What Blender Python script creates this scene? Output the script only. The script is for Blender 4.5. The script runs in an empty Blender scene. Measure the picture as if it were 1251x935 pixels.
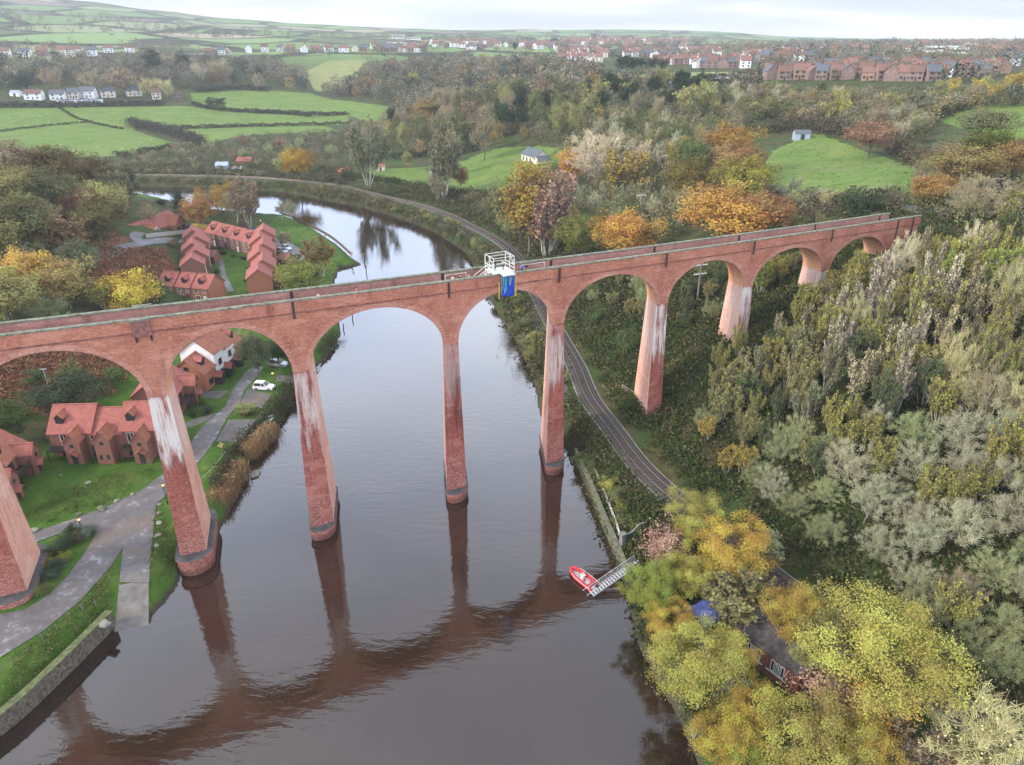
import bpy, math, random
import numpy as np
from mathutils import Vector, Matrix
rng = np.random.default_rng(7)
random.seed(7)
S = bpy.context.scene
COL = S.collection
R = math.radians
# ------------------------------------------------------------------ camera model (metres; camera 70 m above the river)
F, CX, CY, HC, TH = 867., 625.5, 467.5, 70., R(25.82)
cT, sT = math.cos(TH), math.sin(TH)
def ray(px, py):
    a = (px - CX) / F; b = -(py - CY) / F
    return a, cT + b * sT, -sT + b * cT
def project(x, y, z):
    z = z - HC
    fw = y * cT - z * sT; up = y * sT + z * cT
    return CX + F * x / fw, CY - F * up / fw, fw
def gz(px, py, z=0.0):
    r = ray(px, py); k = (z - HC) / r[2]
    return (r[0] * k, r[1] * k)
# ------------------------------------------------------------------ materials
def new_mat(name):
    m = bpy.data.materials.new(name); m.use_nodes = True
    nt = m.node_tree; nt.nodes.clear()
    return m, nt
def N(nt, typ, **kw):
    n = nt.nodes.new(typ)
    for k, v in kw.items():
        if k == 'ins':
            for i, val in v.items():
                n.inputs[i].default_value = val
        else:
            setattr(n, k, v)
    return n
def L(nt, a, ai, b, bi): nt.links.new(a.outputs[ai], b.inputs[bi])
def c4(c): return (c[0], c[1], c[2], 1.0)
def ramp(nt, stops, interp='LINEAR'):
    n = nt.nodes.new('ShaderNodeValToRGB'); cr = n.color_ramp; cr.interpolation = interp
    while len(cr.elements) < len(stops): cr.elements.new(0.5)
    for e, (p, c) in zip(cr.elements, stops):
        e.position = p; e.color = c if len(c) == 4 else c4(c)
    return n
def simple(name, col, rough=0.8, var=0.25, scale=1.5, metal=0.0, stretch=None, spec=0.3, bump=0.0):
    """diffuse-ish surface with noise in its colour"""
    m, nt = new_mat(name)
    out = N(nt, 'ShaderNodeOutputMaterial'); p = N(nt, 'ShaderNodeBsdfPrincipled', ins={'Roughness': rough, 'Metallic': metal, 'Specular IOR Level': spec})
    tc = N(nt, 'ShaderNodeTexCoord'); mp = N(nt, 'ShaderNodeMapping')
    if stretch: mp.inputs['Scale'].default_value = stretch
    nz = N(nt, 'ShaderNodeTexNoise', ins={'Scale': scale, 'Detail': 5.0, 'Roughness': 0.6})
    L(nt, tc, 'Object', mp, 0); L(nt, mp, 0, nz, 'Vector')
    lo = [max(0, c * (1 - var)) for c in col]; hi = [min(1, c * (1 + var)) for c in col]
    rp = ramp(nt, [(0.3, lo), (0.7, hi)])
    L(nt, nz, 0, rp, 0); L(nt, rp, 0, p, 'Base Color')
    if bump:
        b = N(nt, 'ShaderNodeBump', ins={'Strength': bump, 'Distance': 0.05}); L(nt, nz, 0, b, 'Height'); L(nt, b, 0, p, 'Normal')
    L(nt, p, 0, out, 0)
    return m
def mixc(nt, fac, a, b, typ='MIX'):
    n = nt.nodes.new('ShaderNodeMix'); n.data_type = 'RGBA'; n.blend_type = typ
    if isinstance(fac, (int, float)): n.inputs[0].default_value = fac
    else: nt.links.new(fac, n.inputs[0])
    for i, v in ((6, a), (7, b)):
        if isinstance(v, (tuple, list)): n.inputs[i].default_value = c4(v)
        else: nt.links.new(v, n.inputs[i])
    return n.outputs[2]
def math_(nt, op, a, b=None, clamp=False):
    n = nt.nodes.new('ShaderNodeMath'); n.operation = op; n.use_clamp = clamp
    for i, v in ((0, a), (1, b)):
        if v is None: continue
        if isinstance(v, (int, float)): n.inputs[i].default_value = v
        else: nt.links.new(v, n.inputs[i])
    return n.outputs[0]
def sstep(nt, v, a, b):
    n = nt.nodes.new('ShaderNodeMapRange'); n.interpolation_type = 'SMOOTHSTEP'
    nt.links.new(v, n.inputs[0]); n.inputs[1].default_value = a; n.inputs[2].default_value = b
    return n.outputs[0]
# ------------------------------------------------------------------ mesh helpers
class MB:
    def __init__(s): s.v = []; s.f = []; s.m = []
    def add(s, verts, faces, mi=0):
        o = len(s.v); s.v += [tuple(map(float, p)) for p in verts]
        s.f += [tuple(i + o for i in f) for f in faces]; s.m += [mi] * len(faces)
    def box(s, lo, hi, mi=0, xf=None):
        x0, y0, z0 = lo; x1, y1, z1 = hi
        v = [(x0,y0,z0),(x1,y0,z0),(x1,y1,z0),(x0,y1,z0),(x0,y0,z1),(x1,y0,z1),(x1,y1,z1),(x0,y1,z1)]
        if xf is not None: v = [tuple(xf @ Vector(p)) for p in v]
        s.add(v, [(3,2,1,0),(4,5,6,7),(0,1,5,4),(1,2,6,5),(2,3,7,6),(3,0,4,7)], mi)
    def cbox(s, c, d, mi=0, rz=0):
        xf = Matrix.Translation(c) @ Matrix.Rotation(rz, 4, 'Z')
        s.box((-d[0]/2,-d[1]/2,-d[2]/2), (d[0]/2,d[1]/2,d[2]/2), mi, xf)
    def tube(s, a, b, ra, rb=None, n=6, mi=0, cap=True):
        rb = ra if rb is None else rb
        a = Vector(a); b = Vector(b); w = (b - a).normalized()
        u = w.orthogonal().normalized(); t = w.cross(u)
        vs = []
        for c, r in ((a, ra), (b, rb)):
            for i in range(n):
                an = 2 * math.pi * i / n
                vs.append(c + u * (r * math.cos(an)) + t * (r * math.sin(an)))
        fs = [(i, (i+1) % n, n + (i+1) % n, n + i) for i in range(n)]
        if cap: fs += [tuple(range(n))[::-1], tuple(range(n, 2*n))]
        s.add(vs, fs, mi)
    def path(s, pts, r, n=6, mi=0):
        for a, b in zip(pts[:-1], pts[1:]): s.tube(a, b, r, r, n, mi)
    def prism(s, poly, z0, z1, mi=0, xf=None):
        n = len(poly)
        v = [(p[0], p[1], z0) for p in poly] + [(p[0], p[1], z1) for p in poly]
        if xf is not None: v = [tuple(xf @ Vector(p)) for p in v]
        s.add(v, [tuple(range(n))[::-1], tuple(range(n, 2*n))] + [(i, (i+1) % n, n + (i+1) % n, n + i) for i in range(n)], mi)
    def sphere(s, c, r, mi=0, nu=10, nv=6, sq=(1,1,1)):
        vs = [(c[0], c[1], c[2] - r*sq[2])]
        for j in range(1, nv):
            ph = -math.pi/2 + math.pi*j/nv
            for i in range(nu):
                th = 2*math.pi*i/nu
                vs.append((c[0] + r*sq[0]*math.cos(ph)*math.cos(th), c[1] + r*sq[1]*math.cos(ph)*math.sin(th), c[2] + r*sq[2]*math.sin(ph)))
        vs.append((c[0], c[1], c[2] + r*sq[2])); t = len(vs) - 1
        fs = [(0, 1 + (i+1) % nu, 1 + i) for i in range(nu)]
        for j in range(nv - 2):
            b = 1 + j*nu
            fs += [(b+i, b+(i+1) % nu, b+nu+(i+1) % nu, b+nu+i) for i in range(nu)]
        b = 1 + (nv-2)*nu
        fs += [(b+i, b+(i+1) % nu, t) for i in range(nu)]
        s.add(vs, fs, mi)
    def mesh(s, name, mats, smooth=False):
        me = bpy.data.meshes.new(name); me.from_pydata(s.v, [], s.f)
        for m in (mats if isinstance(mats, (list, tuple)) else [mats]): me.materials.append(m)
        me.polygons.foreach_set('material_index', s.m)
        if smooth: me.polygons.foreach_set('use_smooth', [True]*len(s.f))
        me.update(); return me
    def build(s, name, mats, parent=None, smooth=False, loc=None):
        o = bpy.data.objects.new(name, s.mesh(name, mats, smooth)); COL.objects.link(o)
        if parent: o.parent = parent
        if loc is not None: o.location = loc
        return o
def tag(o, label=None, cat=None, group=None, kind=None):
    if label: o['label'] = label
    if cat: o['category'] = cat
    if group: o['group'] = group
    if kind: o['kind'] = kind
    return o
def empty(name, loc=(0,0,0), rz=0.0, label=None, cat=None, group=None):
    o = bpy.data.objects.new(name, None); COL.objects.link(o)
    o.location = loc; o.rotation_euler = (0, 0, rz); o.empty_display_size = 0.5
    return tag(o, label, cat, group)
def copy_tree(o, parent=None):
    c = o.copy(); COL.objects.link(c)
    if parent: c.parent = parent
    for ch in [k for k in o.children]: copy_tree(ch, c)
    return c
def np_mesh(name, verts, faces4, mats, mi=None, smooth=False, attrs=None):
    """verts (n,3), faces4 (m,k) arrays of equal arity"""
    me = bpy.data.meshes.new(name); k = faces4.shape[1]
    me.vertices.add(len(verts)); me.vertices.foreach_set('co', np.ascontiguousarray(verts, np.float32).ravel())
    me.loops.add(faces4.size); me.loops.foreach_set('vertex_index', np.ascontiguousarray(faces4, np.int32).ravel())
    me.polygons.add(len(faces4)); me.polygons.foreach_set('loop_start', np.arange(0, faces4.size, k, dtype=np.int32))
    for m in mats: me.materials.append(m)
    if mi is not None: me.polygons.foreach_set('material_index', np.ascontiguousarray(mi, np.int32))
    if smooth: me.polygons.foreach_set('use_smooth', np.ones(len(faces4), bool))
    for nm, (dom, typ, arr) in (attrs or {}).items():
        a = me.attributes.new(nm, typ, dom)
        a.data.foreach_set('color' if 'COLOR' in typ else 'value', np.ascontiguousarray(arr, np.float32).ravel())
    me.update(calc_edges=True); me.validate(); return me
# ------------------------------------------------------------------ geometry of the valley
def pl(pts, z): return np.array([gz(p[0], p[1], z) for p in pts])
LEFT = [(-330,1090),(-140,990),(0,893),(70,830),(136,764),(139,773),(182,770),(184,752),(203,732),(217,714),(221,692),(262,657),(272,640),(285,614),(298,590),(304,562),(320,542),(339,520),(352,497),(367,470),(388,446),(404,428),(416,408),(414,398),(409,372),(408,345),(414,327),(440,323),(430,311),(411,294),(391,281),(370,271),(357,264),(345,261),(312,259),(270,255),(230,251.5),(190,247.5),(165,244.5),(90,239),(-100,233),(-500,231)]
RIGHT = [(960,1120),(880,1000),(852,930),(832,880),(803,830),(782,790),(770,745),(765,716),(756,692),(735,642),(715,592),(701,562),(687,540),(668,520),(659,503),(658,479),(647.5,451),(637,431),(627,410),(613,389),(598,365),(585,335),(572,311),(561.6,302.5),(534,285),(493,268),(445,254),(400,245),(363,238),(337,234),(260,230),(170,227.5),(-100,225.5),(-500,224)]
LW = np.vstack([[(-118,-60),(-92,5)], np.array([gz(p[0], p[1], 2.0 if p[1] < 318 else 0.0) for p in LEFT])]); RW = np.vstack([[(38,-60),(31,10)], pl(RIGHT, 0.0)])
RIVER = np.vstack([LW, RW[::-1]])
RAILPX = [(-900,212),(-400,212.5),(-100,213),(100,213.5),(284,216),(372,222),(398,225),(420.6,228.6),(469,240.6),(513,251),(548,263),(572,275),(599,289),(623,306),(645,338),(666,379),(685,414),(704,448),(720,486),(747,523),(778,565),(812.5,599),(850,630),(905,675),(980,732),(1050,784),(1124,838),(1162,860),(1251,925),(1420,1060),(1700,1300)]
ZR = 4.5
RAIL = np.vstack([pl(RAILPX, ZR), [(72,-6),(86,-60)]])
def smooth_line(P, n=6):
    P = np.asarray(P); out = []
    for i in range(len(P) - 1):
        p0 = P[max(i-1, 0)]; p1 = P[i]; p2 = P[i+1]; p3 = P[min(i+2, len(P)-1)]
        for t in np.linspace(0, 1, n, endpoint=False):
            out.append(0.5*((2*p1) + (-p0+p2)*t + (2*p0-5*p1+4*p2-p3)*t*t + (-p0+3*p1-3*p2+p3)*t**3))
    out.append(P[-1]); return np.array(out)
RAILS = smooth_line(RAIL, 4)
def seg_dist(x, y, P, closed=False):
    """unsigned distance and signed side (+ = right of travel from P[0] to P[-1]) of nearest segment"""
    x = np.asarray(x, float).ravel(); y = np.asarray(y, float).ravel()
    Q = np.vstack([P, P[:1]]) if closed else P
    best = np.full(len(x), 1e18); side = np.zeros(len(x))
    for a, b in zip(Q[:-1], Q[1:]):
        d = b - a; l2 = d @ d + 1e-12
        t = np.clip(((x-a[0])*d[0] + (y-a[1])*d[1]) / l2, 0, 1)
        ex = x - a[0] - t*d[0]; ey = y - a[1] - t*d[1]
        q = ex*ex + ey*ey; m = q < best
        best = np.where(m, q, best)
        side = np.where(m, np.sign(d[1]*(x-a[0]) - d[0]*(y-a[1])), side)
    return np.sqrt(best), side
def inside(x, y, P):
    x = np.asarray(x, float).ravel(); y = np.asarray(y, float).ravel(); r = np.zeros(len(x), bool)
    for (x0, y0), (x1, y1) in zip(P, np.roll(P, -1, 0)):
        c = ((y0 > y) != (y1 > y)) & (x < (x1-x0)*(y-y0)/(y1-y0+1e-30) + x0)
        r ^= c
    return r
def sdist(x, y, P):
    d, _ = seg_dist(x, y, P, True)
    return np.where(inside(x, y, P), -d, d)
AZ = np.array([-75,-52,-40,-33,-28,-24,-20,-14,-8,-4,0,4,8,14,20,27,34,48,75], float)
RR = np.array([15,120,150,180,230,285,340,420,540,640,760,900,1050,1300,1700,2300,3000,3600,4500,6500], float)
ZT_ = np.array([
 # az   15   120  150  180  230  285  340  420  540  640  760  900 1050 1300 1700 2300 3000 3600 4500 6500
 [2.5, 2.5, 8,  18,  28,  38,  38,  30,  20,  20,  26,  40,  52,  60,  85, 130, 190, 235, 260, 200],
 [2.5,2.5, 5,  12,  22,  30,  30,  20,   9,  10,  24,  40,  53,  60,  85, 130, 190, 235, 260, 200],
 [2.5,2.5, 4.5, 10,  19,  26,  23,  11,   7,   9,  23,  40,  53,  60,  85, 130, 190, 235, 260, 200],
 [2.5,2.5, 2.5,  7,  15,  21,  18,   8,   6,   9,  22,  39,  53,  60,  85, 130, 190, 232, 250, 190],
 [2.5,2.5, 2.5,2.5, 7.5, 10,   8,   5,   6,   9,  21,  38,  53,  60,  82, 122, 172, 205, 210, 170],
 [2.5,2.5, 2.5,2.5, 2.5,2.5, 2.5,   5,   6,   9,  20,  36,  52,  60,  78, 112, 155, 177, 180, 150],
 [2.5,2.5, 2.5,2.5, 2.5,2.5, 2.5,   5,   6,   9,  18,  33,  51,  60,  74, 100, 135, 150, 150, 120],
 [2.5,2.5, 2.5,2.5, 2.5,2.5, 2.5,   5,   6,   9,  16,  30,  50,  60,  70,  90, 118, 126, 126, 100],
 [2.5,2.5, 2.5,2.5, 2.5,2.5, 2.5,   6,   8,  14,  24,  36,  50,  60,  68,  84, 105, 112, 112, 95],
 [2.5,2.5, 2.5,2.5, 2.5, 5,    6,   8,  18,  28,  36,  43,  50,  59,  66,  80,  98, 106, 108, 95],
 [2.5,2.5, 4,  6,   8,  10,   9,   14,  28,  38,  42,  46,  50,  57,  64,  76,  95, 108, 108, 95],
 [5,   10, 14,  18,  22,  20,  15,  22,  36,  42,  45,  48,  51,  56,  62,  72,  92, 108, 108, 95],
 [12,  20, 26,  26,  27,  25,  25,  34,  41,  44,  47,  49,  51,  55,  60,  70,  90, 110, 112, 98],
 [20,  32, 31,  30,  31,  33,  37,  42,  46,  48,  50,  51,  52,  55,  58,  66,  84, 100, 108, 95],
 [30,  36, 35,  33,  34,  36.5,39.5,44,  49,  51,  52,  53,  54,  56,  58,  62,  68,  74,  78,  70],
 [36,  38, 37,  36,  37,  39,  42,  47,  51,  53,  54,  55,  55,  56,  58,  60,  64,  67,  68,  66],
 [38,  40, 40,  39.5,40,  42,  45,  49,  52,  54,  55,  56,  56,  57,  58,  60,  63,  66,  67,  66],
 [40,  44, 44,  44,  45,  47,  49,  51,  53,  55,  56,  57,  57,  58,  59,  60,  63,  66,  67,  66],
 [42,  46, 47,  48,  49,  50,  52,  53,  55,  57,  58,  58,  58,  58,  59,  60,  63,  66,  67,  66]], float)
LR = np.log(RR)
def _cr(t): return (-.5*t+t*t-.5*t**3, 1-2.5*t*t+1.5*t**3, .5*t+2*t*t-1.5*t**3, -.5*t*t+.5*t**3)
def table(az, lr):
    az = np.clip(az, AZ[0], AZ[-1]-1e-6); lr = np.clip(lr, LR[0], LR[-1]-1e-6)
    i = np.searchsorted(AZ, az, 'right') - 1; j = np.searchsorted(LR, lr, 'right') - 1
    u = (az-AZ[i])/(AZ[i+1]-AZ[i]); v = (lr-LR[j])/(LR[j+1]-LR[j])
    u = u*u*(3-2*u)*.5 + u*.5; v = v*.6 + v*v*(3-2*v)*.4
    z = ZT_
    return (z[i,j]*(1-u)+z[i+1,j]*u)*(1-v) + (z[i,j+1]*(1-u)+z[i+1,j+1]*u)*v
def sst(a, b, x):
    t = np.clip((x-a)/(b-a), 0, 1); return t*t*(3-2*t)
def smin(a, b, k):
    h = np.clip(.5 + .5*(b-a)/k, 0, 1); return b*(1-h) + a*h - k*h*(1-h)
def wob(x, y, s):
    return (np.sin(x/s+1.3)*np.cos(y/s*1.1-.4) + .6*np.sin(x/s*2.3+y/s*1.7) + .35*np.cos(x/s*4.1-y/s*3.7))
def hz(x, y):
    sh = np.shape(x); x = np.asarray(x, float).ravel(); y = np.asarray(y, float).ravel()
    r = np.hypot(x, y); az = np.degrees(np.arctan2(x, y))
    base = table(az, np.log(np.maximum(r, 15.1)))
    far = sst(200, 500, r)
    dr, sd = seg_dist(x, y, RAILS)
    right = np.where(sd < 0, dr, 0.0)
    k = 1 - .5*sst(150, 330, r)
    zs = ZR + k*np.interp(right, [0, 3.4, 9, 29, 48, 66, 79, 100, 200, 9000], [0, 0, 1.6, 12, 18.5, 24.5, 29.5, 36, 66, 3000])
    hi = smin(zs, base, 5.0)
    hi = np.where(right < 3.4, np.minimum(ZR, hi), hi)
    hill = sst(8, 30, right)*(1-sst(60, 110, right)*0.6)
    hi = hi + hill*(1-far)*.5*wob(x, y, 9.0) + sst(600, 1500, r)*1.5*wob(x, y, 120.)
    lft = np.where(sd >= 0, dr, 0.0)
    lb = base.copy(); near = (r < 700) & (sd >= 0)
    if near.any():
        _, sw = seg_dist(x[near], y[near], RW)
        lb[near] = np.where(sw > 0, 2.4, base[near])
    lo = ZR + (lb-ZR)*sst(3.6, 11, lft)
    z = np.where(sd < 0, hi, lo)
    z = np.where(dr < 3.4, ZR, z)
    near = (r < 700)
    q = np.full(len(x), 50.0)
    if near.any(): q[near] = sdist(x[near], y[near], RIVER)
    z = np.where(q < 0, -np.minimum(3.0, .5*np.abs(q))-.05, np.minimum(z, -.05 + np.maximum(z, 0.3)*sst(-1.2, 3.2, q)))
    # the slipway is cut down through the bank
    a, b_ = SLIP_A, SLIP_B; d = b_-a; l = math.hypot(*d); d = d/l
    u = ((x-a[0])*d[0]+(y-a[1])*d[1])/l; v = np.abs((x-a[0])*d[1]-(y-a[1])*d[0])
    cut = np.where((u > -.02) & (u < 1.25), 2.42*(1-u)-.12*u + 1.1*np.maximum(0, v-2.9), 1e6)
    z = np.minimum(z, np.maximum(cut, -1.0))
    return z.reshape(sh)
SLIP_A, SLIP_B = np.array(gz(163.5, 712, 2.5)), np.array(gz(160.5, 769, 0))
def hz1(x, y): return float(hz(np.array([x]), np.array([y]))[0])
def at(px, py, up=0.0):
    """the point of the land that a sight line from the camera meets"""
    a, b, c = ray(px, py)
    k = np.concatenate([np.linspace(40, 300, 700), np.geomspace(300, 5200, 1500)])
    zz = HC + c*k - up - hz(a*k, b*k)
    i = np.argmax(zz < 0)
    if zz[i] >= 0: i = len(k)-1
    k0, k1 = k[max(i-1, 0)], k[i]
    for _ in range(12):
        km = .5*(k0+k1)
        if HC + c*km - up - hz1(a*km, b*km) < 0: k1 = km
        else: k0 = km
    return Vector((a*k1, b*k1, hz1(a*k1, b*k1)))
# ------------------------------------------------------------------ viaduct frame: t along, w towards the camera side
VA, VO, VZ, VG, VQ = R(26.7665), 106.279, 37.5045, -0.018693, 2.98386e-4
vd = np.array([math.cos(VA), math.sin(VA)]); vn = np.array([math.sin(VA), -math.cos(VA)])
def vp(t, w, z=0.0):
    p = np.array([0, VO]) + vd*t + vn*(w - VQ*t*t)
    return (float(p[0]), float(p[1]), float(z))
def vz(t): return VZ + VG*t

# ------------------------------------------------------------------ the land sampled once on a polar grid; everything stands on that sheet
azs = np.radians(np.linspace(-76, 76, 520)); rs = np.geomspace(18, 6480, 545)
RGd, AG = np.meshgrid(rs, azs, indexing='ij'); GX = (RGd*np.sin(AG)).ravel(); GY = (RGd*np.cos(AG)).ravel()
GZ = hz(GX, GY); GZ2 = GZ.reshape(len(rs), len(azs)); LRS = math.log(rs[0]); DLR = (math.log(rs[-1])-LRS)/(len(rs)-1); DAZ = azs[1]-azs[0]
def hz(x, y):
    x = np.asarray(x, float); y = np.asarray(y, float)
    i = (np.log(np.maximum(np.hypot(x, y), 18.01))-LRS)/DLR; j = (np.arctan2(x, y)-azs[0])/DAZ
    i = np.clip(i, 0, len(rs)-1.001); j = np.clip(j, 0, len(azs)-1.001); a = i.astype(int); b = j.astype(int); u = i-a; v = j-b
    return (GZ2[a,b]*(1-v)+GZ2[a,b+1]*v)*(1-u)+(GZ2[a+1,b]*(1-v)+GZ2[a+1,b+1]*v)*u
def hz1(x, y): return float(hz(x, y))
EXPOSURE, SUN_E, ZENITH, HAZE = 1.42, 1.5, 0.9, 0.00015
# ================================================================== render settings, camera, light, sky
S.render.engine = 'CYCLES'
S.cycles.use_denoising = True
try: S.cycles.denoiser = 'OPENIMAGEDENOISE'
except Exception: pass
S.cycles.max_bounces = 4; S.cycles.diffuse_bounces = 2; S.cycles.glossy_bounces = 2; S.cycles.transmission_bounces = 2
S.cycles.volume_bounces = 0; S.cycles.sample_clamp_indirect = 6.0
S.cycles.caustics_reflective = False; S.cycles.caustics_refractive = False
S.view_settings.view_transform = 'Standard'; S.view_settings.look = 'None'; S.view_settings.gamma = 1.0
S.view_settings.exposure = EXPOSURE
cam = bpy.data.cameras.new('camera'); co = bpy.data.objects.new('camera', cam); COL.objects.link(co)
cam.sensor_fit = 'HORIZONTAL'; cam.angle_x = 2*math.atan(CX/F); cam.clip_start = 1.0; cam.clip_end = 40000
co.location = (0, 0, HC); co.rotation_euler = (R(90)-TH, 0, 0)
S.camera = co
SUN_EL, SUN_AZ = R(32), R(-112)      # azimuth from +Y, towards +X
sl = bpy.data.lights.new('sun', 'SUN'); sl.energy = SUN_E; sl.angle = R(11); sl.color = (1.0, 0.91, 0.77)
so = bpy.data.objects.new('sun', sl); COL.objects.link(so)
sdir = Vector((math.sin(SUN_AZ)*math.cos(SUN_EL), math.cos(SUN_AZ)*math.cos(SUN_EL), math.sin(SUN_EL)))
so.rotation_euler = sdir.to_track_quat('Z', 'Y').to_euler(); so.location = (-300, 0, 300)
W = bpy.data.worlds.new('World'); S.world = W; W.use_nodes = True
nt = W.node_tree; nt.nodes.clear()
wo = N(nt, 'ShaderNodeOutputWorld'); bg = N(nt, 'ShaderNodeBackground', ins={1: 1.0})
sky = N(nt, 'ShaderNodeTexSky', sky_type='NISHITA', sun_disc=False, sun_elevation=SUN_EL, sun_rotation=SUN_AZ, air_density=1.0, dust_density=2.0)
tc = N(nt, 'ShaderNodeTexCoord'); sx = N(nt, 'ShaderNodeSeparateXYZ'); L(nt, tc, 'Generated', sx, 0)
zc = math_(nt, 'MAXIMUM', sx.outputs[2], 0.0)
zz = math_(nt, 'ADD', zc, 0.06)
cx = N(nt, 'ShaderNodeCombineXYZ')
nt.links.new(math_(nt, 'DIVIDE', sx.outputs[0], zz), cx.inputs[0]); nt.links.new(math_(nt, 'DIVIDE', sx.outputs[1], zz), cx.inputs[1])
mp = N(nt, 'ShaderNodeMapping'); mp.inputs['Scale'].default_value = (0.42, 0.62, 1); mp.inputs['Location'].default_value = (3.1, 1.4, 0)
L(nt, cx, 0, mp, 0)
cn = N(nt, 'ShaderNodeTexNoise', ins={'Scale': 0.55, 'Detail': 7.0, 'Roughness': 0.58, 'Distortion': 0.5}); L(nt, mp, 0, cn, 'Vector')
cover = ramp(nt, [(0.28, (0,0,0)), (0.45, (1,1,1))]); L(nt, cn, 0, cover, 0)
cn2 = N(nt, 'ShaderNodeTexNoise', ins={'Scale': 0.9, 'Detail': 6.0, 'Roughness': 0.55, 'Distortion': 0.3}); L(nt, mp, 0, cn2, 'Vector')
ccol = ramp(nt, [(0.36, (0.37, 0.40, 0.47)), (0.5, (0.48, 0.50, 0.55)), (0.62, (0.60, 0.59, 0.58))]); L(nt, cn2, 0, ccol, 0)
sb = mixc(nt, 1.0, sky.outputs[0], (0.08, 0.08, 0.08), 'MULTIPLY')
body = mixc(nt, cover.outputs[0], sb, ccol.outputs[0])
# overcast sky: the zenith is brighter than the horizon; a pale warm band just over the horizon
grad = math_(nt, 'SUBTRACT', math_(nt, 'ADD', math_(nt, 'MULTIPLY', sstep(nt, sx.outputs[2], 0.03, 0.2), 1.4), 1.0), math_(nt, 'MULTIPLY', sstep(nt, sx.outputs[2], 0.3, 0.8), 1.5))
g3 = N(nt, 'ShaderNodeCombineXYZ')
for i, k in enumerate((0.93, 1.0, 1.13)): nt.links.new(math_(nt, 'POWER', grad, (0.88, 1.0, 1.17)[i]), g3.inputs[i])
body = mixc(nt, 1.0, body, g3.outputs[0], 'MULTIPLY')
# low layered cloud: long streaks, cream breaks between lavender-grey sheets
mps = N(nt, 'ShaderNodeMapping'); mps.inputs['Scale'].default_value = (2.6, 2.6, 34.0); L(nt, tc, 'Generated', mps, 0)
cs = N(nt, 'ShaderNodeTexNoise', ins={'Scale': 1.0, 'Detail': 5.0, 'Roughness': .5, 'Distortion': .35}); L(nt, mps, 0, cs, 'Vector')
low = ramp(nt, [(.36, (.27,.29,.345)), (.47, (.345,.36,.405)), (.55, (.47,.465,.455)), (.64, (.60,.57,.53))]); L(nt, cs, 0, low, 0)
hzf = math_(nt, 'SUBTRACT', 1.0, sstep(nt, sx.outputs[2], 0.04, 0.16), True)
body = mixc(nt, math_(nt, 'MULTIPLY', hzf, 0.9), body, low.outputs[0])
hz2 = math_(nt, 'SUBTRACT', 1.0, sstep(nt, sx.outputs[2], 0.0, 0.022), True)
body = mixc(nt, math_(nt, 'MULTIPLY', hz2, 0.55), body, (0.55, 0.53, 0.50))
nt.links.new(body, bg.inputs[0]); L(nt, bg, 0, wo, 0)
W.cycles.sampling_method = 'AUTOMATIC'
# ================================================================== the air: one closed box of thin even haze
m, nt = new_mat('haze_air')
ho = N(nt, 'ShaderNodeOutputMaterial'); pv = N(nt, 'ShaderNodeVolumePrincipled', ins={'Color': (0.76, 0.80, 0.85, 1), 'Density': HAZE, 'Anisotropy': 0.2})
L(nt, pv, 0, ho, 'Volume'); m.cycles.homogeneous_volume = True
hb = MB(); hb.box((-6700, -1000, -6), (6700, 6700, 330)); hob = hb.build('haze', m); tag(hob, kind='stuff')
# ================================================================== land
def pixpoly(pts): return np.array([at(*p)[:2] for p in pts])
LAWNS = [pl([(-330,1092),(-150,800),(-60,700),(0,610),(40,578),(60,548),(64,505),(120,470),(160,440),(230,395),(228,335),(262,306),(300,300),(345,259),(375,268),(441,322),(416,345),(418,412),(272,642),(182,772),(0,895)], 2.5),
  pl([(170,252),(178,238),(212,243),(206,252)], 2.5)]
FIELDS = [pixpoly(p) for p in (
  [(-300,133),(77,131),(225,129.5),(290,138),(425,141),(430,152),(290,153.5),(205,157),(160,151),(165,160),(222,178),(140,191),(80,193),(-50,185),(-300,180)],
  [(206,159),(300,155.5),(395,153.5),(416,160),(330,163),(295,166),(250,176),(235,168)],
  [(236,125),(232,114),(290,107.5),(380,114),(452,127),(498,134),(496,147),(455,151),(425,140),(300,136)],
  [(424,218),(470,206),(525,203),(545,203),(580,190),(605,182),(640,178),(690,184),(700,195),(640,215),(600,238),(560,237),(500,231)],
  [(925,205),(945,185),(975,168),(1000,163),(1040,178),(1090,195),(1125,207),(1110,235),(1060,238),(1015,250),(985,245),(960,235)],
  [(1145,148),(1180,132),(1251,122),(1330,112),(1330,170),(1251,172),(1200,162)])]
PALE = [pixpoly(p) for p in ([(728,98),(790,91),(880,88),(930,90),(850,99),(735,106)], [(372,88),(400,75),(445,72),(455,90),(425,108),(385,112)])]
BRACK = [pixpoly(p) for p in ([(-80,520),(-60,415),(60,420),(150,436),(168,450),(140,485),(60,505)], [(95,352),(108,318),(130,301),(205,305),(214,330),(205,355),(150,372)], [(105,300),(165,284),(150,302)])]
def cover_attr(polys, rmax):
    v = np.full(len(GX), -60.0); m = np.hypot(GX, GY) < rmax
    for P in polys:
        lo = P.min(0)-60; hi = P.max(0)+60
        k = m & (GX > lo[0]) & (GX < hi[0]) & (GY > lo[1]) & (GY < hi[1])
        v[k] = np.maximum(v[k], -sdist(GX[k], GY[k], P))
    return np.clip(v, -60, 60)
nr, na = len(rs), len(azs)
ii = np.arange(nr*na).reshape(nr, na)
quads = np.stack([ii[:-1,:-1], ii[:-1,1:], ii[1:,1:], ii[1:,:-1]], -1).reshape(-1, 4)[:, ::-1]
m, nt = new_mat('ground_cover')
out = N(nt, 'ShaderNodeOutputMaterial'); p = N(nt, 'ShaderNodeBsdfPrincipled', ins={'Roughness': 0.95, 'Specular IOR Level': 0.1})
geo = N(nt, 'ShaderNodeNewGeometry')
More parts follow.
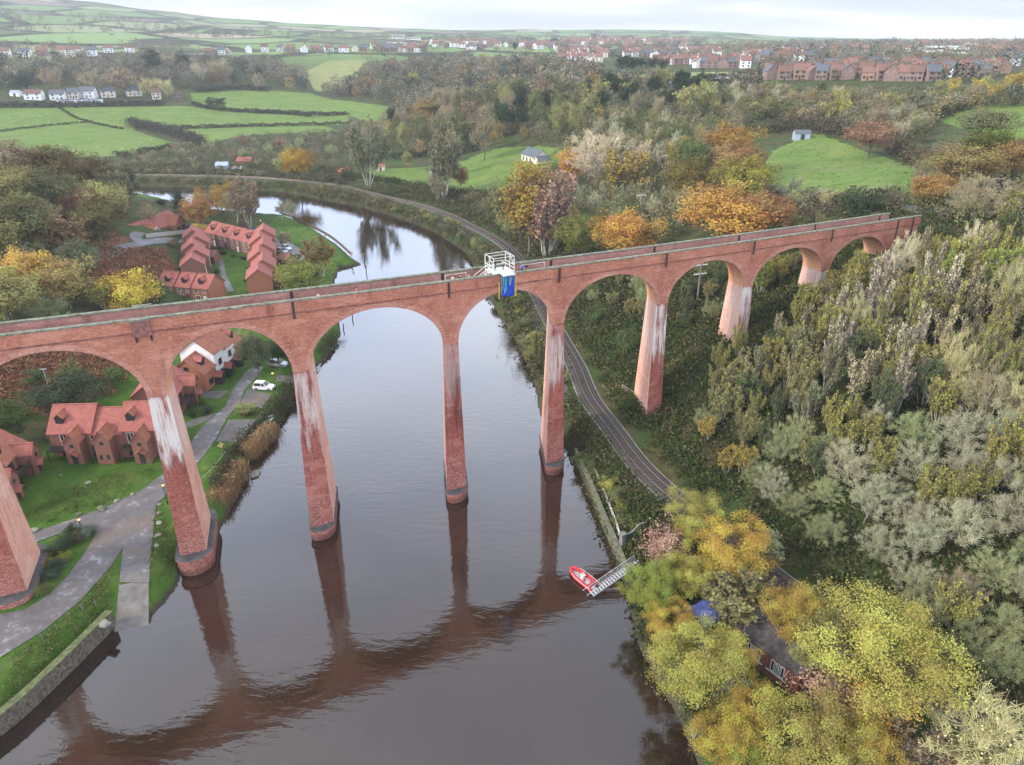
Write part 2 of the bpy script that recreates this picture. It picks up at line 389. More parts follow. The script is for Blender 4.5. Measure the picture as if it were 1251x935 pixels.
def noise(scale, detail=5, rough=.6, vec=None):
    n = N(nt, 'ShaderNodeTexNoise', ins={'Scale': scale, 'Detail': float(detail), 'Roughness': rough}); nt.links.new(vec or geo.outputs['Position'], n.inputs['Vector']); return n.outputs[0]
def attr(nm):
    n = N(nt, 'ShaderNodeAttribute', attribute_name=nm); return n.outputs['Fac']
n1 = noise(.9); n2 = noise(.08); n3 = noise(.25, 6)
wood = ramp(nt, [(.25, (.022,.03,.013)), (.45, (.05,.055,.022)), (.6, (.085,.075,.035)), (.78, (.13,.10,.055))]); nt.links.new(n3, wood.inputs[0])
wood2 = mixc(nt, sstep(nt, n2, .45, .62), wood.outputs[0], (.05,.085,.025))
lawn = ramp(nt, [(.28, (.035,.085,.013)), (.5, (.06,.132,.02)), (.7, (.115,.175,.035))]); nt.links.new(mixc(nt, .5, n1, n2) if False else n3, lawn.inputs[0])
lawn1 = mixc(nt, sstep(nt, n1, .42, .62), lawn.outputs[0], (.06,.115,.02))
fld = ramp(nt, [(.25, (.085,.145,.03)), (.5, (.13,.20,.042)), (.75, (.205,.245,.065))]); nt.links.new(n2, fld.inputs[0])
fl1 = mixc(nt, math_(nt, 'MULTIPLY', sstep(nt, n3, .35, .7), .55), fld.outputs[0], (.095,.165,.038))
fl1 = mixc(nt, math_(nt, 'MULTIPLY', sstep(nt, noise(.06, 8, .75), .5, .64), .6), fl1, (.165,.19,.075))
fl1 = mixc(nt, math_(nt, 'MULTIPLY', sstep(nt, noise(.35, 8, .8), .5, .66), .6), fl1, (.075,.12,.032))
fl2 = mixc(nt, math_(nt, 'MULTIPLY', sstep(nt, noise(.035, 6, .7), .56, .66), .6), fl1, (.165,.165,.075))
lawn1 = mixc(nt, math_(nt, 'MULTIPLY', sstep(nt, noise(.14, 8, .75), .52, .66), .5), lawn1, (.115,.14,.04))
lawn1 = mixc(nt, math_(nt, 'MULTIPLY', sstep(nt, noise(1.1, 7, .85), .52, .64), .6), lawn1, (.035,.06,.014))
pale = ramp(nt, [(.3, (.17,.2,.07)), (.7, (.26,.26,.11))]); nt.links.new(n2, pale.inputs[0])
brk = ramp(nt, [(.3, (.07,.035,.02)), (.5, (.17,.075,.042)), (.7, (.26,.13,.075))]); nt.links.new(noise(.7, 7, .7), brk.inputs[0])
# far patchwork of fields, hedges and copses
mpf = N(nt, 'ShaderNodeMapping'); mpf.inputs['Scale'].default_value = (.0052,.0034,.0); L(nt, geo, 'Position', mpf, 0)
vo = N(nt, 'ShaderNodeTexVoronoi', feature='F1', ins={'Scale': 1.0, 'Randomness': .85}); L(nt, mpf, 0, vo, 'Vector')
ve = N(nt, 'ShaderNodeTexVoronoi', feature='DISTANCE_TO_EDGE', ins={'Scale': 1.0, 'Randomness': .85}); L(nt, mpf, 0, ve, 'Vector')
sc_ = N(nt, 'ShaderNodeSeparateColor'); L(nt, vo, 'Color', sc_, 0)
pf = ramp(nt, [(0, (.14,.22,.075)), (.3, (.18,.26,.10)), (.46, (.10,.125,.06)), (.6, (.22,.25,.13)), (.74, (.19,.15,.125)), (.84, (.14,.21,.08)), (.94, (.3,.27,.18))], 'CONSTANT'); L(nt, sc_, 0, pf, 0)
pf1 = mixc(nt, sstep(nt, ve.outputs[0], .075, .045), pf.outputs[0], (.035,.042,.025))
pf2 = mixc(nt, sstep(nt, noise(.0028, 5, .6), .56, .6), pf1, (.05,.052,.03))
sp = N(nt, 'ShaderNodeSeparateXYZ'); L(nt, geo, 'Position', sp, 0)
r2 = math_(nt, 'SQRT', math_(nt, 'ADD', math_(nt, 'MULTIPLY', sp.outputs[0], sp.outputs[0]), math_(nt, 'MULTIPLY', sp.outputs[1], sp.outputs[1])))
col = mixc(nt, sstep(nt, r2, 850, 1100), wood2, pf2)
def lay(c, a, src, wob=1.0):
    e = math_(nt, 'ADD', attr(a), math_(nt, 'MULTIPLY', math_(nt, 'SUBTRACT', n3, .5), wob))
    return mixc(nt, sstep(nt, e, -.15, .25), c, src)
col = lay(col, 'bracken', brk.outputs[0], 10.); col = lay(col, 'pale', pale.outputs[0], 6.); col = lay(col, 'field', fl2, 9.); col = lay(col, 'lawn', lawn1, 1.2)
# bare muddy margin beside the water
col = mixc(nt, sstep(nt, sp.outputs[2], .85, .25), col, mixc(nt, n3, (.03,.027,.02), (.10,.085,.06)))
nt.links.new(col, p.inputs['Base Color'])
bmp = N(nt, 'ShaderNodeBump', ins={'Strength': .55, 'Distance': .5}); nt.links.new(noise(1.6, 6, .7), bmp.inputs['Height']); L(nt, bmp, 0, p, 'Normal')
L(nt, p, 0, out, 0)
M_GROUND = m
gm = np_mesh('ground', np.stack([GX, GY, GZ], 1), quads, [m], smooth=True, attrs={
    'lawn': ('POINT', 'FLOAT', cover_attr(LAWNS, 500)), 'field': ('POINT', 'FLOAT', cover_attr(FIELDS, 1600)),
    'pale': ('POINT', 'FLOAT', cover_attr(PALE, 2500)), 'bracken': ('POINT', 'FLOAT', cover_attr(BRACK, 500))})
go = bpy.data.objects.new('ground', gm); COL.objects.link(go); tag(go, kind='structure')
# ------------------------------------------------------------------ river
m, nt = new_mat('river_water')
out = N(nt, 'ShaderNodeOutputMaterial'); p = N(nt, 'ShaderNodeBsdfPrincipled', ins={'Base Color': (.030,.021,.017,1), 'Roughness': .04, 'IOR': 2.0, 'Specular IOR Level': .5})
geo = N(nt, 'ShaderNodeNewGeometry')
mpw = N(nt, 'ShaderNodeMapping'); mpw.inputs['Rotation'].default_value = (0,0,R(20)); mpw.inputs['Scale'].default_value = (.5,1.25,1); L(nt, geo, 'Position', mpw, 0)
w1 = N(nt, 'ShaderNodeTexNoise', ins={'Scale': .7, 'Detail': 4.0, 'Roughness': .55, 'Distortion': .4}); L(nt, mpw, 0, w1, 'Vector')
w2 = N(nt, 'ShaderNodeTexNoise', ins={'Scale': .055, 'Detail': 3.0}); L(nt, geo, 'Position', w2, 'Vector')
amp = sstep(nt, w2.outputs[0], .3, .75)
b1 = N(nt, 'ShaderNodeBump', ins={'Distance': .08}); nt.links.new(math_(nt, 'ADD', math_(nt, 'MULTIPLY', amp, .38), .14), b1.inputs['Strength']); L(nt, w1, 0, b1, 'Height')
L(nt, b1, 0, p, 'Normal')
mud = ramp(nt, [(.35, (.018,.011,.0075)), (.7, (.034,.020,.012))]); L(nt, w2, 0, mud, 0); L(nt, mud, 0, p, 'Base Color')
L(nt, p, 0, out, 0)
wx = MB(); wx.add([(-700,-5,0),(420,-5,0),(420,620,0),(-700,620,0)], [(0,1,2,3)])
tag(wx.build('river', m), kind='structure')
# ------------------------------------------------------------------ roads and paths on the flat bank
def asphalt(name, c, wet):
    m, nt = new_mat(name)
    out = N(nt, 'ShaderNodeOutputMaterial'); p = N(nt, 'ShaderNodeBsdfPrincipled', ins={'Specular IOR Level': .4})
    geo = N(nt, 'ShaderNodeNewGeometry')
    n1 = N(nt, 'ShaderNodeTexNoise', ins={'Scale': .55, 'Detail': 8.0, 'Roughness': .7}); L(nt, geo, 'Position', n1, 'Vector')
    n2 = N(nt, 'ShaderNodeTexNoise', ins={'Scale': .16, 'Detail': 4.0}); L(nt, geo, 'Position', n2, 'Vector')
    rp = ramp(nt, [(.3, [x*.7 for x in c]), (.6, [x*1.25 for x in c])]); L(nt, n1, 0, rp, 0)
    # frost-pale worn patches, brown leaf litter
    c1 = mixc(nt, math_(nt, 'MULTIPLY', sstep(nt, n1.outputs[0], .54, .68), wet), rp.outputs[0], (.36,.36,.40))
    c2 = mixc(nt, math_(nt, 'MULTIPLY', sstep(nt, n2.outputs[0], .52, .7), .5), c1, (.17,.125,.095))
    nt.links.new(c2, p.inputs['Base Color'])
    rr = ramp(nt, [(.35, (.5,)*3), (.7, (.8,)*3)]); L(nt, n2, 0, rr, 0); L(nt, rr, 0, p, 'Roughness')
    L(nt, p, 0, out, 0); return m
M_ROAD = asphalt('asphalt_worn', (.115,.105,.105), .75); M_BAY = asphalt('asphalt_bay', (.10,.097,.092), .12); M_SLIP = simple('concrete_slip', (.17,.158,.145), .85, .3, .8)
def sheet(name, px, z, mat, label=None):
    P = pl(px, z); b = MB(); b.add([(q[0], q[1], z) for q in P], [tuple(range(len(P)))])
    o = b.build(name, mat); tag(o, kind='structure')
    import bmesh
    bm = bmesh.new(); bm.from_mesh(o.data); bmesh.ops.triangulate(bm, faces=bm.faces); bmesh.ops.recalc_face_normals(bm, faces=bm.faces)
    for f in bm.faces:
        if f.normal.z < 0: f.normal_flip()
    bm.to_mesh(o.data); bm.free(); return o
ZB = 2.5
sheet('road', [(-120,845),(-60,795),(0,803),(54,770),(99,733),(135,692),(150.5,668),(147,699),(183,699),(183,686),(186,661),(188.6,634),(191,616),(203,605),(225,585),(249,557),(263.6,537),(277,511),(293,492),(299.5,475),(316,458),(322,448),(309,448),(299.5,455),(286,473),(275.6,496),(262,508),(246.5,522),(237,535),(228,550),(197.5,580),(171,600),(135,617),(113,644),(118,652),(101,679),(84,702),(60,727),(30,745),(-10,752),(-80,790)], ZB+.03, M_ROAD)
sheet('road', [(135,617),(113,644),(95,644),(47,661),(0,690),(-40,710),(-60,690),(0,668),(37,652),(90,634)], ZB+.026, M_ROAD)
sheet('slipway', [(147,699),(183,699),(182.4,711.5),(146,711.5)], ZB+.036, M_SLIP)
sheet('parking_bay', [(263.9,539.7),(296,539.7),(313,512),(279,513)], ZB+.024, M_BAY)
sheet('parking_bay', [(293,493.5),(303,475),(332,482),(320,499)], ZB+.024, M_BAY)
sheet('parking_bay', [(337,466),(339,458),(363,459),(357,468)], ZB+.024, M_BAY)
sheet('driveway', [(234,479),(279,477),(268,487.5),(246,486)], ZB+.024, M_BAY)
sheet('driveway', [(228,516),(266,503),(256,512),(240,520),(226,524)], ZB+.02, M_BAY)
def lane(name, pts, wid, mat, lift=.12):
    P = smooth_line(np.array([at(*p)[:2] for p in pts]), 8); d = np.gradient(P, axis=0); d /= np.linalg.norm(d, axis=1)[:,None]; b = MB(); os_ = (-.5,-.25,0,.25,.5)
    for p, q in zip(P, d):
        for o in os_: x, y = p[0]-q[1]*wid*o, p[1]+q[0]*wid*o; b.v.append((x, y, hz1(x, y)+lift))
    for i in range(len(P)-1):
        for k in range(4): b.f.append((5*i+k, 5*i+5+k, 5*i+6+k, 5*i+1+k)); b.m.append(0)
    o = b.build(name, mat); tag(o, kind='structure'); import bmesh; bm = bmesh.new(); bm.from_mesh(o.data)
    for f in bm.faces:
        if f.normal.z < 0: f.normal_flip()
    bm.to_mesh(o.data); bm.free(); return o
lane('road', [(104,322),(130,311),(156,302),(176,297),(212,294),(250,290.5),(268,287)], 4.2, M_ROAD); lane('road', [(172,297),(166,290),(170,284)], 3.6, M_ROAD, .125)
lane('path', [(1080,246),(1128,258.5),(1142,252),(1156,245),(1168,238)], 3.0, M_SLIP)
sheet('road', [(318,288),(330,289.5),(348,293),(365,303),(373,313),(368,320),(357,320),(338,306),(326,296)], ZB+.024, M_ROAD)
sheet('path', [(266,316),(272,316),(276,335),(286,356),(278,357),(270,337)], ZB+.024, M_BAY)
b = MB(); d_ = SLIP_B-SLIP_A; l_ = math.hypot(*d_); d_ = d_/l_; n_ = np.array([-d_[1], d_[0]])
for k in range(13):
    u = -.01+1.13*k/12; z_ = 2.42*(1-max(u, 0))-.12*u+.06+(.05 if u < .03 else 0)
    for s_ in (1, -1): q = SLIP_A+d_*l_*u+n_*s_*(1.85+.25*k/12); b.v.append((q[0], q[1], z_))
    if k: b.f.append((2*k-2, 2*k-1, 2*k+1, 2*k)); b.m.append(0)
tag(b.build('slipway', M_SLIP), kind='structure')
# ------------------------------------------------------------------ railway
M_BALLAST = simple('ballast', (.08,.07,.064), .95, .45, 3.0, bump=.6); M_RAIL = simple('rail_steel', (.23,.17,.14), .5, .2, 2, metal=.5); M_SLEEP = simple('sleeper', (.06,.05,.045), .9, .3, 3)
M_CONC = simple('pale_concrete', (.21,.20,.185), .9, .3, .8)
RC = smooth_line(RAIL, 14)
_keep = (RC[:,1] > -20) & (RC[:,0] > -520); RC = RC[_keep]
seg = np.r_[0, np.cumsum(np.hypot(*np.diff(RC, axis=0).T))]
sr = np.arange(0, seg[-1], 1.6); RC = np.stack([np.interp(sr, seg, RC[:,0]), np.interp(sr, seg, RC[:,1])], 1)
tg = np.gradient(RC, axis=0); tg /= np.linalg.norm(tg, axis=1)[:,None]; rn = np.stack([tg[:,1], -tg[:,0]], 1)
def ribbon(prof, mat, name, parent=None, z0=ZR, sel=slice(None)):
    P, Q = RC[sel], rn[sel]
    V = np.array([[(*(P[i]+Q[i]*o), z0+h) for o, h in prof] for i in range(len(P))]); n, k = V.shape[:2]
    I = np.arange(n*k).reshape(n, k); q = np.stack([I[:-1,:-1], I[:-1,1:], I[1:,1:], I[1:,:-1]], -1).reshape(-1, 4)
    o = bpy.data.objects.new(name, np_mesh(name, V.reshape(-1, 3), q[:, ::-1], [mat])); COL.objects.link(o)
    if parent: o.parent = parent
    return o
rw = empty('railway_line', (RC[len(RC)//2][0], RC[len(RC)//2][1], ZR), label='single track railway line curving beneath the viaduct along the river bank', cat='railway'); 
def keepw(o, par): o.parent = par; o.matrix_parent_inverse = Matrix.Translation(par.location).inverted()
for nm, pr, mt in (('ballast', [(1.95,-.05),(1.7,.16),(-1.7,.16),(-1.95,-.05)][::-1], M_BALLAST), ('cess', [(-2.3,.03),(-2.0,.06)], M_CONC), ('cess', [(2.0,.06),(2.3,.03)], M_CONC)):
    keepw(ribbon(pr, mt, nm), rw)
for s in (-.75, .75):
    keepw(ribbon([(s-.05,.2),(s-.04,.36),(s+.04,.36),(s+.05,.2)], M_RAIL, 'rail'), rw)
b = MB()
for i in range(0, len(RC)):
    if RC[i,1] < 420:
        for k in (0, .5):
            c = RC[i] + tg[i]*1.6*k
            b.cbox((c[0], c[1], ZR+.17), (2.4,.28,.16), 0, math.atan2(rn[i][1], rn[i][0]))
o = b.build('sleepers', M_SLEEP); o['kind'] = 'stuff'; keepw(o, rw)
# footpath between the railway and the river wall
FP = [(640,372),(648,382),(655,398),(662,420),(672,445),(683,468),(694,495),(706,520),(720,548),(735,575),(748,600)]
P = smooth_line(pl(FP, 3.0), 4); b = MB()
dv = np.gradient(P, axis=0); dv /= np.linalg.norm(dv, axis=1)[:,None]
zs = hz(P[:,0], P[:,1])
for i in range(len(P)-1):
    q = []
    for j, s in ((i,1),(i,-1),(i+1,-1),(i+1,1)): 
        xx = P[j][0]+dv[j][1]*.8*s; yy = P[j][1]-dv[j][0]*.8*s
        q.append((xx, yy, hz1(xx, yy)+.12))
    b.add(q, [(3,2,1,0)])
tag(b.build('path', simple('dark_path', (.085,.08,.075), .9, .3, 1.0)), kind='structure')
# ================================================================== the viaduct
def brick_mat(name, base, dark, light, white=0.0, orange=0.0):
    m, nt = new_mat(name)
    out = N(nt, 'ShaderNodeOutputMaterial'); p = N(nt, 'ShaderNodeBsdfPrincipled', ins={'Roughness': .88, 'Specular IOR Level': .15})
    geo = N(nt, 'ShaderNodeNewGeometry')
    def nz(sc, scale, detail=6., rough=.65):
        mp = N(nt, 'ShaderNodeMapping'); mp.inputs['Scale'].default_value = sc; L(nt, geo, 'Position', mp, 0)
        n = N(nt, 'ShaderNodeTexNoise', ins={'Scale': scale, 'Detail': detail, 'Roughness': rough}); L(nt, mp, 0, n, 'Vector'); return n.outputs[0]
    big = nz((1,1,.8), .22); course = nz((.55,.55,4.2), 1.3, 5., .8); fine = nz((1,1,2.2), 2.6, 3., .8)
    rp = ramp(nt, [(.32, dark), (.5, base), (.68, light)]); nt.links.new(math_(nt, 'ADD', math_(nt, 'MULTIPLY', big, .5), math_(nt, 'MULTIPLY', course, .5)), rp.inputs[0])
    c = mixc(nt, math_(nt, 'MULTIPLY', sstep(nt, fine, .52, .74), .55), rp.outputs[0], [min(1, x*1.7+.03) for x in light])
    c = mixc(nt, math_(nt, 'MULTIPLY', sstep(nt, fine, .46, .3), .5), c, [x*.45 for x in dark])
    red = nz((1,1,.5), .35)
    c = mixc(nt, math_(nt, 'MULTIPLY', sstep(nt, red, .57, .72), .6), c, (.40,.10,.055))
    soot = nz((1.2,1.2,.35), .3, 6., .7); c = mixc(nt, math_(nt, 'MULTIPLY', sstep(nt, soot, .56, .74), .55), c, [x*.5 for x in dark])
    pat = nz((.5,.5,1.4), .5, 2., .5); c = mixc(nt, math_(nt, 'MULTIPLY', sstep(nt, pat, .60, .64), .35), c, [min(1, x*1.15) for x in light])
    sp = N(nt, 'ShaderNodeSeparateXYZ'); L(nt, geo, 'Position', sp, 0); z = sp.outputs[2]
    if white:
        st = nz((2.2,2.2,.2), .6, 8., .72); blot = nz((1,1,.6), .2, 4.)
        band = math_(nt, 'MULTIPLY', sstep(nt, z, 7., 22.), sstep(nt, z, 28.8, 26.8))
        thr = math_(nt, 'SUBTRACT', math_(nt, 'ADD', st, math_(nt, 'MULTIPLY', blot, .45)), math_(nt, 'MULTIPLY', math_(nt, 'SUBTRACT', 1.0, band), .42))
        dk = nz((2.2,2.2,.10), .8, 6.)
        dband = math_(nt, 'MULTIPLY', sstep(nt, z, 6., 16.), sstep(nt, z, 30, 25.))
        c = mixc(nt, math_(nt, 'MULTIPLY', math_(nt, 'MULTIPLY', sstep(nt, dk, .46, .62), dband), .75 if white > .5 or white < .3 else .25), c, (.12,.035,.028))
        c = mixc(nt, math_(nt, 'MULTIPLY', sstep(nt, thr, .565, .80), white), c, (.66,.61,.56))
        low = math_(nt, 'MULTIPLY', sstep(nt, z, 11., 3.), sstep(nt, fine, .46, .62))
        c = mixc(nt, math_(nt, 'MULTIPLY', low, .45), c, (.50,.36,.32))
        wet = sstep(nt, z, 1.3, .5)
        c = mixc(nt, math_(nt, 'MULTIPLY', wet, .6), c, (.06,.03,.025))
    nt.links.new(c, p.inputs['Base Color'])
    b = N(nt, 'ShaderNodeBump', ins={'Strength': .5, 'Distance': .06}); nt.links.new(course, b.inputs['Height']); L(nt, b, 0, p, 'Normal')
    L(nt, p, 0, out, 0); return m
M_BRICK = brick_mat('viaduct_brick', (.385,.15,.098), (.19,.066,.047), (.49,.24,.17))
M_PIERF = brick_mat('pier_brick_weathered', (.30,.092,.066), (.15,.04,.034), (.44,.19,.15), .9)
M_PIERC = brick_mat('pier_brick_dark', (.29,.088,.064), (.13,.036,.03), (.42,.18,.145), .28)
M_PIERM = brick_mat('pier_brick_streaked', (.30,.09,.065), (.14,.038,.032), (.44,.19,.15), .6)
M_PIERS = brick_mat('pier_brick_clean_lit', (.64,.335,.245), (.52,.25,.18), (.72,.43,.33), .4)  # pier sides: cleaner brick, colour raised further to paint in light from the left
M_SOFF = brick_mat('soffit_brick_lit', (.66,.32,.18), (.54,.235,.125), (.74,.41,.25))  # less weathered orange brick, brightened so the undersides look side-lit
M_RING = brick_mat('arch_ring_brick', (.41,.18,.13), (.29,.11,.085), (.52,.29,.22))
M_INNER = brick_mat('parapet_inner_brick', (.38,.185,.15), (.22,.105,.09), (.48,.26,.215))
M_STRING = simple('string_brick_shaded', (.20,.085,.068), .9, .5, 1.2, stretch=(1,1,1)); M_REF = simple('refuge_brick', (.22,.10,.085), .9, .4, 2.5); M_COPE = simple('coping_stone', (.175,.18,.135), .9, .55, 1.6, bump=.4); M_DARK = simple('drain_stain', (.055,.035,.032), .9, .3, 2); M_DECK = simple('deck_track', (.12,.115,.085), .95, .5, 1.2)  # string course colour darkened to draw its shadow line
M_PLINTH = simple('plinth_stone', (.075,.072,.075), .8, .4, .9)
PT = [-129.5,-110.2,-93.8,-74.4,-51.97,-33.3,-10.6,8.5,30.1,50.8,72.3,92.0]
PA = [116,114,112,110,107,100,97.5,94,98,106,114,116.77]   # direction of each pier's long axis
PSK = [math.tan(R(116.7665-a)) for a in PA]
SPR = 27.5; WB = -5.0
TOPH = 2.45
vi = empty('viaduct', vp(0, -2.5, 0), label='tall red brick railway viaduct of many round arches striding across the river', cat='viaduct')
def vpart(o, par=None): keepw(o, vi); return o
def sweep(prof, t0, t1, name, mats, mis=None, step=1.6, closed=True, parent=vi):
    ts = np.linspace(t0, t1, max(2, int((t1-t0)/step)+1)); k = len(prof)
    b = MB(); V = [vp(t, w, vz(t)+h) for t in ts for w, h in prof]; fs = []; mi = []
    for i in range(len(ts)-1):
        for j in range(k if closed else k-1):
            fs.append((i*k+j, i*k+(j+1) % k, (i+1)*k+(j+1) % k, (i+1)*k+j)); mi.append(mis[j] if mis else 0)
    if closed: fs += [tuple(range(k)), tuple(range((len(ts)-1)*k, len(ts)*k))[::-1]]; mi += [0, 0]
    b.v = V; b.f = fs; b.m = mi; o = b.build(name, mats)
    keepw(o, parent); return o
T0, T1 = -135., 101.3
# deck, parapets, copings, string courses
sweep([(-.5,-1.35),(-.5,-2.4),(-4.5,-2.4),(-4.5,-1.35)], T0, T1, 'deck', M_DECK)
for side, t1 in ((0, T1), (1, 96.5)):
    f = (lambda w: w) if side == 0 else (lambda w: WB - w)
    sweep([(f(0),-TOPH),(f(0),-.22),(f(-.45),-.22),(f(-.45),-TOPH)], T0, t1, 'parapet', [M_BRICK, M_INNER], [0,0,1,0])
    sweep([(f(.1),-.22),(f(.1),-.04),(f(-.02),0),(f(-.5),0),(f(-.58),-.05),(f(-.58),-.22)], T0, t1+.1, 'coping', M_COPE)
    sweep([(f(.003),-2.0),(f(.14),-1.96),(f(.14),-1.84),(f(.003),-1.80)], T0, t1, 'string_course', M_STRING)
def topz(t): return vz(t) - TOPH
TW = 2.5
NS = 30
for i in range(len(PT)-1):
    a, c = PT[i]+TW/2, PT[i+1]-TW/2; k0, k1 = PSK[i], PSK[i+1]
    tm = .5*(a+c); apex = vz(tm) - 2.75; spr = SPR if i < 9 else SPR
    th = np.linspace(0, math.pi, NS+1); s = (1-np.cos(th))/2
    fr = [(a+(c-a)*q, spr+(apex-spr)*math.sin(h)) for q, h in zip(s, th)]
    bk = [(t + -WB*(k0+(k1-k0)*q), z) for (t, z), q in zip(fr, s)]
    b = MB()
    for prof, w, fl in ((fr, 0.0, False), (bk, WB, True)):
        o = len(b.v)
        for t, z in prof: b.v += [vp(t, w, z), vp(t, w, topz(t))]
        for j in range(NS):
            q = (o+2*j, o+2*j+2, o+2*j+3, o+2*j+1); b.f.append(q[::-1] if fl else q); b.m.append(0)
        vpart(b.build('spandrel', [M_BRICK])); b = MB()
    b = MB(); o = 0
    for (t, z), (u, z2) in zip(fr, bk): b.v += [vp(t, 0, z), vp(u, WB, z2)]
    for j in range(NS): b.f.append((2*j, 2*j+1, 2*j+3, 2*j+2)); b.m.append(0)
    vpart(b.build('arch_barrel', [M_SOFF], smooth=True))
    for prof, w, sg in ((fr, 0.0, 1), (bk, WB, -1)):
        b = MB()
        tc_ = .5*(prof[0][0]+prof[-1][0]); hl = .5*(prof[-1][0]-prof[0][0]); rz = apex-spr
        for j, h in enumerate(th):
            nx, nz_ = -math.cos(h)/hl, math.sin(h)/rz; q = math.hypot(nx, nz_); t, z = prof[j]
            t2, z2 = t+nx/q*.72, z+nz_/q*.72
            for dw, (tt, zz_) in ((.003,(t,z)),(.06,(t,z)),(.06,(t2,z2)),(.003,(t2,z2))): b.v.append(vp(tt, w+sg*dw, zz_))
        for j in range(NS):
            for e in range(3): 
                q = (4*j+e, 4*j+4+e, 4*j+5+e, 4*j+1+e); b.f.append(q if sg > 0 else q[::-1]); b.m.append(0)
        vpart(b.build('arch_ring', [M_RING]))
BASEZ = []
for i, t in enumerate(PT):
    sk = PSK[i]
    x, y, _ = vp(t-sk*-2.5, -2.5); g = hz1(x, y); zb = min(g-1.5, 1.0) if 3 <= i <= 7 else g-3.0
    last = (i == len(PT)-1)
    BASEZ.append(g)
    # column above the springing
    b = MB()
    tl, tr = t-TW/2, t+TW/2
    if last: tr = T1-.3
    if i == 0: tl = T0+.3
    for w, k, fl in ((0.0, 0.0, False), (WB, -WB*sk, True)):
        o = len(b.v); b.v += [vp(tl+k, w, SPR), vp(tr+k, w, SPR), vp(tr+k, w, topz(tr)), vp(tl+k, w, topz(tl))]
        b.f.append((o,o+1,o+2,o+3)[::1 if not fl else -1]); b.m.append(0)
        vpart(b.build('spandrel', [M_BRICK])); b = MB()
    if last: b.add([vp(tr,0,SPR), vp(tr-WB*0,WB,SPR), vp(tr,WB,topz(tr)), vp(tr,0,topz(tr))], [(0,1,2,3)]); vpart(b.build('end_wall', [M_BRICK]))
    # tapered shaft
    b = MB(); zs_ = np.linspace(zb, SPR, 12); zlow = 1.5
    for z in zs_:
        q = (SPR - z)/(SPR-zlow); fw = 1.55*q**1.15 if q > 0 else 0; hw = TW/2 + .55*max(q, 0)
        if last or i == 0: hw = TW/2
        for w, sg in ((fw, -1), (fw, 1), (WB-2.0*q, 1), (WB-2.0*q, -1)):
            ex = 0
            if last and sg > 0: ex = T1-.3-(t+hw)
            if i == 0 and sg < 0: ex = T0+.3-(t-hw)
            b.v.append(vp(t + sg*hw + ex + -w*(sk if not (last and sg > 0) else 0), w, z))
    for j in range(11):
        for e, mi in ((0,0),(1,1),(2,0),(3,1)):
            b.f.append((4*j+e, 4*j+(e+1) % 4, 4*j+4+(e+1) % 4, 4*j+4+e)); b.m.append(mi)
    b.f.append((0,3,2,1)); b.m.append(0)
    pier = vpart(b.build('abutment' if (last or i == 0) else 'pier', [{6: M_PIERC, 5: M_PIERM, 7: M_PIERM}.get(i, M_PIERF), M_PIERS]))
    # plinth with rounded cutwaters
    if 2 <= i <= 7:
        big = i in (2, 3, 4)
        hw = 2.45 if big else 1.95; z1 = {2:3.6,3:3.3,4:2.6}.get(i, 1.7); z0 = 1.8 if i in (2, 3) else -2.5
        fw0, bw0 = 1.2, -7.0-.2
        if big: fw0 = .9
        poly = []
        for q in range(11):
            an = -math.pi + math.pi*q/10
            w = fw0 + hw*.95*(-math.sin(an)); tt = hw*math.cos(an); poly.append((tt, w))
        for q in range(11):
            an = math.pi*q/10
            w = bw0 - hw*.95*math.sin(an); tt = hw*math.cos(an); poly.append((tt, w))
        b = MB(); n = len(poly); rings = [(z0, 1.0), (z1-.35, 1.0), (z1-.35, 1.06), (z1, 1.06), (z1+.12, .93)]
        for z, s in rings:
            for tt, w in poly: 
                wc = .5*(fw0+bw0); b.v.append(vp(t+tt*s - (wc+(w-wc)*(1+(s-1)*.3))*sk, wc+(w-wc)*(1+(s-1)*.3), z))
        for r in range(len(rings)-1):
            for e in range(n): b.f.append((r*n+e, (r+1)*n+e, (r+1)*n+(e+1) % n, r*n+(e+1) % n)); b.m.append(0 if r < 3 else 1)
        b.f.append(tuple(range((len(rings)-1)*n, len(rings)*n))[::-1]); b.m.append(1)
        pl_ = b.build('plinth', [M_PIERF, M_PLINTH]); pl_.parent = pier
        import bmesh
        bm = bmesh.new(); bm.from_mesh(pl_.data); bmesh.ops.recalc_face_normals(bm, faces=bm.faces); bm.to_mesh(pl_.data); bm.free()
    # drain stains / refuges at each pier head
    for w, sg, k in ((0.0, 1, 0.0), (WB, -1, -WB*sk*.5)):
        if i == 4 or i == 1:
            b = MB(); A = [(-1.05,.005),(-1.05,.4),(1.05,.4),(1.05,.005)]
            for z in (vz(t)-2.3, vz(t)-.25):
                for tt, ww in A: b.v.append(vp(t+k+tt, w+sg*ww, z))
            b.f = [(0,1,5,4),(1,2,6,5),(2,3,7,6),(4,5,6,7),(3,2,1,0)]; b.m = [0]*5
            vpart(b.build('refuge', [M_REF]))
            b = MB()
            for z in (vz(t)-.25, vz(t)+.02):
                for tt, ww in [(-1.2,.11),(-1.2,.5),(1.2,.5),(1.2,.11)]: b.v.append(vp(t+k+tt, w+sg*ww, z))
            b.f = [(0,1,5,4),(1,2,6,5),(2,3,7,6),(4,5,6,7),(3,2,1,0)]; b.m = [0]*5
            vpart(b.build('coping', [M_COPE]))
            for e in (-.95, .75):
                b = MB()
                for z, pr in ((vz(t)-3.1, .1), (vz(t)-2.3, .4)):
                    for tt, ww in [(e,.005),(e,pr),(e+.25,pr),(e+.25,.005)]: b.v.append(vp(t+k+tt, w+sg*ww, z))
                b.f = [(0,1,5,4),(1,2,6,5),(2,3,7,6),(4,5,6,7),(3,2,1,0)]; b.m = [0]*5
                vpart(b.build('corbel', [M_DARK]))
        else:
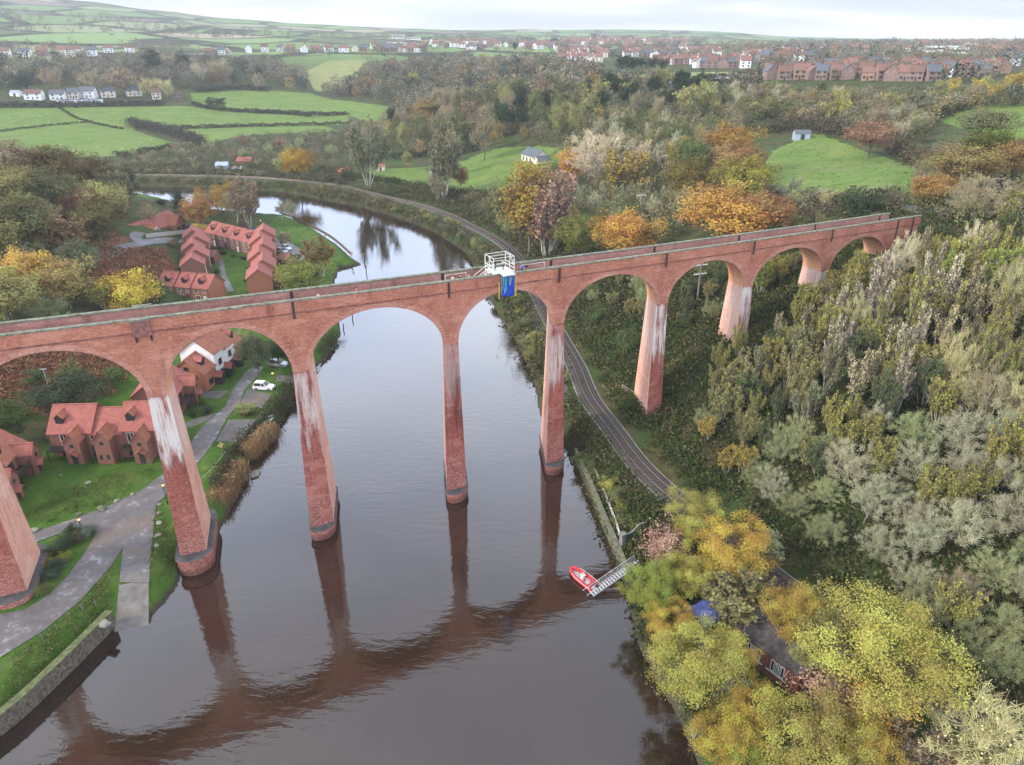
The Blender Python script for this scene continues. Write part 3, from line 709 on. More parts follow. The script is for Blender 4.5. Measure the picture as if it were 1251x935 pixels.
            for dt in ((0,) if not last else (1.2, 6.5)):
                b = MB(); A = [(-.15,.004),(-.15,.05),(.15,.05),(.15,.004)]
                zl = vz(t)-(2.7 if not last else 4.5)
                for z in (zl, vz(t)-.23):
                    for tt, ww in A: b.v.append(vp(t+k+tt+dt, w+sg*ww + (.145 if z < vz(t)-1 else .145)*sg, z))
                b.f = [(0,1,5,4),(1,2,6,5),(2,3,7,6),(4,5,6,7),(3,2,1,0)]; b.m = [0]*5
                if sg > 0 or not last: vpart(b.build('drainpipe', [M_DARK]))
                # matching dark strip on the track side of the parapet
                b = MB()
                for z in (vz(t)-1.33, vz(t)-.23):
                    for tt, ww in [(-.22,-.455),(-.22,-.52),(.22,-.52),(.22,-.455)]: b.v.append(vp(t+k+tt+dt, w+sg*ww, z))
                b.f = [(0,1,5,4),(1,2,6,5),(2,3,7,6),(4,5,6,7),(3,2,1,0)]; b.m = [0]*5
                if sg < 0: vpart(b.build('drainpipe', [M_DARK]))
# ================================================================== houses
def tile_mat(name, c):
    m, nt = new_mat(name)
    out = N(nt, 'ShaderNodeOutputMaterial'); p = N(nt, 'ShaderNodeBsdfPrincipled', ins={'Roughness': .8, 'Specular IOR Level': .2})
    tc = N(nt, 'ShaderNodeTexCoord'); nz = N(nt, 'ShaderNodeTexNoise', ins={'Scale': 1.1, 'Detail': 6.0, 'Roughness': .7}); L(nt, tc, 'Object', nz, 'Vector')
    rp = ramp(nt, [(.3, [x*.68 for x in c]), (.55, c), (.75, [min(1, x*1.25+.02) for x in c])]); L(nt, nz, 0, rp, 0)
    mp = N(nt, 'ShaderNodeMapping'); mp.inputs['Scale'].default_value = (3.2, 3.2, 5.2); L(nt, tc, 'Object', mp, 0)
    wv = N(nt, 'ShaderNodeTexWave', wave_type='BANDS', bands_direction='Z', ins={'Scale': .5, 'Distortion': .4}); L(nt, mp, 0, wv, 'Vector')
    cc = mixc(nt, math_(nt, 'MULTIPLY', sstep(nt, wv.outputs[1], .35, .05), .45), rp.outputs[0], [x*.45 for x in c])
    nt.links.new(cc, p.inputs['Base Color'])
    b = N(nt, 'ShaderNodeBump', ins={'Strength': .5, 'Distance': .06}); L(nt, wv, 1, b, 'Height'); L(nt, b, 0, p, 'Normal')
    L(nt, p, 0, out, 0); return m
M_TILE = tile_mat('red_pantile', (.38,.135,.11)); M_TILEO = tile_mat('orange_pantile', (.39,.155,.10)); M_TILEB = tile_mat('brown_tile', (.23,.115,.085)); M_SLATE = tile_mat('grey_slate', (.13,.145,.17)); M_FELT = simple('felt_roof', (.085,.075,.075), .95, .5, 1.5)
M_HB = simple('house_brick', (.235,.11,.082), .9, .38, 4.5, stretch=(1,1,3), bump=.3); M_HBO = simple('house_brick_orange', (.36,.145,.085), .9, .3, 4.5, stretch=(1,1,3)); M_HBR = simple('garden_brick', (.22,.09,.07), .9, .35, 4)
M_WHITE = simple('white_render', (.74,.74,.73), .85, .08, .8); M_CREAM = simple('cream_render', (.62,.56,.46), .85, .12, .8)
M_FRAMEW = simple('white_paint', (.78,.78,.77), .5, .04, 2); M_FRAMED = simple('dark_timber', (.045,.035,.03), .7, .3, 3); M_TIMB = simple('bare_timber', (.33,.27,.2), .85, .25, 3)
M_LEAD = simple('lead_flashing', (.36,.38,.42), .6, .15, 2)
m, nt = new_mat('window_glass'); out = N(nt, 'ShaderNodeOutputMaterial'); p = N(nt, 'ShaderNodeBsdfPrincipled', ins={'Base Color': (.035,.04,.05,1), 'Roughness': .08, 'Specular IOR Level': .6}); L(nt, p, 0, out, 0); M_GLASS = m
def gable_block(b, x0, x1, y0, y1, z0, ze, zr, along='x', mi=0):
    """walls of a block with a pitched roof, ridge along x or y"""
    if along == 'x':
        ym = (y0+y1)/2
        v = [(x0,y0,z0),(x1,y0,z0),(x1,y1,z0),(x0,y1,z0),(x0,y0,ze),(x1,y0,ze),(x1,y1,ze),(x0,y1,ze),(x0,ym,zr),(x1,ym,zr)]
        f = [(0,1,5,4),(2,3,7,6),(1,2,6,9,5),(3,0,4,8,7),(4,5,9,8),(6,7,8,9)]
    else:
        xm = (x0+x1)/2
        v = [(x0,y0,z0),(x1,y0,z0),(x1,y1,z0),(x0,y1,z0),(x0,y0,ze),(x1,y0,ze),(x1,y1,ze),(x0,y1,ze),(xm,y0,zr),(xm,y1,zr)]
        f = [(0,1,5,8,4),(1,2,6,5),(2,3,7,9,6),(3,0,4,7),(5,6,9,8),(7,4,8,9)]
    b.add(v, f, mi)
def roof_block(b, x0, x1, y0, y1, ze, zr, along='x', ov=.3, th=.16, mi=0, ridge=1):
    if along == 'y':
        q = MB(); roof_block(q, y0, y1, x0, x1, ze, zr, 'x', ov, th, mi, ridge)
        b.add([(p[1], p[0], p[2]) for p in q.v], [f[::-1] for f in q.f], mi); b.m[-len(q.f):] = q.m; return
    ym = (y0+y1)/2; sl = (zr-ze)/(ym-y0); dz = sl*ov; g = .02
    for s, ya in ((1, y0), (-1, y1)):
        e = ya - s*ov
        A = [(x0-ov,e,ze-dz+g),(x1+ov,e,ze-dz+g),(x1+ov,ym,zr+g),(x0-ov,ym,zr+g)]
        B = [(p[0],p[1],p[2]+th) for p in A]
        b.add(A+B, [(3,2,1,0),(4,5,6,7),(0,1,5,4),(1,2,6,5),(2,3,7,6),(3,0,4,7)] if s > 0 else [(0,1,2,3),(7,6,5,4),(4,5,1,0),(5,6,2,1),(6,7,3,2),(7,4,0,3)], mi)
    if ridge: b.box((x0-ov-.02, ym-.14, zr+th-.02), (x1+ov+.02, ym+.14, zr+th+.1), ridge if ridge != 1 else mi)
def window(par, x, z, w, h, face='f', y=0.0, frame=None, bars=1, mat=None):
    """glass with its frame as a sub-part; x along the face, z sill height"""
    frame = frame or M_FRAMED
    def P(u, d, zz):
        if face == 'f': return (u, y-d, zz)
        if face == 'b': return (u, y+d, zz)
        if face == 'l': return (y-d, u, zz)
        return (y+d, u, zz)
    def bx(b, u0, u1, d0, d1, z0, z1):
        a = P(u0, d0, z0); c = P(u1, d1, z1); b.box(tuple(min(p, q) for p, q in zip(a, c)), tuple(max(p, q) for p, q in zip(a, c)))
    g = MB(); bx(g, x-w/2, x+w/2, -.05, .03, z, z+h); go_ = g.build('window', M_GLASS, par)
    f = MB(); t = .08
    bx(f, x-w/2-t, x-w/2, -.04, .07, z-t, z+h+t); bx(f, x+w/2, x+w/2+t, -.04, .07, z-t, z+h+t)
    bx(f, x-w/2, x+w/2, -.04, .07, z-t, z); bx(f, x-w/2, x+w/2, -.04, .07, z+h, z+h+t)
    for k in range(bars):
        u = x-w/2+w*(k+1)/(bars+1); bx(f, u-.03, u+.03, .032, .06, z, z+h)
    f.build('frame', frame, go_); return go_
def door(par, x, w=.95, h=2.05, face='f', y=0.0, mat=None, z=0.02):
    def P(u, d, zz): return (u, y-d, zz) if face == 'f' else ((u, y+d, zz) if face == 'b' else ((y-d, u, zz) if face == 'l' else (y+d, u, zz)))
    def bx(b, u0, u1, d0, d1, z0, z1):
        a = P(u0, d0, z0); c = P(u1, d1, z1); b.box(tuple(min(p, q) for p, q in zip(a, c)), tuple(max(p, q) for p, q in zip(a, c)))
    b = MB(); bx(b, x-w/2, x+w/2, -.05, .045, z, z+h); d = b.build('door', mat or M_FRAMED, par)
    f = MB(); bx(f, x+w*.32, x+w*.4, .046, .1, z+h*.45, z+h*.52); f.build('handle', M_LEAD, d); return d
def wframe(A, B):
    dx, dy = B[0]-A[0], B[1]-A[1]; return math.hypot(dx, dy), math.atan2(dy, dx)
def house(name, label, A, B, W, eave, ridge, zb, wall, roof, along='x', group=None, cat='house', ext=0.0, u0=None, u1=None):
    Lx, rz = wframe(A, B)
    o = empty(name, (A[0], A[1], zb), rz, label, cat, group)
    x0, x1 = (0, Lx) if u0 is None else (u0*Lx, u1*Lx)
    b = MB(); gable_block(b, x0, x1, 0, W, -.6, eave, ridge, along); b.build('wall', wall, o)
    b = MB(); roof_block(b, x0, x1, 0, W, eave, ridge, along); b.build('roof', roof, o)
    return o, x0, x1
def dormer(o, x, W, eave, ridge, roof, y=1.2, w=1.5, h=1.25, wall=None, frame=None, win=None):
    sl = (ridge-eave)/(W/2); zb = eave + sl*y; yb = y + (h+.75)/sl
    b = MB(); gable_block(b, x-w/2, x+w/2, y, min(yb, W/2), zb-.35, zb+h, zb+h+.7, 'y'); d = b.build('dormer', wall or M_FRAMED, o)
    b = MB(); roof_block(b, x-w/2, x+w/2, y, min(yb, W/2), zb+h, zb+h+.7, 'y', .18, .1); b.build('dormer_roof', roof, d)
    b = MB(); b.box((x-w*.36, y-.04, zb+.15), (x-.05, y+.05, zb+h-.05)); b.box((x+.05, y-.04, zb+.15), (x+w*.36, y+.05, zb+h-.05)); b.build('window', win or M_GLASS, d)
def tower(o, x, w, proj, eave, ridge, wall, roof, porch=True, frame=None):
    b = MB(); gable_block(b, x-w/2, x+w/2, -proj, -.004, -.6, eave, ridge, 'y'); t = b.build('stair_tower', wall, o)
    b = MB(); roof_block(b, x-w/2, x+w/2, -proj, .9, eave, ridge, 'y', .2, .13); b.build('tower_roof', roof, t)
    f = MB(); f.box((x-.3, -proj-.04, eave-1.1), (x+.3, -proj+.05, eave-.45)); f.build('window', M_GLASS, t)
    if porch:
        b = MB(); b.box((x-.5,-proj-.05,0),(x+.45,-proj+.04,2.05)); b.build('door', M_FRAMED, t)
        b = MB(); roof_block(b, x-.85, x+.85, -proj-.9, -proj-.01, 2.25, 2.9, 'y', .1, .1); b.build('porch_roof', roof, t)
    else:
        b = MB(); b.box((x-.9,-proj-.04,1.0),(x-.4,-proj+.04,1.9)); b.box((x+.3,-proj-.04,1.0),(x+.8,-proj+.04,1.9)); b.build('window', M_GLASS, t)
def balcony(o, x0, x1, z, dep):
    b = MB(); b.box((x0,-dep,z-.18),(x1,-.01,z)); t = b.build('balcony', M_FRAMED, o)
    r = MB(); r.box((x0,-dep,z+.95),(x1,-dep+.06,z+1.02)); n = max(3, int((x1-x0)/.25))
    for k in range(n+1): r.box((x0+(x1-x0)*k/n-.015,-dep+.01,z),(x0+(x1-x0)*k/n+.015,-dep+.04,z+.95))
    r.build('railing', M_FRAMED, t)
    p = MB()
    for x in (x0+.08, x1-.08): p.box((x-.06,-dep+.02,-.3),(x+.06,-dep+.14,z-.18))
    p.build('posts', M_FRAMED, t)
g2 = lambda x, y: gz(x, y, ZB)
def lerp2(A, B, t): return (A[0]+(B[0]-A[0])*t, A[1]+(B[1]-A[1])*t)
# --- brick terrace on the lawn behind the nearest piers
A, B = g2(69,561), g2(204,557)
for i, (ua, ub, ev, rd, dm, lab) in enumerate(((0,.37,5.3,8.7,.45,'end house of the brick lawn terrace with black corner balcony and dormer'), (.37,.64,4.9,7.9,None,'middle house of the brick lawn terrace, lower roof without a dormer'), (.64,1.0,5.5,8.9,.5,'brick terrace house with dormer partly hidden behind the whitewashed pier'))):
    a, c = lerp2(A, B, ua), lerp2(A, B, ub)
    o, x0, x1 = house('terraced_house', lab, a, c, 8.0, ev, rd, ZB, M_HB, M_TILE, group='brick houses on the lawn')
    w = x1
    if dm is not None: dormer(o, (.24 if i == 0 else .22)*w, 8.0, ev, rd, M_TILEO, w=1.4)
    tx = (.66, .52, .62)[i]*w if i < 2 else .55*w
    tower(o, tx, 2.7, 2.3, 4.6 if i != 1 else 5.0, 6.2 if i != 1 else 6.6, M_HB, M_TILEO, porch=(i != 1))
    balcony(o, (.0 if i == 0 else .03)*w, tx-1.4, 2.7, 2.0)
    window(o, tx-2.3, 2.9, 1.1, 2.0, frame=M_FRAMEW, bars=1); window(o, tx-2.4, .3, 1.5, 1.9, frame=M_FRAMED)
    if i == 2: window(o, .9*w, 1, .6, 2.6)
    if i == 0:
        b = MB(); gable_block(b, -2.6, -.004, 3.5, 7.0, -.6, 2.4, 3.6, 'x'); b.build('lean_to', M_HB, o)
        b = MB(); roof_block(b, -2.6, -.3, 3.5, 7.0, 2.4, 3.6, 'x', .2, .12); b.build('lean_to_roof', M_TILEB, o)
# --- brick house at the picture's edge, its stair towers facing the lawn
A, B = g2(-14,640), g2(41,570)
for i, (ua, ub, lab) in enumerate(((0,.5,'brick house with red roof cut off by the photo edge beside the lawn, nearer unit'), (.5,1,'brick house at the lawn corner with stair tower and red porch roof'))):
    o, x0, x1 = house('terraced_house', lab, lerp2(A,B,ua), lerp2(A,B,ub), 8.0, 5.0, 8.2, ZB, M_HB, M_TILEO, group='brick houses on the lawn')
    tower(o, .68*x1, 2.7, 2.4, 4.6, 6.0, M_HB, M_TILE); balcony(o, .05*x1, .68*x1-1.4, 2.7, 2.0); window(o, .25*x1, 2.9, 1.3, 1.9); window(o, .25*x1, .3, 1.5, 1.9)
    dormer(o, .3*x1, 8.0, 5.0, 8.2, M_TILE)
# --- brown gabled house half behind the pier
A, B = g2(222,508), g2(236,483)
o, x0, x1 = house('detached_house', 'brown brick gabled house mostly hidden behind the whitewashed pier', A, B, 8.5, 4.8, 8.0, ZB, M_HB, M_TILE, group='brick houses on the lawn')
tower(o, x1*.62, 2.8, 2.2, 4.6, 6.2, M_HB, M_TILE); balcony(o, .1, x1*.62-1.4, 2.6, 1.9); window(o, x1*.2, 2.9, 1.1, 1.9)
window(o, 4.2, 5.4, .5, .9, 'l', 0.0)
# --- stepped row by the lane: brick gable, two white houses, brick end
A, B = g2(253.5,478), g2(299,437)
cuts = (0, .27, .52, .78, 1.0)
labs = ('brick house with arched gable window and dormer, next to the white rendered houses', 'white rendered house with blank gable wall beside the brick dormer house', 'narrow white rendered house with ground-floor brick beside the lane', 'brick end house with dark timber porch beyond the white houses')
for i in range(4):
    wl = (M_HBO, M_WHITE, M_WHITE, M_HBO)[i]; ev = (4.0, 6.5, 5.8, 4.6)[i]; rd = ev+2.9
    o, x0, x1 = house('terraced_house', labs[i], lerp2(A,B,cuts[i]), lerp2(A,B,cuts[i+1]), 7.6, ev, rd, ZB, wl, M_TILEO, group='stepped row of houses beside the lane')
    window(o, x1*.45, .8, 1.5, 1.2, frame=M_FRAMED); 
    if i in (1, 2): window(o, x1*.5, 3.2, 1.2, 1.3, frame=M_FRAMED, bars=1)
    if i in (0, 3): dormer(o, x1*.5, 7.6, ev, rd, M_TILE, w=1.5)
    if i == 0:
        window(o, 3.8, 4.6, .9, .7, 'l', 0.0)
    b = MB(); gable_block(b, x1*.72, x1*.98, -1.7, -.004, -.4, 2.0, 2.8, 'y'); pch = b.build('porch', M_FRAMED, o)
    b = MB(); roof_block(b, x1*.72, x1*.98, -1.7, .0, 2.0, 2.8, 'y', .2, .1); b.build('porch_roof', M_TILE, pch)
    if i == 2:
        b = MB(); b.box((.05,-.02,-.3),(x1-.02,-.003,2.3)); b.build('brick_plinth', M_HBO, o)
    b = MB(); b.box((x1*.5-.35, 3.45, rd-.3), (x1*.5+.35, 4.15, rd+.9)); 
    if i in (1, 3): b.build('chimney', M_HBO, o)
# --- upstream group beyond the viaduct
def unit_row(A, B, n, W, ev, step, lab, wall, roof, doors=True, dorm=True, off=0.0, group='red-roofed houses beyond the viaduct', mats=None, cat='house'):
    for i in range(n):
        a, c = lerp2(A, B, i/n), lerp2(A, B, (i+1)/n)
        if off:
            Lx, rz = wframe(A, B); a = (a[0]+math.sin(rz)*off*(i % 2), a[1]-math.cos(rz)*off*(i % 2)); c = (c[0]+math.sin(rz)*off*(i % 2), c[1]-math.cos(rz)*off*(i % 2))
        e = ev + step*i; rd = e + W*.36
        wl = mats[i] if mats else wall
        o, x0, x1 = house('terraced_house', lab(i), a, c, W, e, rd, ZB, wl, roof, group=group, cat=cat)
        if dorm: dormer(o, x1*.5, W, e, rd, M_TILE, w=1.35, y=1.0)
        window(o, x1*.3, 2.9, 1.0, 1.1, frame=M_FRAMEW); window(o, x1*.35, .9, 1.2, 1.2, frame=M_FRAMEW); door(o, x1*.75, mat=(M_FRAMED if i % 2 else M_FRAMEW)); window(o, x1*.75, 2.9, .7, 1.1, frame=M_FRAMEW)
        b = MB(); b.box((x1-.06, -.08, .0), (x1+.03, -.01, e-.1)); b.build('downpipe', M_FRAMED, o)
nth = ('first','second','third','fourth','fifth','sixth','seventh','eighth','ninth','tenth','eleventh','twelfth','thirteenth','fourteenth','fifteenth','sixteenth','seventeenth','eighteenth','nineteenth','twentieth')
unit_row(g2(196,366), g2(257,371), 3, 8.0, 4.3, 0, lambda i: ('dark brick house at the bracken end of the row touching the viaduct parapet','middle dark brick house of the row just over the viaduct parapet','orange brick end house of the row just over the viaduct parapet')[i], M_HB, M_TILE, mats=(M_HB, M_HB, M_HBO))
unit_row(g2(253,340), g2(253.5,302), 5, 7.0, 4.4, .3, lambda i: f'{nth[i]} house from the viaduct in the stepped row beside the bracken', M_HB, M_TILE, dorm=False, off=1.3)
unit_row(g2(252.5,298), g2(310,313), 4, 8.0, 4.5, 0, lambda i: f'{nth[i]} dormered house from the left in the pinkish terrace facing the garden', M_HB, M_TILE)
unit_row(g2(334,356), g2(334,300), 6, 7.0, 4.4, .25, lambda i: f'{nth[i]} house from the viaduct in the stepped row beside the riverside lawn', M_HBO, M_TILE, dorm=False, off=1.2)
# garages beside the stepped rows
for (a, c, lab) in (((254,322),(263,322),'small brick garage with red roof beside the bracken row'), ((334,352),(349,352),'low brick garage beside the near end of the riverside row'), ((340,325),(351,326),'brick garage by the cars behind the riverside row')):
    o, x0, x1 = house('garage', lab, g2(*a), g2(*c), 5.0, 2.3, 3.7, ZB, M_HB, M_TILEB, cat='garage'); door(o, x1*.5, x1*.6, 2.0, mat=M_FRAMED)
# --- bungalow with white half-timbered gable
A, B = at(159,281.5), at(223,278.5)
zb_ = min(A.z, B.z)
o, x0, x1 = house('bungalow', 'red-roofed brick bungalow with white timber-framed gable by the lane', A, B, 9.0, 3.2, 6.6, zb_, M_HBO, M_TILE, cat='bungalow')
for (cx_, w_, pr, rd_, nm) in ((.36, 5.0, 2.2, 5.9, 'entrance_gable'), (.84, 7.0, 2.6, 6.0, 'garage_wing')):
    b = MB(); gable_block(b, cx_*x1-w_/2, cx_*x1+w_/2, -pr, -.004, -.6, 3.0, rd_, 'y'); t = b.build(nm, M_HBO, o)
    b = MB(); roof_block(b, cx_*x1-w_/2, cx_*x1+w_/2, -pr, 3.4, 3.0, rd_, 'y', .3, .14); b.build('wing_roof', M_TILEO, t)
    if nm == 'entrance_gable':
        b = MB(); X = cx_*x1; q = -pr-.06
        for u in (-2.2,-1.1,0,1.1,2.2): b.box((X+u-.09, q-.06, .1), (X+u+.09, q, 2.7 + (2.4*(1-abs(u)/2.5))))
        b.box((X-2.4,q-.05,2.3),(X+2.4,q-.002,2.55)); b.build('timber_frame', M_FRAMEW, t)
        for u in (-1.65,-.55,.55,1.65):
            window(t, X+u, .4, .8, 1.7, 'f', -pr, M_FRAMEW, 0)
        b = MB(); bar = 2.6
        for s in (-1, 1): b.tube((X+s*2.7, q-.28, 2.35), (X, q-.28, 5.3), .14, .14, 4)
        b.build('bargeboard', M_FRAMEW, t)
    else:
        for u in (-1.7, 1.7):
            b = MB(); b.box((cx_*x1+u-1.35, -pr-.04, 0), (cx_*x1+u+1.35, -pr+.04, 2.1)); b.build('garage_door', M_FRAMED, t)
window(o, x1*.1, .6, 1.6, 1.7, frame=M_FRAMEW, bars=2); window(o, x1*.6, .9, 1.4, 1.2, frame=M_FRAMEW)
b = MB(); b.box((x1*.62, 4.1, 5.6), (x1*.62+.9, 4.9, 7.0)); b.build('chimney', M_HBO, o)
b = MB(); b.cbox((x1*.5, 2.2, 4.5), (1.1, 1.0, .12)); b.build('skylight', M_WHITE, o)
# timber fence of the bungalow
P = smooth_line(np.array([at(*p)[:2] for p in ((179,291),(195,289),(212,287),(228,285),(237,284))]), 4)
fo = empty('fence', (P[0][0], P[0][1], hz1(*P[0])), 0, 'pale close-boarded timber fence in front of the bungalow', 'fence')
b = MB()
for p, q in zip(P[:-1], P[1:]):
    z0, z1 = hz1(*p), hz1(*q); dx, dy = q-p; l = math.hypot(dx, dy); nx, ny = -dy/l*.05, dx/l*.05
    b.add([(p[0]-nx,p[1]-ny,z0-.2),(q[0]-nx,q[1]-ny,z1-.2),(q[0]+nx,q[1]+ny,z1-.2),(p[0]+nx,p[1]+ny,z0-.2),(p[0]-nx,p[1]-ny,z0+1.4),(q[0]-nx,q[1]-ny,z1+1.4),(q[0]+nx,q[1]+ny,z1+1.4),(p[0]+nx,p[1]+ny,z0+1.4)], [(4,5,6,7),(0,1,5,4),(2,3,7,6),(1,2,6,5),(3,0,4,7)])
keepw(b.build('board_panel', simple('weathered_boards', (.36,.33,.30), .9, .25, 2)), fo)
for p in P[::3]:
    b = MB(); b.cbox((p[0], p[1]-.12, hz1(*p)+.75), (.12,.12,2.0)); keepw(b.build('post', M_TIMB), fo)
# --- house on the meadow
A, B = at(637,196), at(655,199)
o, x0, x1 = house('cottage', 'pale cottage with grey slate roof at the top of the meadow', A, B, 7.5, 3.4, 6.6, min(A.z,B.z), M_CREAM, M_SLATE, cat='house')
for u in (.15,.38,.62,.85): window(o, x1*u, .7, 1.0, 1.7, frame=M_FRAMED)
b = MB(); gable_block(b, x1+.004, x1+5.5, -1.5, 5.0, -.6, 2.6, 4.6, 'y'); w_ = b.build('side_wing', M_WHITE, o); b = MB(); roof_block(b, x1+.3, x1+5.5, -1.5, 5.0, 2.6, 4.6, 'y', .25, .14); b.build('wing_roof', M_SLATE, w_)
# --- sheds and cabins
def shed(px, w, d, h, label, wall, roof, rz=0.0, cat='shed', name='shed'):
    P = at(*px); o = empty(name, (P.x, P.y, P.z), rz, label, cat)
    b = MB(); gable_block(b, -w/2, w/2, 0, d, -.5, h, h+d*.28, 'x'); b.build('wall', wall, o)
    b = MB(); roof_block(b, -w/2, w/2, 0, d, h, h+d*.28, 'x', .2, .1); b.build('roof', roof, o)
    b = MB(); b.box((-w*.12,-.05,0),(w*.14,.04,h*.85)); b.build('door', M_FRAMED, o); return o
M_BLUE = simple('blue_sheet', (.30,.40,.52), .6, .1, 1); M_BLUEG = simple('blue_grey_sheet', (.34,.40,.47), .5, .1, 1)
shed((271,208), 6.5, 5.5, 2.4, 'blue-grey metal shed beside two parked white cars on the far bank', M_BLUE, M_BLUEG, .1)
shed((298,202), 8, 6, 2.3, 'small cabin with pink-red roof beyond the parked white cars', M_HB, M_TILE)
shed((340,202), 6, 4, 2.2, 'white painted hut behind the big yellow tree on the far bank', M_WHITE, M_SLATE)
shed((465,209), 4.2, 3.4, 2.4, 'cream hut with red roof alone on the meadow beside the wood', M_CREAM, M_TILE)
shed((530,212), 4.6, 3.6, 2.6, 'grey garden hut beneath the pale poplars on the meadow', M_LEAD, M_SLATE)
shed((980,171), 6.5, 4.5, 2.6, 'blue-grey open field shelter at the corner of the upper field', M_BLUEG, M_SLATE, -.1)
shed((18,118), 8, 6, 3, 'small pale blue hut left of the valley row of white houses', M_WHITE, M_BLUEG)
# --- long brick building under the trees at the lower right
A, B = gz(898,788,3.2), gz(973,846,3.2)
o, x0, x1 = house('boathouse', 'long low brick boathouse with mossy dark roof among the yellow trees', A, B, 9.0, 2.9, 4.1, 2.9, M_HBR, M_FELT, cat='building')
for u in (.24, .30, .36, .62, .68, .74): window(o, x1*u, .75, .62, 1.5, frame=M_FRAMEW, bars=1)
for u in (.30, .68):
    b = MB(); b.box((x1*u-1.4,-.16,.5),(x1*u+1.4,-.08,.62)); b.build('sill', M_FRAMEW, o)
b = MB(); b.box((x1*.45,3.6,3.7),(x1*.45+.6,4.2,4.5)); b.build('chimney', M_LEAD, o)
# ================================================================== vehicles
def paint(name, c, metal=0.0): return simple(name, c, .28, .03, 1, metal=metal, spec=.6)
M_CARW, M_CARS, M_CARR, M_CARB, M_CARK = paint('paint_white', (.80,.80,.81)), paint('paint_silver', (.42,.44,.47), .4), paint('paint_red', (.55,.03,.035)), paint('paint_blue', (.03,.06,.30)), paint('paint_black', (.02,.02,.022))
M_TYRE = simple('tyre_rubber', (.018,.018,.019), .9, .2, 3); M_RIM = simple('alloy_rim', (.45,.46,.48), .35, .1, 3, metal=.7); M_LAMP = simple('lamp_lens', (.75,.75,.72), .15, .05, 2); M_TAIL = simple('tail_lens', (.45,.02,.02), .2, .05, 2); M_RUBB = simple('black_trim', (.03,.03,.032), .6, .2, 3)
def car(loc, rz, mat, label, suv=True, name='parked_car', group='cars parked beyond the viaduct', Ln=4.5, detail=True):
    o = empty(name, loc, rz, label, 'car', group)
    H1, Wd = (.98, 1.82); h2 = 1.68 if suv else 1.46
    prof = [(-Ln/2,.38),(-Ln/2+.06,.85),(-Ln/2+.22,H1),(.85,H1+.02),(Ln/2-.55,.90),(Ln/2-.12,.80),(Ln/2,.58),(Ln/2-.03,.32),(Ln/2-.3,.26),(-Ln/2+.3,.26)]
    b = MB(); n = len(prof)
    secs = [(-Wd/2,.90,.0),(-Wd/2+.0,1,0),(Wd/2,1,0)]
    ys = [(-Wd/2, .965), (-Wd/2+.12, 1.0), (Wd/2-.12, 1.0), (Wd/2, .965)]
    for y, s in ys:
        for x, z in prof: b.v.append((x*s, y, .3+(z-.3)*(1 if s == 1 else .94)))
    for k in range(3):
        for j in range(n): b.f.append((k*n+j, k*n+(j+1) % n, (k+1)*n+(j+1) % n, (k+1)*n+j)); b.m.append(0)
    b.f += [tuple(range(n))[::-1], tuple(range(3*n, 4*n))]; b.m += [0, 0]
    body = b.build('body', mat, o, smooth=False)
    # glasshouse and roof
    b = MB(); xb0, xb1 = -Ln/2+.25, .92; xt0, xt1 = (-Ln/2+.55, .15) if suv else (-Ln/2+1.0, .1)
    v = [(xb0,-.84,H1-.01),(xb1,-.84,H1-.01),(xb1,.84,H1-.01),(xb0,.84,H1-.01),(xt0,-.66,h2-.06),(xt1,-.66,h2-.06),(xt1,.66,h2-.06),(xt0,.66,h2-.06)]
    b.add(v, [(0,1,5,4),(1,2,6,5),(2,3,7,6),(3,0,4,7),(4,5,6,7)]); b.build('windows', M_GLASS, o)
    b = MB(); b.box((xt0-.08,-.70,h2-.06),(xt1+.06,.70,h2)); 
    for s in (-1, 1):
        for (xa, xc) in ((xb0, xt0), (xb1, xt1), (-.25,-.3)): b.tube((xa, s*.85, H1), (xc, s*.67, h2-.04), .05, .05, 4)
    if suv: 
        for s in (-1, 1): b.box((xt0,s*.6-.03,h2),(xt1,s*.6+.03,h2+.06))
    b.build('roof', mat, o)
    for sx in (-1, 1):
        for sy in (-1, 1):
            c = (sx*Ln*.305, sy*(Wd/2-.1), .34)
            b = MB(); b.tube((c[0], c[1]-.11, c[2]), (c[0], c[1]+.11, c[2]), .34, .34, 14); w_ = b.build('wheel', M_TYRE, o)
            b = MB(); b.tube((c[0], c[1]+sy*.111, c[2]), (c[0], c[1]+sy*.125, c[2]), .21, .2, 10); b.build('rim', M_RIM, w_)
    if detail:
        for s in (-1, 1):
            b = MB(); b.box((Ln/2-.22,s*.66-.17,.66),(Ln/2-.02,s*.66+.17,.80)); b.build('headlight', M_LAMP, o)
            b = MB(); b.box((-Ln/2-.01,s*.72-.12,.7),(-Ln/2+.1,s*.72+.12,.93)); b.build('tail_light', M_TAIL, o)
            b = MB(); b.box((.62,s*.98-.08,1.0),(.76,s*.98+.08,1.14)); b.build('mirror', mat, o)
        b = MB(); b.box((Ln/2-.06,-.55,.36),(Ln/2+.012,.55,.5)); b.build('bumper_trim', M_RUBB, o)
    return o
def heading(p, q, z=ZB): a, c = gz(*p, z), gz(*q, z); return math.atan2(c[1]-a[1], c[0]-a[0])
def carp(px, q, mat, label, **k):
    P = at(*px); return car((P.x, P.y, hz1(P.x, P.y)+.03), heading(px, q, P.z), mat, label, **k)
carp((323,475.5), (340,476.5), M_CARW, 'white estate car parked in the bay beside the lamp post')
carp((341,447.5), (357,449), M_CARS, 'silver four wheel drive parked beneath the grey-green tree')
carp((345,309), (360,312), M_CARS, 'pale silver car beside the riverside row in the turning circle', detail=False)
carp((350,305), (363,309), M_CARW, 'white car behind the pale silver car in the turning circle', detail=False)
carp((308,284), (319,286), M_CARB, 'dark blue car parked at the top of the riverside lawn', suv=False, detail=False)
carp((288,207), (296,205), M_CARW, 'white car parked nearer to the blue-grey shed', suv=False, detail=False)
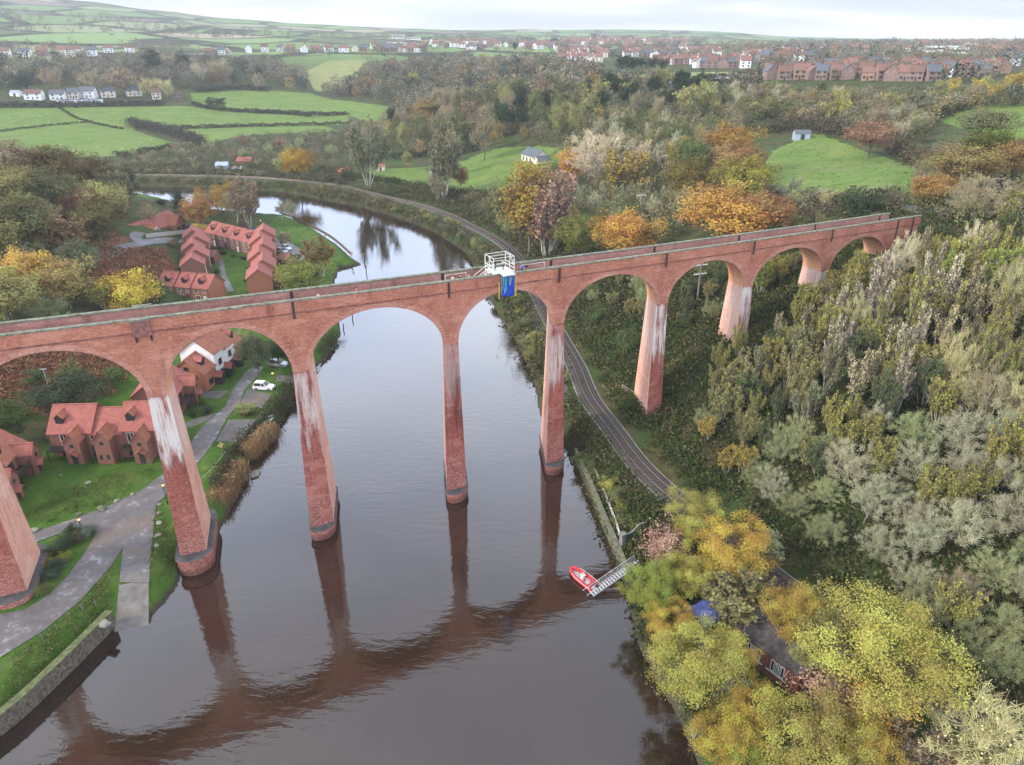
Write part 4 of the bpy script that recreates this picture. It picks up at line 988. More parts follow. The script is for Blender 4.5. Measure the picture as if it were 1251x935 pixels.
carp((296,207), (304,205), M_CARW, 'second white car further from the blue-grey shed', suv=False, detail=False)
carp((230,280), (238,279), M_CARK, 'black car in front of the bungalow garage wing', detail=False)
# orange excavator on the meadow edge
P = at(417,213); o = empty('excavator', (P.x, P.y, P.z), .3, 'small orange tracked excavator at the edge of the meadow', 'excavator'); MO = paint('paint_orange', (.80,.13,.02))
b = MB(); b.box((-1.6,-1.3,0),(1.6,-.8,.8)); b.build('track', M_TYRE, o); b = MB(); b.box((-1.6,.8,0),(1.6,1.3,.8)); b.build('track', M_TYRE, o)
b = MB(); b.box((-1.7,-1.2,.8),(1.2,1.2,1.9)); b.box((-.2,-1.1,1.9),(1.1,.1,3.0)); b.build('cab', MO, o); b = MB(); b.box((0,-1.13,2.0),(1.14,-.1,2.8)); b.build('windows', M_GLASS, o)
b = MB(); b.tube((1.2,.5,1.6),(3.2,.5,3.6),.22,.18,6); b.tube((3.2,.5,3.6),(5.0,.5,1.8),.18,.13,6); b.build('boom', MO, o); b = MB(); b.cbox((5.0,.5,1.4),(.7,.9,.7)); b.build('bucket', M_RUBB, o)
# ================================================================== people
SKIN = simple('skin', (.50,.32,.25), .6, .06, 3); HAIR = simple('dark_hair', (.04,.03,.025), .7, .2, 5)
_cl = {}
def cloth(c):
    if c not in _cl: _cl[c] = simple('cloth_%d' % len(_cl), c, .9, .15, 3)
    return _cl[c]
def person(loc, rz, label, top, trousers, pose='stand', hat=None, group=None):
    """one continuous skinned body; pose: stand, sit, lean, walk"""
    sit = pose == 'sit'; hipz = .93 if not sit else .42
    J = {}
    def add(n, p, r, par=None): J[n] = (p, r, par)
    ln = .25 if pose == 'lean' else 0.0
    add('hip', (0,0,hipz), .145); add('belly', (ln*.3,0,hipz+.2), .135, 'hip'); add('chest', (ln*.8,0,hipz+.42), .15, 'belly'); add('neck', (ln*1.1,0,hipz+.57), .055, 'chest'); add('jaw', (ln*1.2+.02,0,hipz+.66), .085, 'neck'); add('crown', (ln*1.25,0,hipz+.78), .10, 'jaw')
    for s, k in ((-1, 'r'), (1, 'l')):
        w = s*(.12 if pose == 'walk' else .03)
        if sit:
            add('knee'+k, (.44, s*.13, .46), .075, 'hip'); add('ankle'+k, (.50, s*.13, .08), .05, 'knee'+k); add('toe'+k, (.66, s*.14, .04), .038, 'ankle'+k)
        else:
            add('knee'+k, (.03+w, s*.10, .50), .072, 'hip'); add('ankle'+k, (-.02+w*1.7, s*.11, .08), .048, 'knee'+k); add('toe'+k, (.15+w*1.7, s*.12, .035), .038, 'ankle'+k)
        fw = .28 if (sit or pose == 'lean') else .05 - w*1.2
        add('sho'+k, (ln*.9, s*.185, hipz+.48), .062, 'chest'); add('elb'+k, (ln*.9+fw*.4, s*.26, hipz+.23), .045, 'sho'+k); add('wri'+k, (ln*.9+fw, s*.24, hipz+.02+(.1 if fw > .2 else 0)), .033, 'elb'+k); add('hand'+k, (ln*.9+fw+.04, s*.235, hipz-.08+(.12 if fw > .2 else 0)), .038, 'wri'+k)
        for q, (dx, ll) in enumerate(((-.03,.075),(-.01,.085),(.012,.08),(.032,.065))): add('f%d%s' % (q, k), (ln*.9+fw+.06+dx, s*.225, hipz-.08-ll+(.12 if fw > .2 else 0)), .010, 'hand'+k)
        add('th'+k, (ln*.9+fw+.10, s*.20, hipz-.12+(.12 if fw > .2 else 0)), .012, 'hand'+k)
    names = list(J); idx = {n: i for i, n in enumerate(names)}
    me = bpy.data.meshes.new('person'); me.from_pydata([J[n][0] for n in names], [(idx[n], idx[J[n][2]]) for n in names if J[n][2]], [])
    ob = bpy.data.objects.new('person_tmp', me); COL.objects.link(ob)
    md = ob.modifiers.new('skin', 'SKIN'); md.use_smooth_shade = True
    for i, n in enumerate(names):
        sv = me.skin_vertices[0].data[i]; sv.radius = (J[n][1]*.85, J[n][1]*1.12) if n in ('hip','belly','chest') else (J[n][1], J[n][1]); sv.use_root = (i == 0)
    sb_ = ob.modifiers.new('sub', 'SUBSURF'); sb_.levels = 1; sb_.render_levels = 1
    dg = bpy.context.evaluated_depsgraph_get(); m2 = bpy.data.meshes.new_from_object(ob.evaluated_get(dg)); bpy.data.objects.remove(ob)
    m2.name = 'person'; m2.materials.clear()
    for mt in (cloth(top), cloth(trousers), SKIN, M_RUBB): m2.materials.append(mt)
    pts = [(Vector(J[n][0]), n) for n in names]
    for f in m2.polygons:
        n = min(pts, key=lambda q: (q[0]-f.center).length)[1]
        f.material_index = 2 if n in ('jaw','crown','neck') or n[:4] in ('hand','wril','wrir') or n[:2] in ('f0','f1','f2','f3','th') else (3 if n[:3] in ('toe',) else (1 if n[:3] in ('hip','kne','ank') else 0))
        f.use_smooth = True
    o = bpy.data.objects.new('person', m2); COL.objects.link(o); o.location = loc; o.rotation_euler = (0,0,rz); tag(o, label, 'person', group)
    hc = Vector(J['crown'][0])
    b = MB(); b.sphere((hc.x-.012, hc.y, hc.z+.022), .112, 0, 10, 6, (1,.92,.95)); b.f = [f for f in b.f if sum(b.v[i][2] for i in f)/len(f) > hc.z-.0 or sum(b.v[i][0] for i in f)/len(f) < hc.x-.05]; b.m = [0]*len(b.f)
    b.build('hat' if hat else 'hair', cloth(hat) if hat else HAIR, o, smooth=True)
    fb = MB()
    for s in (-1, 1): fb.sphere((hc.x+.094, s*.035, hc.z-.035), .012, 0, 6, 4)
    fb.sphere((hc.x+.105, 0, hc.z-.07), .016, 1, 6, 4); fb.cbox((hc.x+.088, 0, hc.z-.115), (.014,.045,.01), 2)
    fb.build('face', [HAIR, SKIN, simple('lips', (.35,.12,.1), .6, .05, 3)], o)
    return o
def on_deck(t, w): x, y, z = vp(t, w, vz(t)-1.35); return (x, y, z)
# ================================================================== jump platform and people on the viaduct
def vframe(t, w, z):
    """empty-local frame: x along the viaduct, y away from the camera side"""
    x, y, _ = vp(t, w); x2, y2, _ = vp(t+1, w); return (x, y, z), math.atan2(y2-y, x2-x)
tj = -1.45; zt = vz(tj)
loc, rz = vframe(tj, 0, zt-1.35)
M_ALU = simple('white_tube', (.60,.60,.55), .5, .15, 3); M_TARP = simple('blue_tarpaulin', (.015,.055,.42), .45, .35, 1.6, bump=.8); M_ROPE = simple('turquoise_rope', (.06,.42,.36), .7, .1, 4); M_ROPEW = simple('pale_rope', (.55,.55,.60), .7, .1, 4); M_YEL = simple('yellow_strap', (.55,.38,.08), .7, .2, 3)
o = empty('jump_platform', loc, rz, 'white scaffold jump platform with stairs straddling the viaduct parapet', 'scaffold')
X0, X1, Y0, Y1 = -1.75, 1.75, -.15, 2.9
def tub(name, segs, r=.055, mat=None, par=o):
    b = MB()
    for a, c in segs: b.tube(a, c, r, r, 6)
    return b.build(name, mat or M_ALU, par)
H0, H1, H2 = 1.5, 2.55, 3.9
for (x, y) in ((X0,Y0),(X1,Y0),(X0,Y1),(X1,Y1),(X0,1.4),(X1,1.4)): tub('upright', [((x,y,0 if y > .5 else 1.36),(x,y,H2))], .065)
for z in (H0, 2.05, H1, H2):
    sg = [((X0,Y0,z),(X0,Y1,z)),((X1,Y0,z),(X1,Y1,z)),((X0,Y1,z),(X1,Y1,z))]
    if z in (H0, H2): sg.append(((X0,Y0,z),(X1,Y0,z)))
    if z == H2: sg.append(((X0,1.4,z),(X1,1.4,z)))
    tub('rail', sg, .05)
tub('brace', [((X0,Y1,.2),(X1,Y1,H0)),((X0,1.4,.2),(X0,Y1,H0)),((X1,1.4,.2),(X1,Y1,H0)),((X0,Y0,H1),(X0,1.4,H2)),((X1,Y0,H1),(X1,1.4,H2))], .04)
b = MB(); b.box((X0,-.1,H0-.1),(X1,Y1,H0)); b.build('platform_deck', M_ALU, o)
st = tub('stair', [((X0-2.4,.9,0),(X0,.9,H0)),((X0-2.4,2.0,0),(X0,2.0,H0)),((X0-2.4,.9,1.0),(X0,.9,H0+1.0)),((X0-2.4,2.0,1.0),(X0,2.0,H0+1.0)),((X0-2.4,.9,.5),(X0,.9,H0+.5)),((X0-2.4,.9,0),(X0-2.4,.9,1.0)),((X0-2.4,2.0,0),(X0-2.4,2.0,1.0))], .05)
for k in range(6):
    b = MB(); q = (k+.5)/6; b.box((X0-2.4+2.4*q-.14,.9,H0*q-.03),(X0-2.4+2.4*q+.14,2.0,H0*q+.02)); b.build('tread', M_ALU, st)
o2 = empty('jump_mat', vframe(tj+.35, .55, zt+.03)[0], rz, 'white padded mat lying over the parapet under the platform', 'mat')
b = MB()
for k in range(9):
    for j, (y, z) in enumerate(((.75,.05),(.2,.16),(-.35,.2),(-.75,.08),(-.8,-.12),(-.3,-.0),(.2,.0),(.75,.0))):
        b.v.append((-1.05+2.1*k/8, y, z+.05*math.sin(k*2.1+j)))
for k in range(8):
    for j in range(8): b.f.append((k*8+j, k*8+(j+1) % 8, k*8+8+(j+1) % 8, k*8+8+j)); b.m.append(0)
b.f += [tuple(range(8))[::-1], tuple(range(64, 72))]; b.m += [0, 0]
b.build('pad', simple('mat_canvas', (.52,.53,.53), .8, .15, 2), o2, smooth=True)
# blue tarpaulin on the spandrel face with looped ropes
lt, rt = vframe(tj+.55, .22, zt)
ta = empty('tarpaulin', lt, rt, 'blue tarpaulin hanging down the viaduct face below the jump platform', 'tarpaulin')
b = MB(); nx_, nz_ = 9, 12
for i in range(nz_+1):
    for j in range(nx_+1):
        u, v = j/nx_, i/nz_; y = -.03*math.sin(u*9+v*3)-.05*math.sin(u*3+v*7)*v
        b.v.append((-1.08+2.16*u+.04*math.sin(v*5), -.25+y, -.1-3.5*v+.06*math.sin(u*7)))
for i in range(nz_):
    for j in range(nx_): a = i*(nx_+1)+j; b.f.append((a, a+nx_+1, a+nx_+2, a+1)); b.m.append(0)
sh_ = b.build('sheet', M_TARP, ta, smooth=True); sm = sh_.modifiers.new('thick', 'SOLIDIFY'); sm.thickness = .02
b = MB()
for x in (-1.1, 1.1): b.tube((x,-.25,-.08),(x,-.25,-3.6),.02,.02,5)
b.tube((-1.1,-.27,-.08),(1.1,-.27,-.08),.035,.035,5); b.build('eyelet_bar', M_ALU, ta)
def loop(name, x0, x1, dep, mat, lab, r=.05):
    P = [(x0+(x1-x0)*k/14, -.42-.02*math.sin(k), -.05-dep*math.sin(math.pi*k/14)**.55) for k in range(15)]
    q = empty(name, lt, rt, lab, 'rope', 'ropes looped over the blue tarpaulin'); b = MB(); b.path(P, r, 5, 0); b.build('strand', mat, q)
loop('rope_loop', -.85, -.5, 2.9, M_ROPE, 'longest turquoise rope loop against the blue tarpaulin', .06); loop('rope_loop', -.62, -.3, 2.5, M_ROPE, 'second turquoise rope loop, a little shorter and inside the longest'); loop('rope_loop', .05, .4, 1.7, M_ROPEW, 'pale rope loop over the middle of the blue tarpaulin', .035); loop('rope_loop', .25, .62, 1.2, M_ROPE, 'shortest turquoise rope loop near the tarpaulin edge', .04)
for s, lab in ((-1, 'yellow strap hanging on the upstream-left edge of the tarpaulin'), (1, 'yellow strap hanging on the right edge of the tarpaulin')):
    q = empty('strap', vframe(tj+.55+s*1.45, .18, zt)[0], rt, lab, 'strap'); b = MB(); z0 = -1.2 if s < 0 else -.2
    b.box((-.09,-.10,-3.9),(.09,.0,z0)); b.build('webbing', M_YEL, q)
# light barriers on the track bed
for t0, n, lab in ((-10.6, 3.4, 'white tubular barrier around the seated group on the viaduct'), (2.2, 4.2, 'white tubular barrier on the deck right of the jump platform')):
    l, r_ = vframe(t0, -1.2, vz(t0)-1.35); q = empty('barrier', l, r_, lab, 'barrier')
    tub('rail', [((0,0,1.9 if t0 > 0 else 1.8),(n,0,1.9 if t0 > 0 else 1.8)),((0,0,1.0),(n,0,1.0))], .035, M_ALU, q)
    for x in (0, n): tub('post', [((x,0,0),(x,0,1.9 if t0 > 0 else 1.8))], .04, M_ALU, q)
va = math.atan2(vd[1], vd[0])
person(on_deck(2.2,-1.0)[:2]+(on_deck(2.2,-1.0)[2]+.55,), va-1.2, 'person in a bright blue jacket leaning at the parapet beside the tarpaulin', (.02,.12,.62), (.03,.03,.04), 'lean')
person(on_deck(3.1,-1.1)[:2]+(on_deck(3.1,-1.1)[2]+.45,), va-1.9, 'person in dark clothes with red collar next to the blue jacket', (.03,.03,.04), (.03,.03,.05), 'stand')
x, y, z = vp(tj-.7, -1.6, vz(tj)+.15); person((x,y,z), va-1.2, 'person in a black top standing under the scaffold frame', (.02,.02,.022), (.05,.05,.06), 'stand', hat=(.02,.02,.02))
x, y, z = vp(tj+.5, -1.3, vz(tj)+.15); person((x,y,z), va-1.7, 'person in a pale top on the jump platform holding ropes', (.55,.55,.55), (.04,.04,.05), 'lean')
x, y, z = on_deck(-9.6,-.75); person((x,y,z+.55), va-1.3, 'seated person in white leaning on the parapet inside the barrier', (.75,.73,.70), (.6,.58,.55), 'sit')
x, y, z = on_deck(-8.3,-.8); person((x,y,z+.5), va-1.6, 'dark-clothed person between the white and pink figures on the viaduct', (.03,.03,.04), (.03,.03,.05), 'sit')
x, y, z = on_deck(-6.9,-.8); person((x,y,z+.5), va-1.5, 'person in a pink top sitting at the end of the group on the viaduct', (.60,.25,.25), (.04,.04,.06), 'sit')
x, y, z = on_deck(-24.2,-.8); person((x,y,z+.5), va+.3, 'lone person in a red jacket sitting on the viaduct deck', (.62,.04,.03), (.03,.03,.04), 'sit')
x, y, z = on_deck(-29.6,-.75); person((x,y,z+.45), va-1.4, 'lone person in cream clothes leaning on the left part of the parapet', (.66,.60,.52), (.5,.42,.36), 'sit')
q = empty('bag', (on_deck(-4.3,-.75)[0], on_deck(-4.3,-.75)[1], vz(-4.3)-.85), va, 'round blue bag at the foot of the platform stairs', 'bag'); b = MB(); b.sphere((0,0,.3), .34, 0, 10, 6, (1.1,.8,.85)); b.build('body', simple('blue_bag', (.03,.12,.45), .7, .15, 3), q, smooth=True); b = MB(); b.path([(-.2,0,.55),(-.1,0,.72),(.1,0,.72),(.2,0,.55)], .025); b.build('strap', M_RUBB, q)
b = MB()
for k in range(5): b.cbox((k*.0,0,.12+k*.16),(.5-.02*k,.45,.15),0,.1*k)
q = empty('bag', (on_deck(-3.6,-.6)[0], on_deck(-3.6,-.6)[1], vz(-3.6)-1.35), va, 'stack of white gear sacks beside the blue bag', 'bag'); b.build('sacks', M_WHITE, q)
# path walkers past the viaduct end
P = at(1150,245); person((P.x,P.y,P.z), .8, 'walker in dark coat on the path beyond the viaduct end, taller one', (.03,.03,.045), (.03,.03,.04), 'walk'); person((P.x+1.1,P.y+.6,hz1(P.x+1.1,P.y+.6)), .9, 'walker in dark blue coat beside the taller walker', (.04,.05,.09), (.03,.03,.04), 'walk')
# ================================================================== river: boat, gangway, walls
M_RIB = simple('red_hypalon', (.56,.035,.05), .45, .08, 2); M_FLOOR = simple('grp_floor', (.72,.72,.72), .5, .08, 2)
bx, by = gz(713,708,.2); bw = math.atan2(gz(699,697,.2)[1]-gz(727,719,.2)[1], gz(699,697,.2)[0]-gz(727,719,.2)[0])
o = empty('boat', (bx,by,0), bw, 'red inflatable rescue boat with white floor beside the gangway', 'boat')
Lb = 2.75
def tube_path(P, r, n=10):
    b = MB(); V = [Vector(p) for p in P]
    for i, p in enumerate(V):
        d = (V[min(i+1, len(V)-1)]-V[max(i-1, 0)]).normalized(); u = Vector((0,0,1)).cross(d).normalized(); w = d.cross(u); rr = r[i] if isinstance(r, list) else r
        for k in range(n): a = 2*math.pi*k/n; b.v.append(tuple(p+u*rr*math.cos(a)+w*rr*math.sin(a)))
    for i in range(len(V)-1):
        for k in range(n): b.f.append((i*n+k, i*n+(k+1) % n, (i+1)*n+(k+1) % n, (i+1)*n+k)); b.m.append(0)
    b.f += [tuple(range(n))[::-1], tuple(range((len(V)-1)*n, len(V)*n))]; b.m += [0, 0]; return b
for s in (-1, 1):
    P = [(-Lb,s*.82,.32),(-Lb+.3,s*.84,.32),(-.8,s*.86,.33),(.8,s*.84,.36),(1.7,s*.66,.45),(2.3,s*.36,.56),(Lb-.12,s*.02,.64)]
    tube_path(P, [.08,.26,.27,.27,.26,.24,.2]).build('tube', M_RIB, o, smooth=True)
    b = MB(); b.path([(-2.2,s*1.02,.52),(-.8,s*1.06,.54),(.8,s*1.04,.58),(1.6,s*.86,.66)], .03, 5); b.build('grab_line', M_WHITE, o)
b = MB(); b.prism([(-2.6,-.7),(1.3,-.68),(2.2,-.25),(2.2,.25),(1.3,.68),(-2.6,.7)], -.25, .17); b.build('hull', M_FLOOR, o)
b = MB(); b.cbox((.1,0,.55),(.5,.55,.8)); b.cbox((.22,0,1.0),(.1,.5,.35)); b.build('console', M_FLOOR, o)
b = MB(); b.cbox((-1.5,-.25,.35),(.7,.45,.38)); b.cbox((-1.5,.35,.3),(.5,.4,.3)); b.build('seat', M_RIB, o)
b = MB(); b.cbox((-2.72,0,.75),(.34,.36,.55)); b.cbox((-2.78,0,.2),(.14,.2,.7)); b.build('outboard_motor', M_RUBB, o)
cb, sb2 = math.cos(bw), math.sin(bw)
def onboat(x, y, z=.17): return (bx+x*cb-y*sb2, by+x*sb2+y*cb, z)
person(onboat(.75,.15), bw+.4, 'standing crew member in red jacket and pale trousers aboard the red boat', (.60,.03,.03), (.58,.56,.52), 'stand', hat=(.55,.03,.03))
person(onboat(-1.95,-.1,.12), bw, 'crew member in dark drysuit with red life vest at the boat stern', (.10,.02,.03), (.02,.02,.03), 'sit')
person(onboat(-.65,.35,.1), bw+.2, 'crew member in red sitting amidships on the red boat', (.62,.04,.04), (.55,.05,.05), 'sit')
# gangway
M_GALV = simple('galvanised', (.46,.48,.49), .5, .15, 3, metal=.2)
A = Vector((*gz(722,726,.25), .25)); Bp = Vector((*gz(779,687,2.9), 2.9)); dv_ = (Bp-A); Lg = dv_.length
o = empty('gangway', A, math.atan2(dv_.y, dv_.x), 'silver aluminium gangway sloping from the wooded bank to the water', 'gangway')
sl_ = math.atan2(dv_.z, math.hypot(dv_.x, dv_.y)); RX = Matrix.Rotation(-sl_, 4, 'Y')
def gbuild(b, nm, mat, par=o): b.v = [tuple(RX @ Vector(p)) for p in b.v]; return b.build(nm, mat, par)
b = MB()
for k in range(int(Lg/.45)): b.box((k*.45+.05,-.5,.0),(k*.45+.30,.5,.05))
gbuild(b, 'deck_planks', M_GALV)['kind'] = 'stuff'
for s in (-.55, .55):
    b = MB(); b.box((0,s-.05,-.08),(Lg,s+.05,.12)); gbuild(b, 'stringer', M_GALV)
    b = MB(); b.tube((-.8,s,.95),(Lg,s,.95),.045,.045,6); b.tube((0,s,.5),(Lg,s,.5),.03,.03,6); gbuild(b, 'handrail', M_GALV)
    for k in range(9): b = MB(); b.tube((Lg*k/8,s,.1),(Lg*k/8,s,.95),.03,.03,6); gbuild(b, 'stanchion', M_GALV)
# quay walls
def wallstrip(name, P, zt_, zb_, th, mat, label, capmat=None, inland=1):
    P = np.asarray(P); d = np.gradient(P, axis=0); d /= np.linalg.norm(d, axis=1)[:,None]; nn = np.stack([-d[:,1], d[:,0]], 1)*inland
    o = empty(name, (P[0][0], P[0][1], 0), 0, label, 'wall')
    def strip(w0, w1, z0, z1):
        b = MB()
        for p, q in zip(P, nn):
            for w, z in ((w0,z0),(w1,z0),(w1,z1),(w0,z1)): b.v.append((p[0]+q[0]*w-P[0][0], p[1]+q[1]*w-P[0][1], z))
        for i in range(len(P)-1):
            for j in range(4): b.f.append((4*i+j,4*i+(j+1) % 4,4*i+4+(j+1) % 4,4*i+4+j)); b.m.append(0)
        b.f += [(3,2,1,0), tuple(range(4*len(P)-4, 4*len(P)))]; b.m += [0, 0]
        import bmesh
        return b
    for nm, b, m_ in (('masonry', strip(0, th, zb_, zt_), mat), ('coping', strip(-.08, th+.08, zt_+.002, zt_+.14), capmat or mat)):
        q = b.build(nm, m_, o)
        import bmesh
        bm = bmesh.new(); bm.from_mesh(q.data); bmesh.ops.recalc_face_normals(bm, faces=bm.faces); bm.to_mesh(q.data); bm.free()
    return o
M_MOSS = simple('moss_cap', (.11,.125,.055), .95, .5, 1.5, bump=.6); M_STONE = simple('quay_stone', (.12,.10,.075), .95, .65, 2.2, bump=1.0); M_MOSSW = simple('mossy_concrete', (.15,.155,.10), .95, .5, 1.2, bump=.5)
wallstrip('quay_wall', smooth_line(LW[2:7], 8), 2.55, -1.5, .8, M_STONE, 'rough stone quay wall edging the lawn beside the slipway', M_MOSS, -1)
iw = [i for i, p in enumerate(RIGHT) if p in ((756,692),(701,562))]
wallstrip('river_wall', smooth_line(RW[iw[0]+1:iw[1]+3], 8), 2.35, -1.5, .45, M_MOSSW, 'low mossy concrete river wall between the pier and the gangway', M_MOSSW, -1)
# railing along the right bank
P = smooth_line(pl([(716,556),(727,580),(741,613),(752,642),(757,658),(760,668)], 2.4), 5)
o = empty('railing', (P[0][0],P[0][1],2.3), 0, 'white metal railing along the top of the river wall', 'railing'); b = MB()
for zz_ in (.55, 1.05): b.path([(p[0]-P[0][0], p[1]-P[0][1], zz_) for p in P], .045, 5)
b.build('rail', M_FRAMEW, o)
for p in P[::2]: b = MB(); b.tube((p[0]-P[0][0],p[1]-P[0][1],-.3),(p[0]-P[0][0],p[1]-P[0][1],1.1),.05,.05,6); b.build('post', M_FRAMEW, o)
# boatyard gate: stone pillar, green panel, arched rail
P = gz(760,664,2.6); o = empty('gateway', (*P, 2.4), R(30), 'green gate with curved top rail and stone pillar above the gangway', 'gate')
b = MB(); b.cbox((0,0,.9),(.7,.7,1.9)); b.cbox((0,0,1.95),(.9,.9,.22)); b.build('pillar', M_CONC, o)
b = MB(); b.box((.4,-.06,.0),(3.0,.06,1.5)); b.build('gate_panel', simple('green_paint', (.02,.10,.08), .6, .2, 2), o)
b = MB(); b.path([(.4,0,1.62),(1.2,0,1.62),(1.9,0,1.75),(2.4,0,2.2),(3.0,0,2.55),(3.8,0,2.6),(4.3,0,2.3)], .05, 6); b.build('arched_rail', M_GALV, o)
x, y = gz(751,634,3.0); person((x,y,hz1(x,y)), -1.2, 'person with grey hood standing behind the white railing', (.30,.30,.34), (.05,.05,.06), 'stand', hat=(.5,.5,.52))
x, y = gz(754,645,2.8); person((x,y,hz1(x,y)), -1.0, 'person in white top seated behind the railing near the gateway', (.75,.75,.78), (.2,.03,.04), 'sit')
# blue tarpaulin dome and fence by the pier
x, y = gz(866,772,3.0); o = empty('tent', (x,y,2.8), .5, 'royal blue tarpaulin shelter half covered by branches in the yellow trees', 'shelter')
b = MB()
nx_, ny_ = 10, 8
for i in range(nx_+1):
    for j in range(ny_+1):
        u, v = i/nx_*2-1, j/ny_*2-1; b.v.append((u*2.8, v*1.8, max(.15, 4.6-.7*v*v-.5*u*u*u*u+.15*math.sin(i*1.7+j*2.3))))
for i in range(nx_):
    for j in range(ny_): a = i*(ny_+1)+j; b.f.append((a, a+ny_+1, a+ny_+2, a+1)); b.m.append(0)
sh_ = b.build('canopy', simple('faded_blue_sheet', (.06,.085,.25), .8, .5, 1.2, bump=.8), o, smooth=True); sm = sh_.modifiers.new('thick', 'SOLIDIFY'); sm.thickness = .03
for s in (-3,3):
    for v in (-1.7,1.7): b = MB(); b.tube((s,v,0),(s,v,3.7),.06,.06,6); b.build('pole', M_TIMB, o)
# footings fence at pier foot
A = at(760,478); B_ = at(779,488); o = empty('fence', A, math.atan2(B_.y-A.y,B_.x-A.x), 'grey post and rail fence at the foot of the pier beside the railway', 'fence'); l = math.hypot(B_.x-A.x,B_.y-A.y)
for z in (.5,.95,1.4): b = MB(); b.box((0,-.03,z-.07),(l,.03,z+.07)); b.build('rail', M_TIMB, o)
for k in range(5): b = MB(); b.box((l*k/4-.07,-.11,-.3),(l*k/4+.07,-.035,1.6)); b.build('post', M_TIMB, o)
# ================================================================== left bank furniture
def lamp(px, label, h=3.4):
    x, y = gz(*px, ZB); o = empty('lamp_post', (x,y,ZB), 0, label, 'lamp post', 'lamp posts along the lane')
    b = MB(); b.tube((0,0,0),(0,0,.6),.11,.09,8); b.tube((0,0,.6),(0,0,h),.06,.05,8); b.tube((0,0,h),(0,0,h+.08),.16,.16,8); b.build('column', M_RUBB, o)
    b = MB(); b.sphere((0,0,h+.26), .2, 0, 10, 6, (1,1,1.1)); m_ = MLAMP; b.build('lantern', m_, o, smooth=True)
    b = MB(); b.tube((0,0,h+.45),(0,0,h+.6),.19,.03,8); b.build('cap', M_RUBB, o)
m, nt = new_mat('lit_lantern'); out = N(nt, 'ShaderNodeOutputMaterial'); p = N(nt, 'ShaderNodeBsdfPrincipled', ins={'Base Color': (.85,.5,.2,1), 'Emission Color': (1,.5,.15,1), 'Emission Strength': .8}); L(nt, p, 0, out, 0); MLAMP = m
lamp((205,616), 'black lamp post with orange lantern on the verge beside the tall pier'); lamp((336,475), 'black lamp post with orange lantern beside the white estate car'); lamp((99,643.5), 'short black lamp with lit lantern in the planted bed', 1.1); lamp((320,281), 'black lamp post at the top of the riverside lawn')
# chain fence above the quay wall
M_POSTG = simple('post_grey', (.15,.145,.13), .8, .2, 3)
cpx = [(2,822),(16,811),(34,797),(53,783),(70,770),(86,757),(102,746),(117,739)]
P = pl(cpx, ZB); o = empty('chain_fence', (P[0][0],P[0][1],ZB), 0, 'low post and wire fence on the grass above the stone quay wall', 'fence')
for p in P: b = MB(); b.tube((p[0]-P[0][0],p[1]-P[0][1],-.2),(p[0]-P[0][0],p[1]-P[0][1],.95),.07,.06,7); b.tube((p[0]-P[0][0],p[1]-P[0][1],.95),(p[0]-P[0][0],p[1]-P[0][1],1.05),.075,.05,7); b.build('post', M_POSTG, o)
b = MB()
for p, q in zip(P[:-1], P[1:]): b.path([(p[0]-P[0][0]+(q[0]-p[0])*k/6, p[1]-P[0][1]+(q[1]-p[1])*k/6, .85-.16*math.sin(math.pi*k/6)) for k in range(7)], .022, 4)
b.build('wire', M_RUBB, o)
# post and rail fence along the bank by the reeds
P = smooth_line(pl([(236,598),(252,585),(268,567),(282,548),(291,540),(306,524),(322,506)], 2.4), 3); o = empty('bank_fence', (P[0][0],P[0][1],ZB-.1), 0, 'thin wire fence between the lawn and the reedy river bank', 'fence')
b = MB(); b.path([(p[0]-P[0][0],p[1]-P[0][1],.75) for p in P], .025, 4); b.build('wire', M_LEAD, o)
for p in P: b = MB(); b.tube((p[0]-P[0][0],p[1]-P[0][1],-.6),(p[0]-P[0][0],p[1]-P[0][1],.85),.05,.05,6); b.build('post', M_TIMB, o)
M_ROCK = simple('pale_rock', (.25,.24,.20), .95, .3, 2.5, bump=.6)
rk = [((43,648.5),'pale boulder at the lawn corner beside the left pier'),((97,629),'small mossy rock on the lawn edge, second from the left pier'),((124,622),'largest mossy boulder on the lawn edge'),((143,612.5),'grey boulder on the lawn edge between the large one and the pier'),((162,604.5),'small pale boulder on the lawn edge nearest the tall pier'),
 ((195,617.5),'farthest white boulder in the verge line by the tall pier'),((194,628.5),'second farthest white boulder in the verge line'),((195,640),'middle white boulder in the verge line by the pier'),((193,655),'second nearest white boulder in the verge line'),((191.5,667),'nearest white boulder in the verge line'),((128,763),'rubble block at the end of the stone quay wall'),((108,590),'flat grey stone in the middle of the lawn'),((75,582),'small dark stone on the lawn near the balcony'),((309,566),'pale rocks in the shallows between the reed clumps')]
for k, (px, lab) in enumerate(rk):
    x, y = gz(*px, ZB); s = (.55,.4,.7,.45,.4,.4,.4,.45,.45,.42,.7,.6,.35,1.0)[k]; b = MB(); b.sphere((0,0,0), s, 0, 9, 6, (1.1,.8,.62 if k != 11 else .12))
    b.v = [(p[0]*(1+.25*math.sin(p[2]*7+k)), p[1]*(1+.3*math.sin(p[0]*6+k*2)), p[2]*(1+.25*math.cos(p[1]*5+k))) for p in b.v]
    q = b.build('boulder', M_ROCK if k not in (1,2) else M_MOSSW, loc=(x, y, ZB+.12 if k != 13 else .1)); tag(q, lab, 'rock'); q.rotation_euler = (0,0,k*1.3)
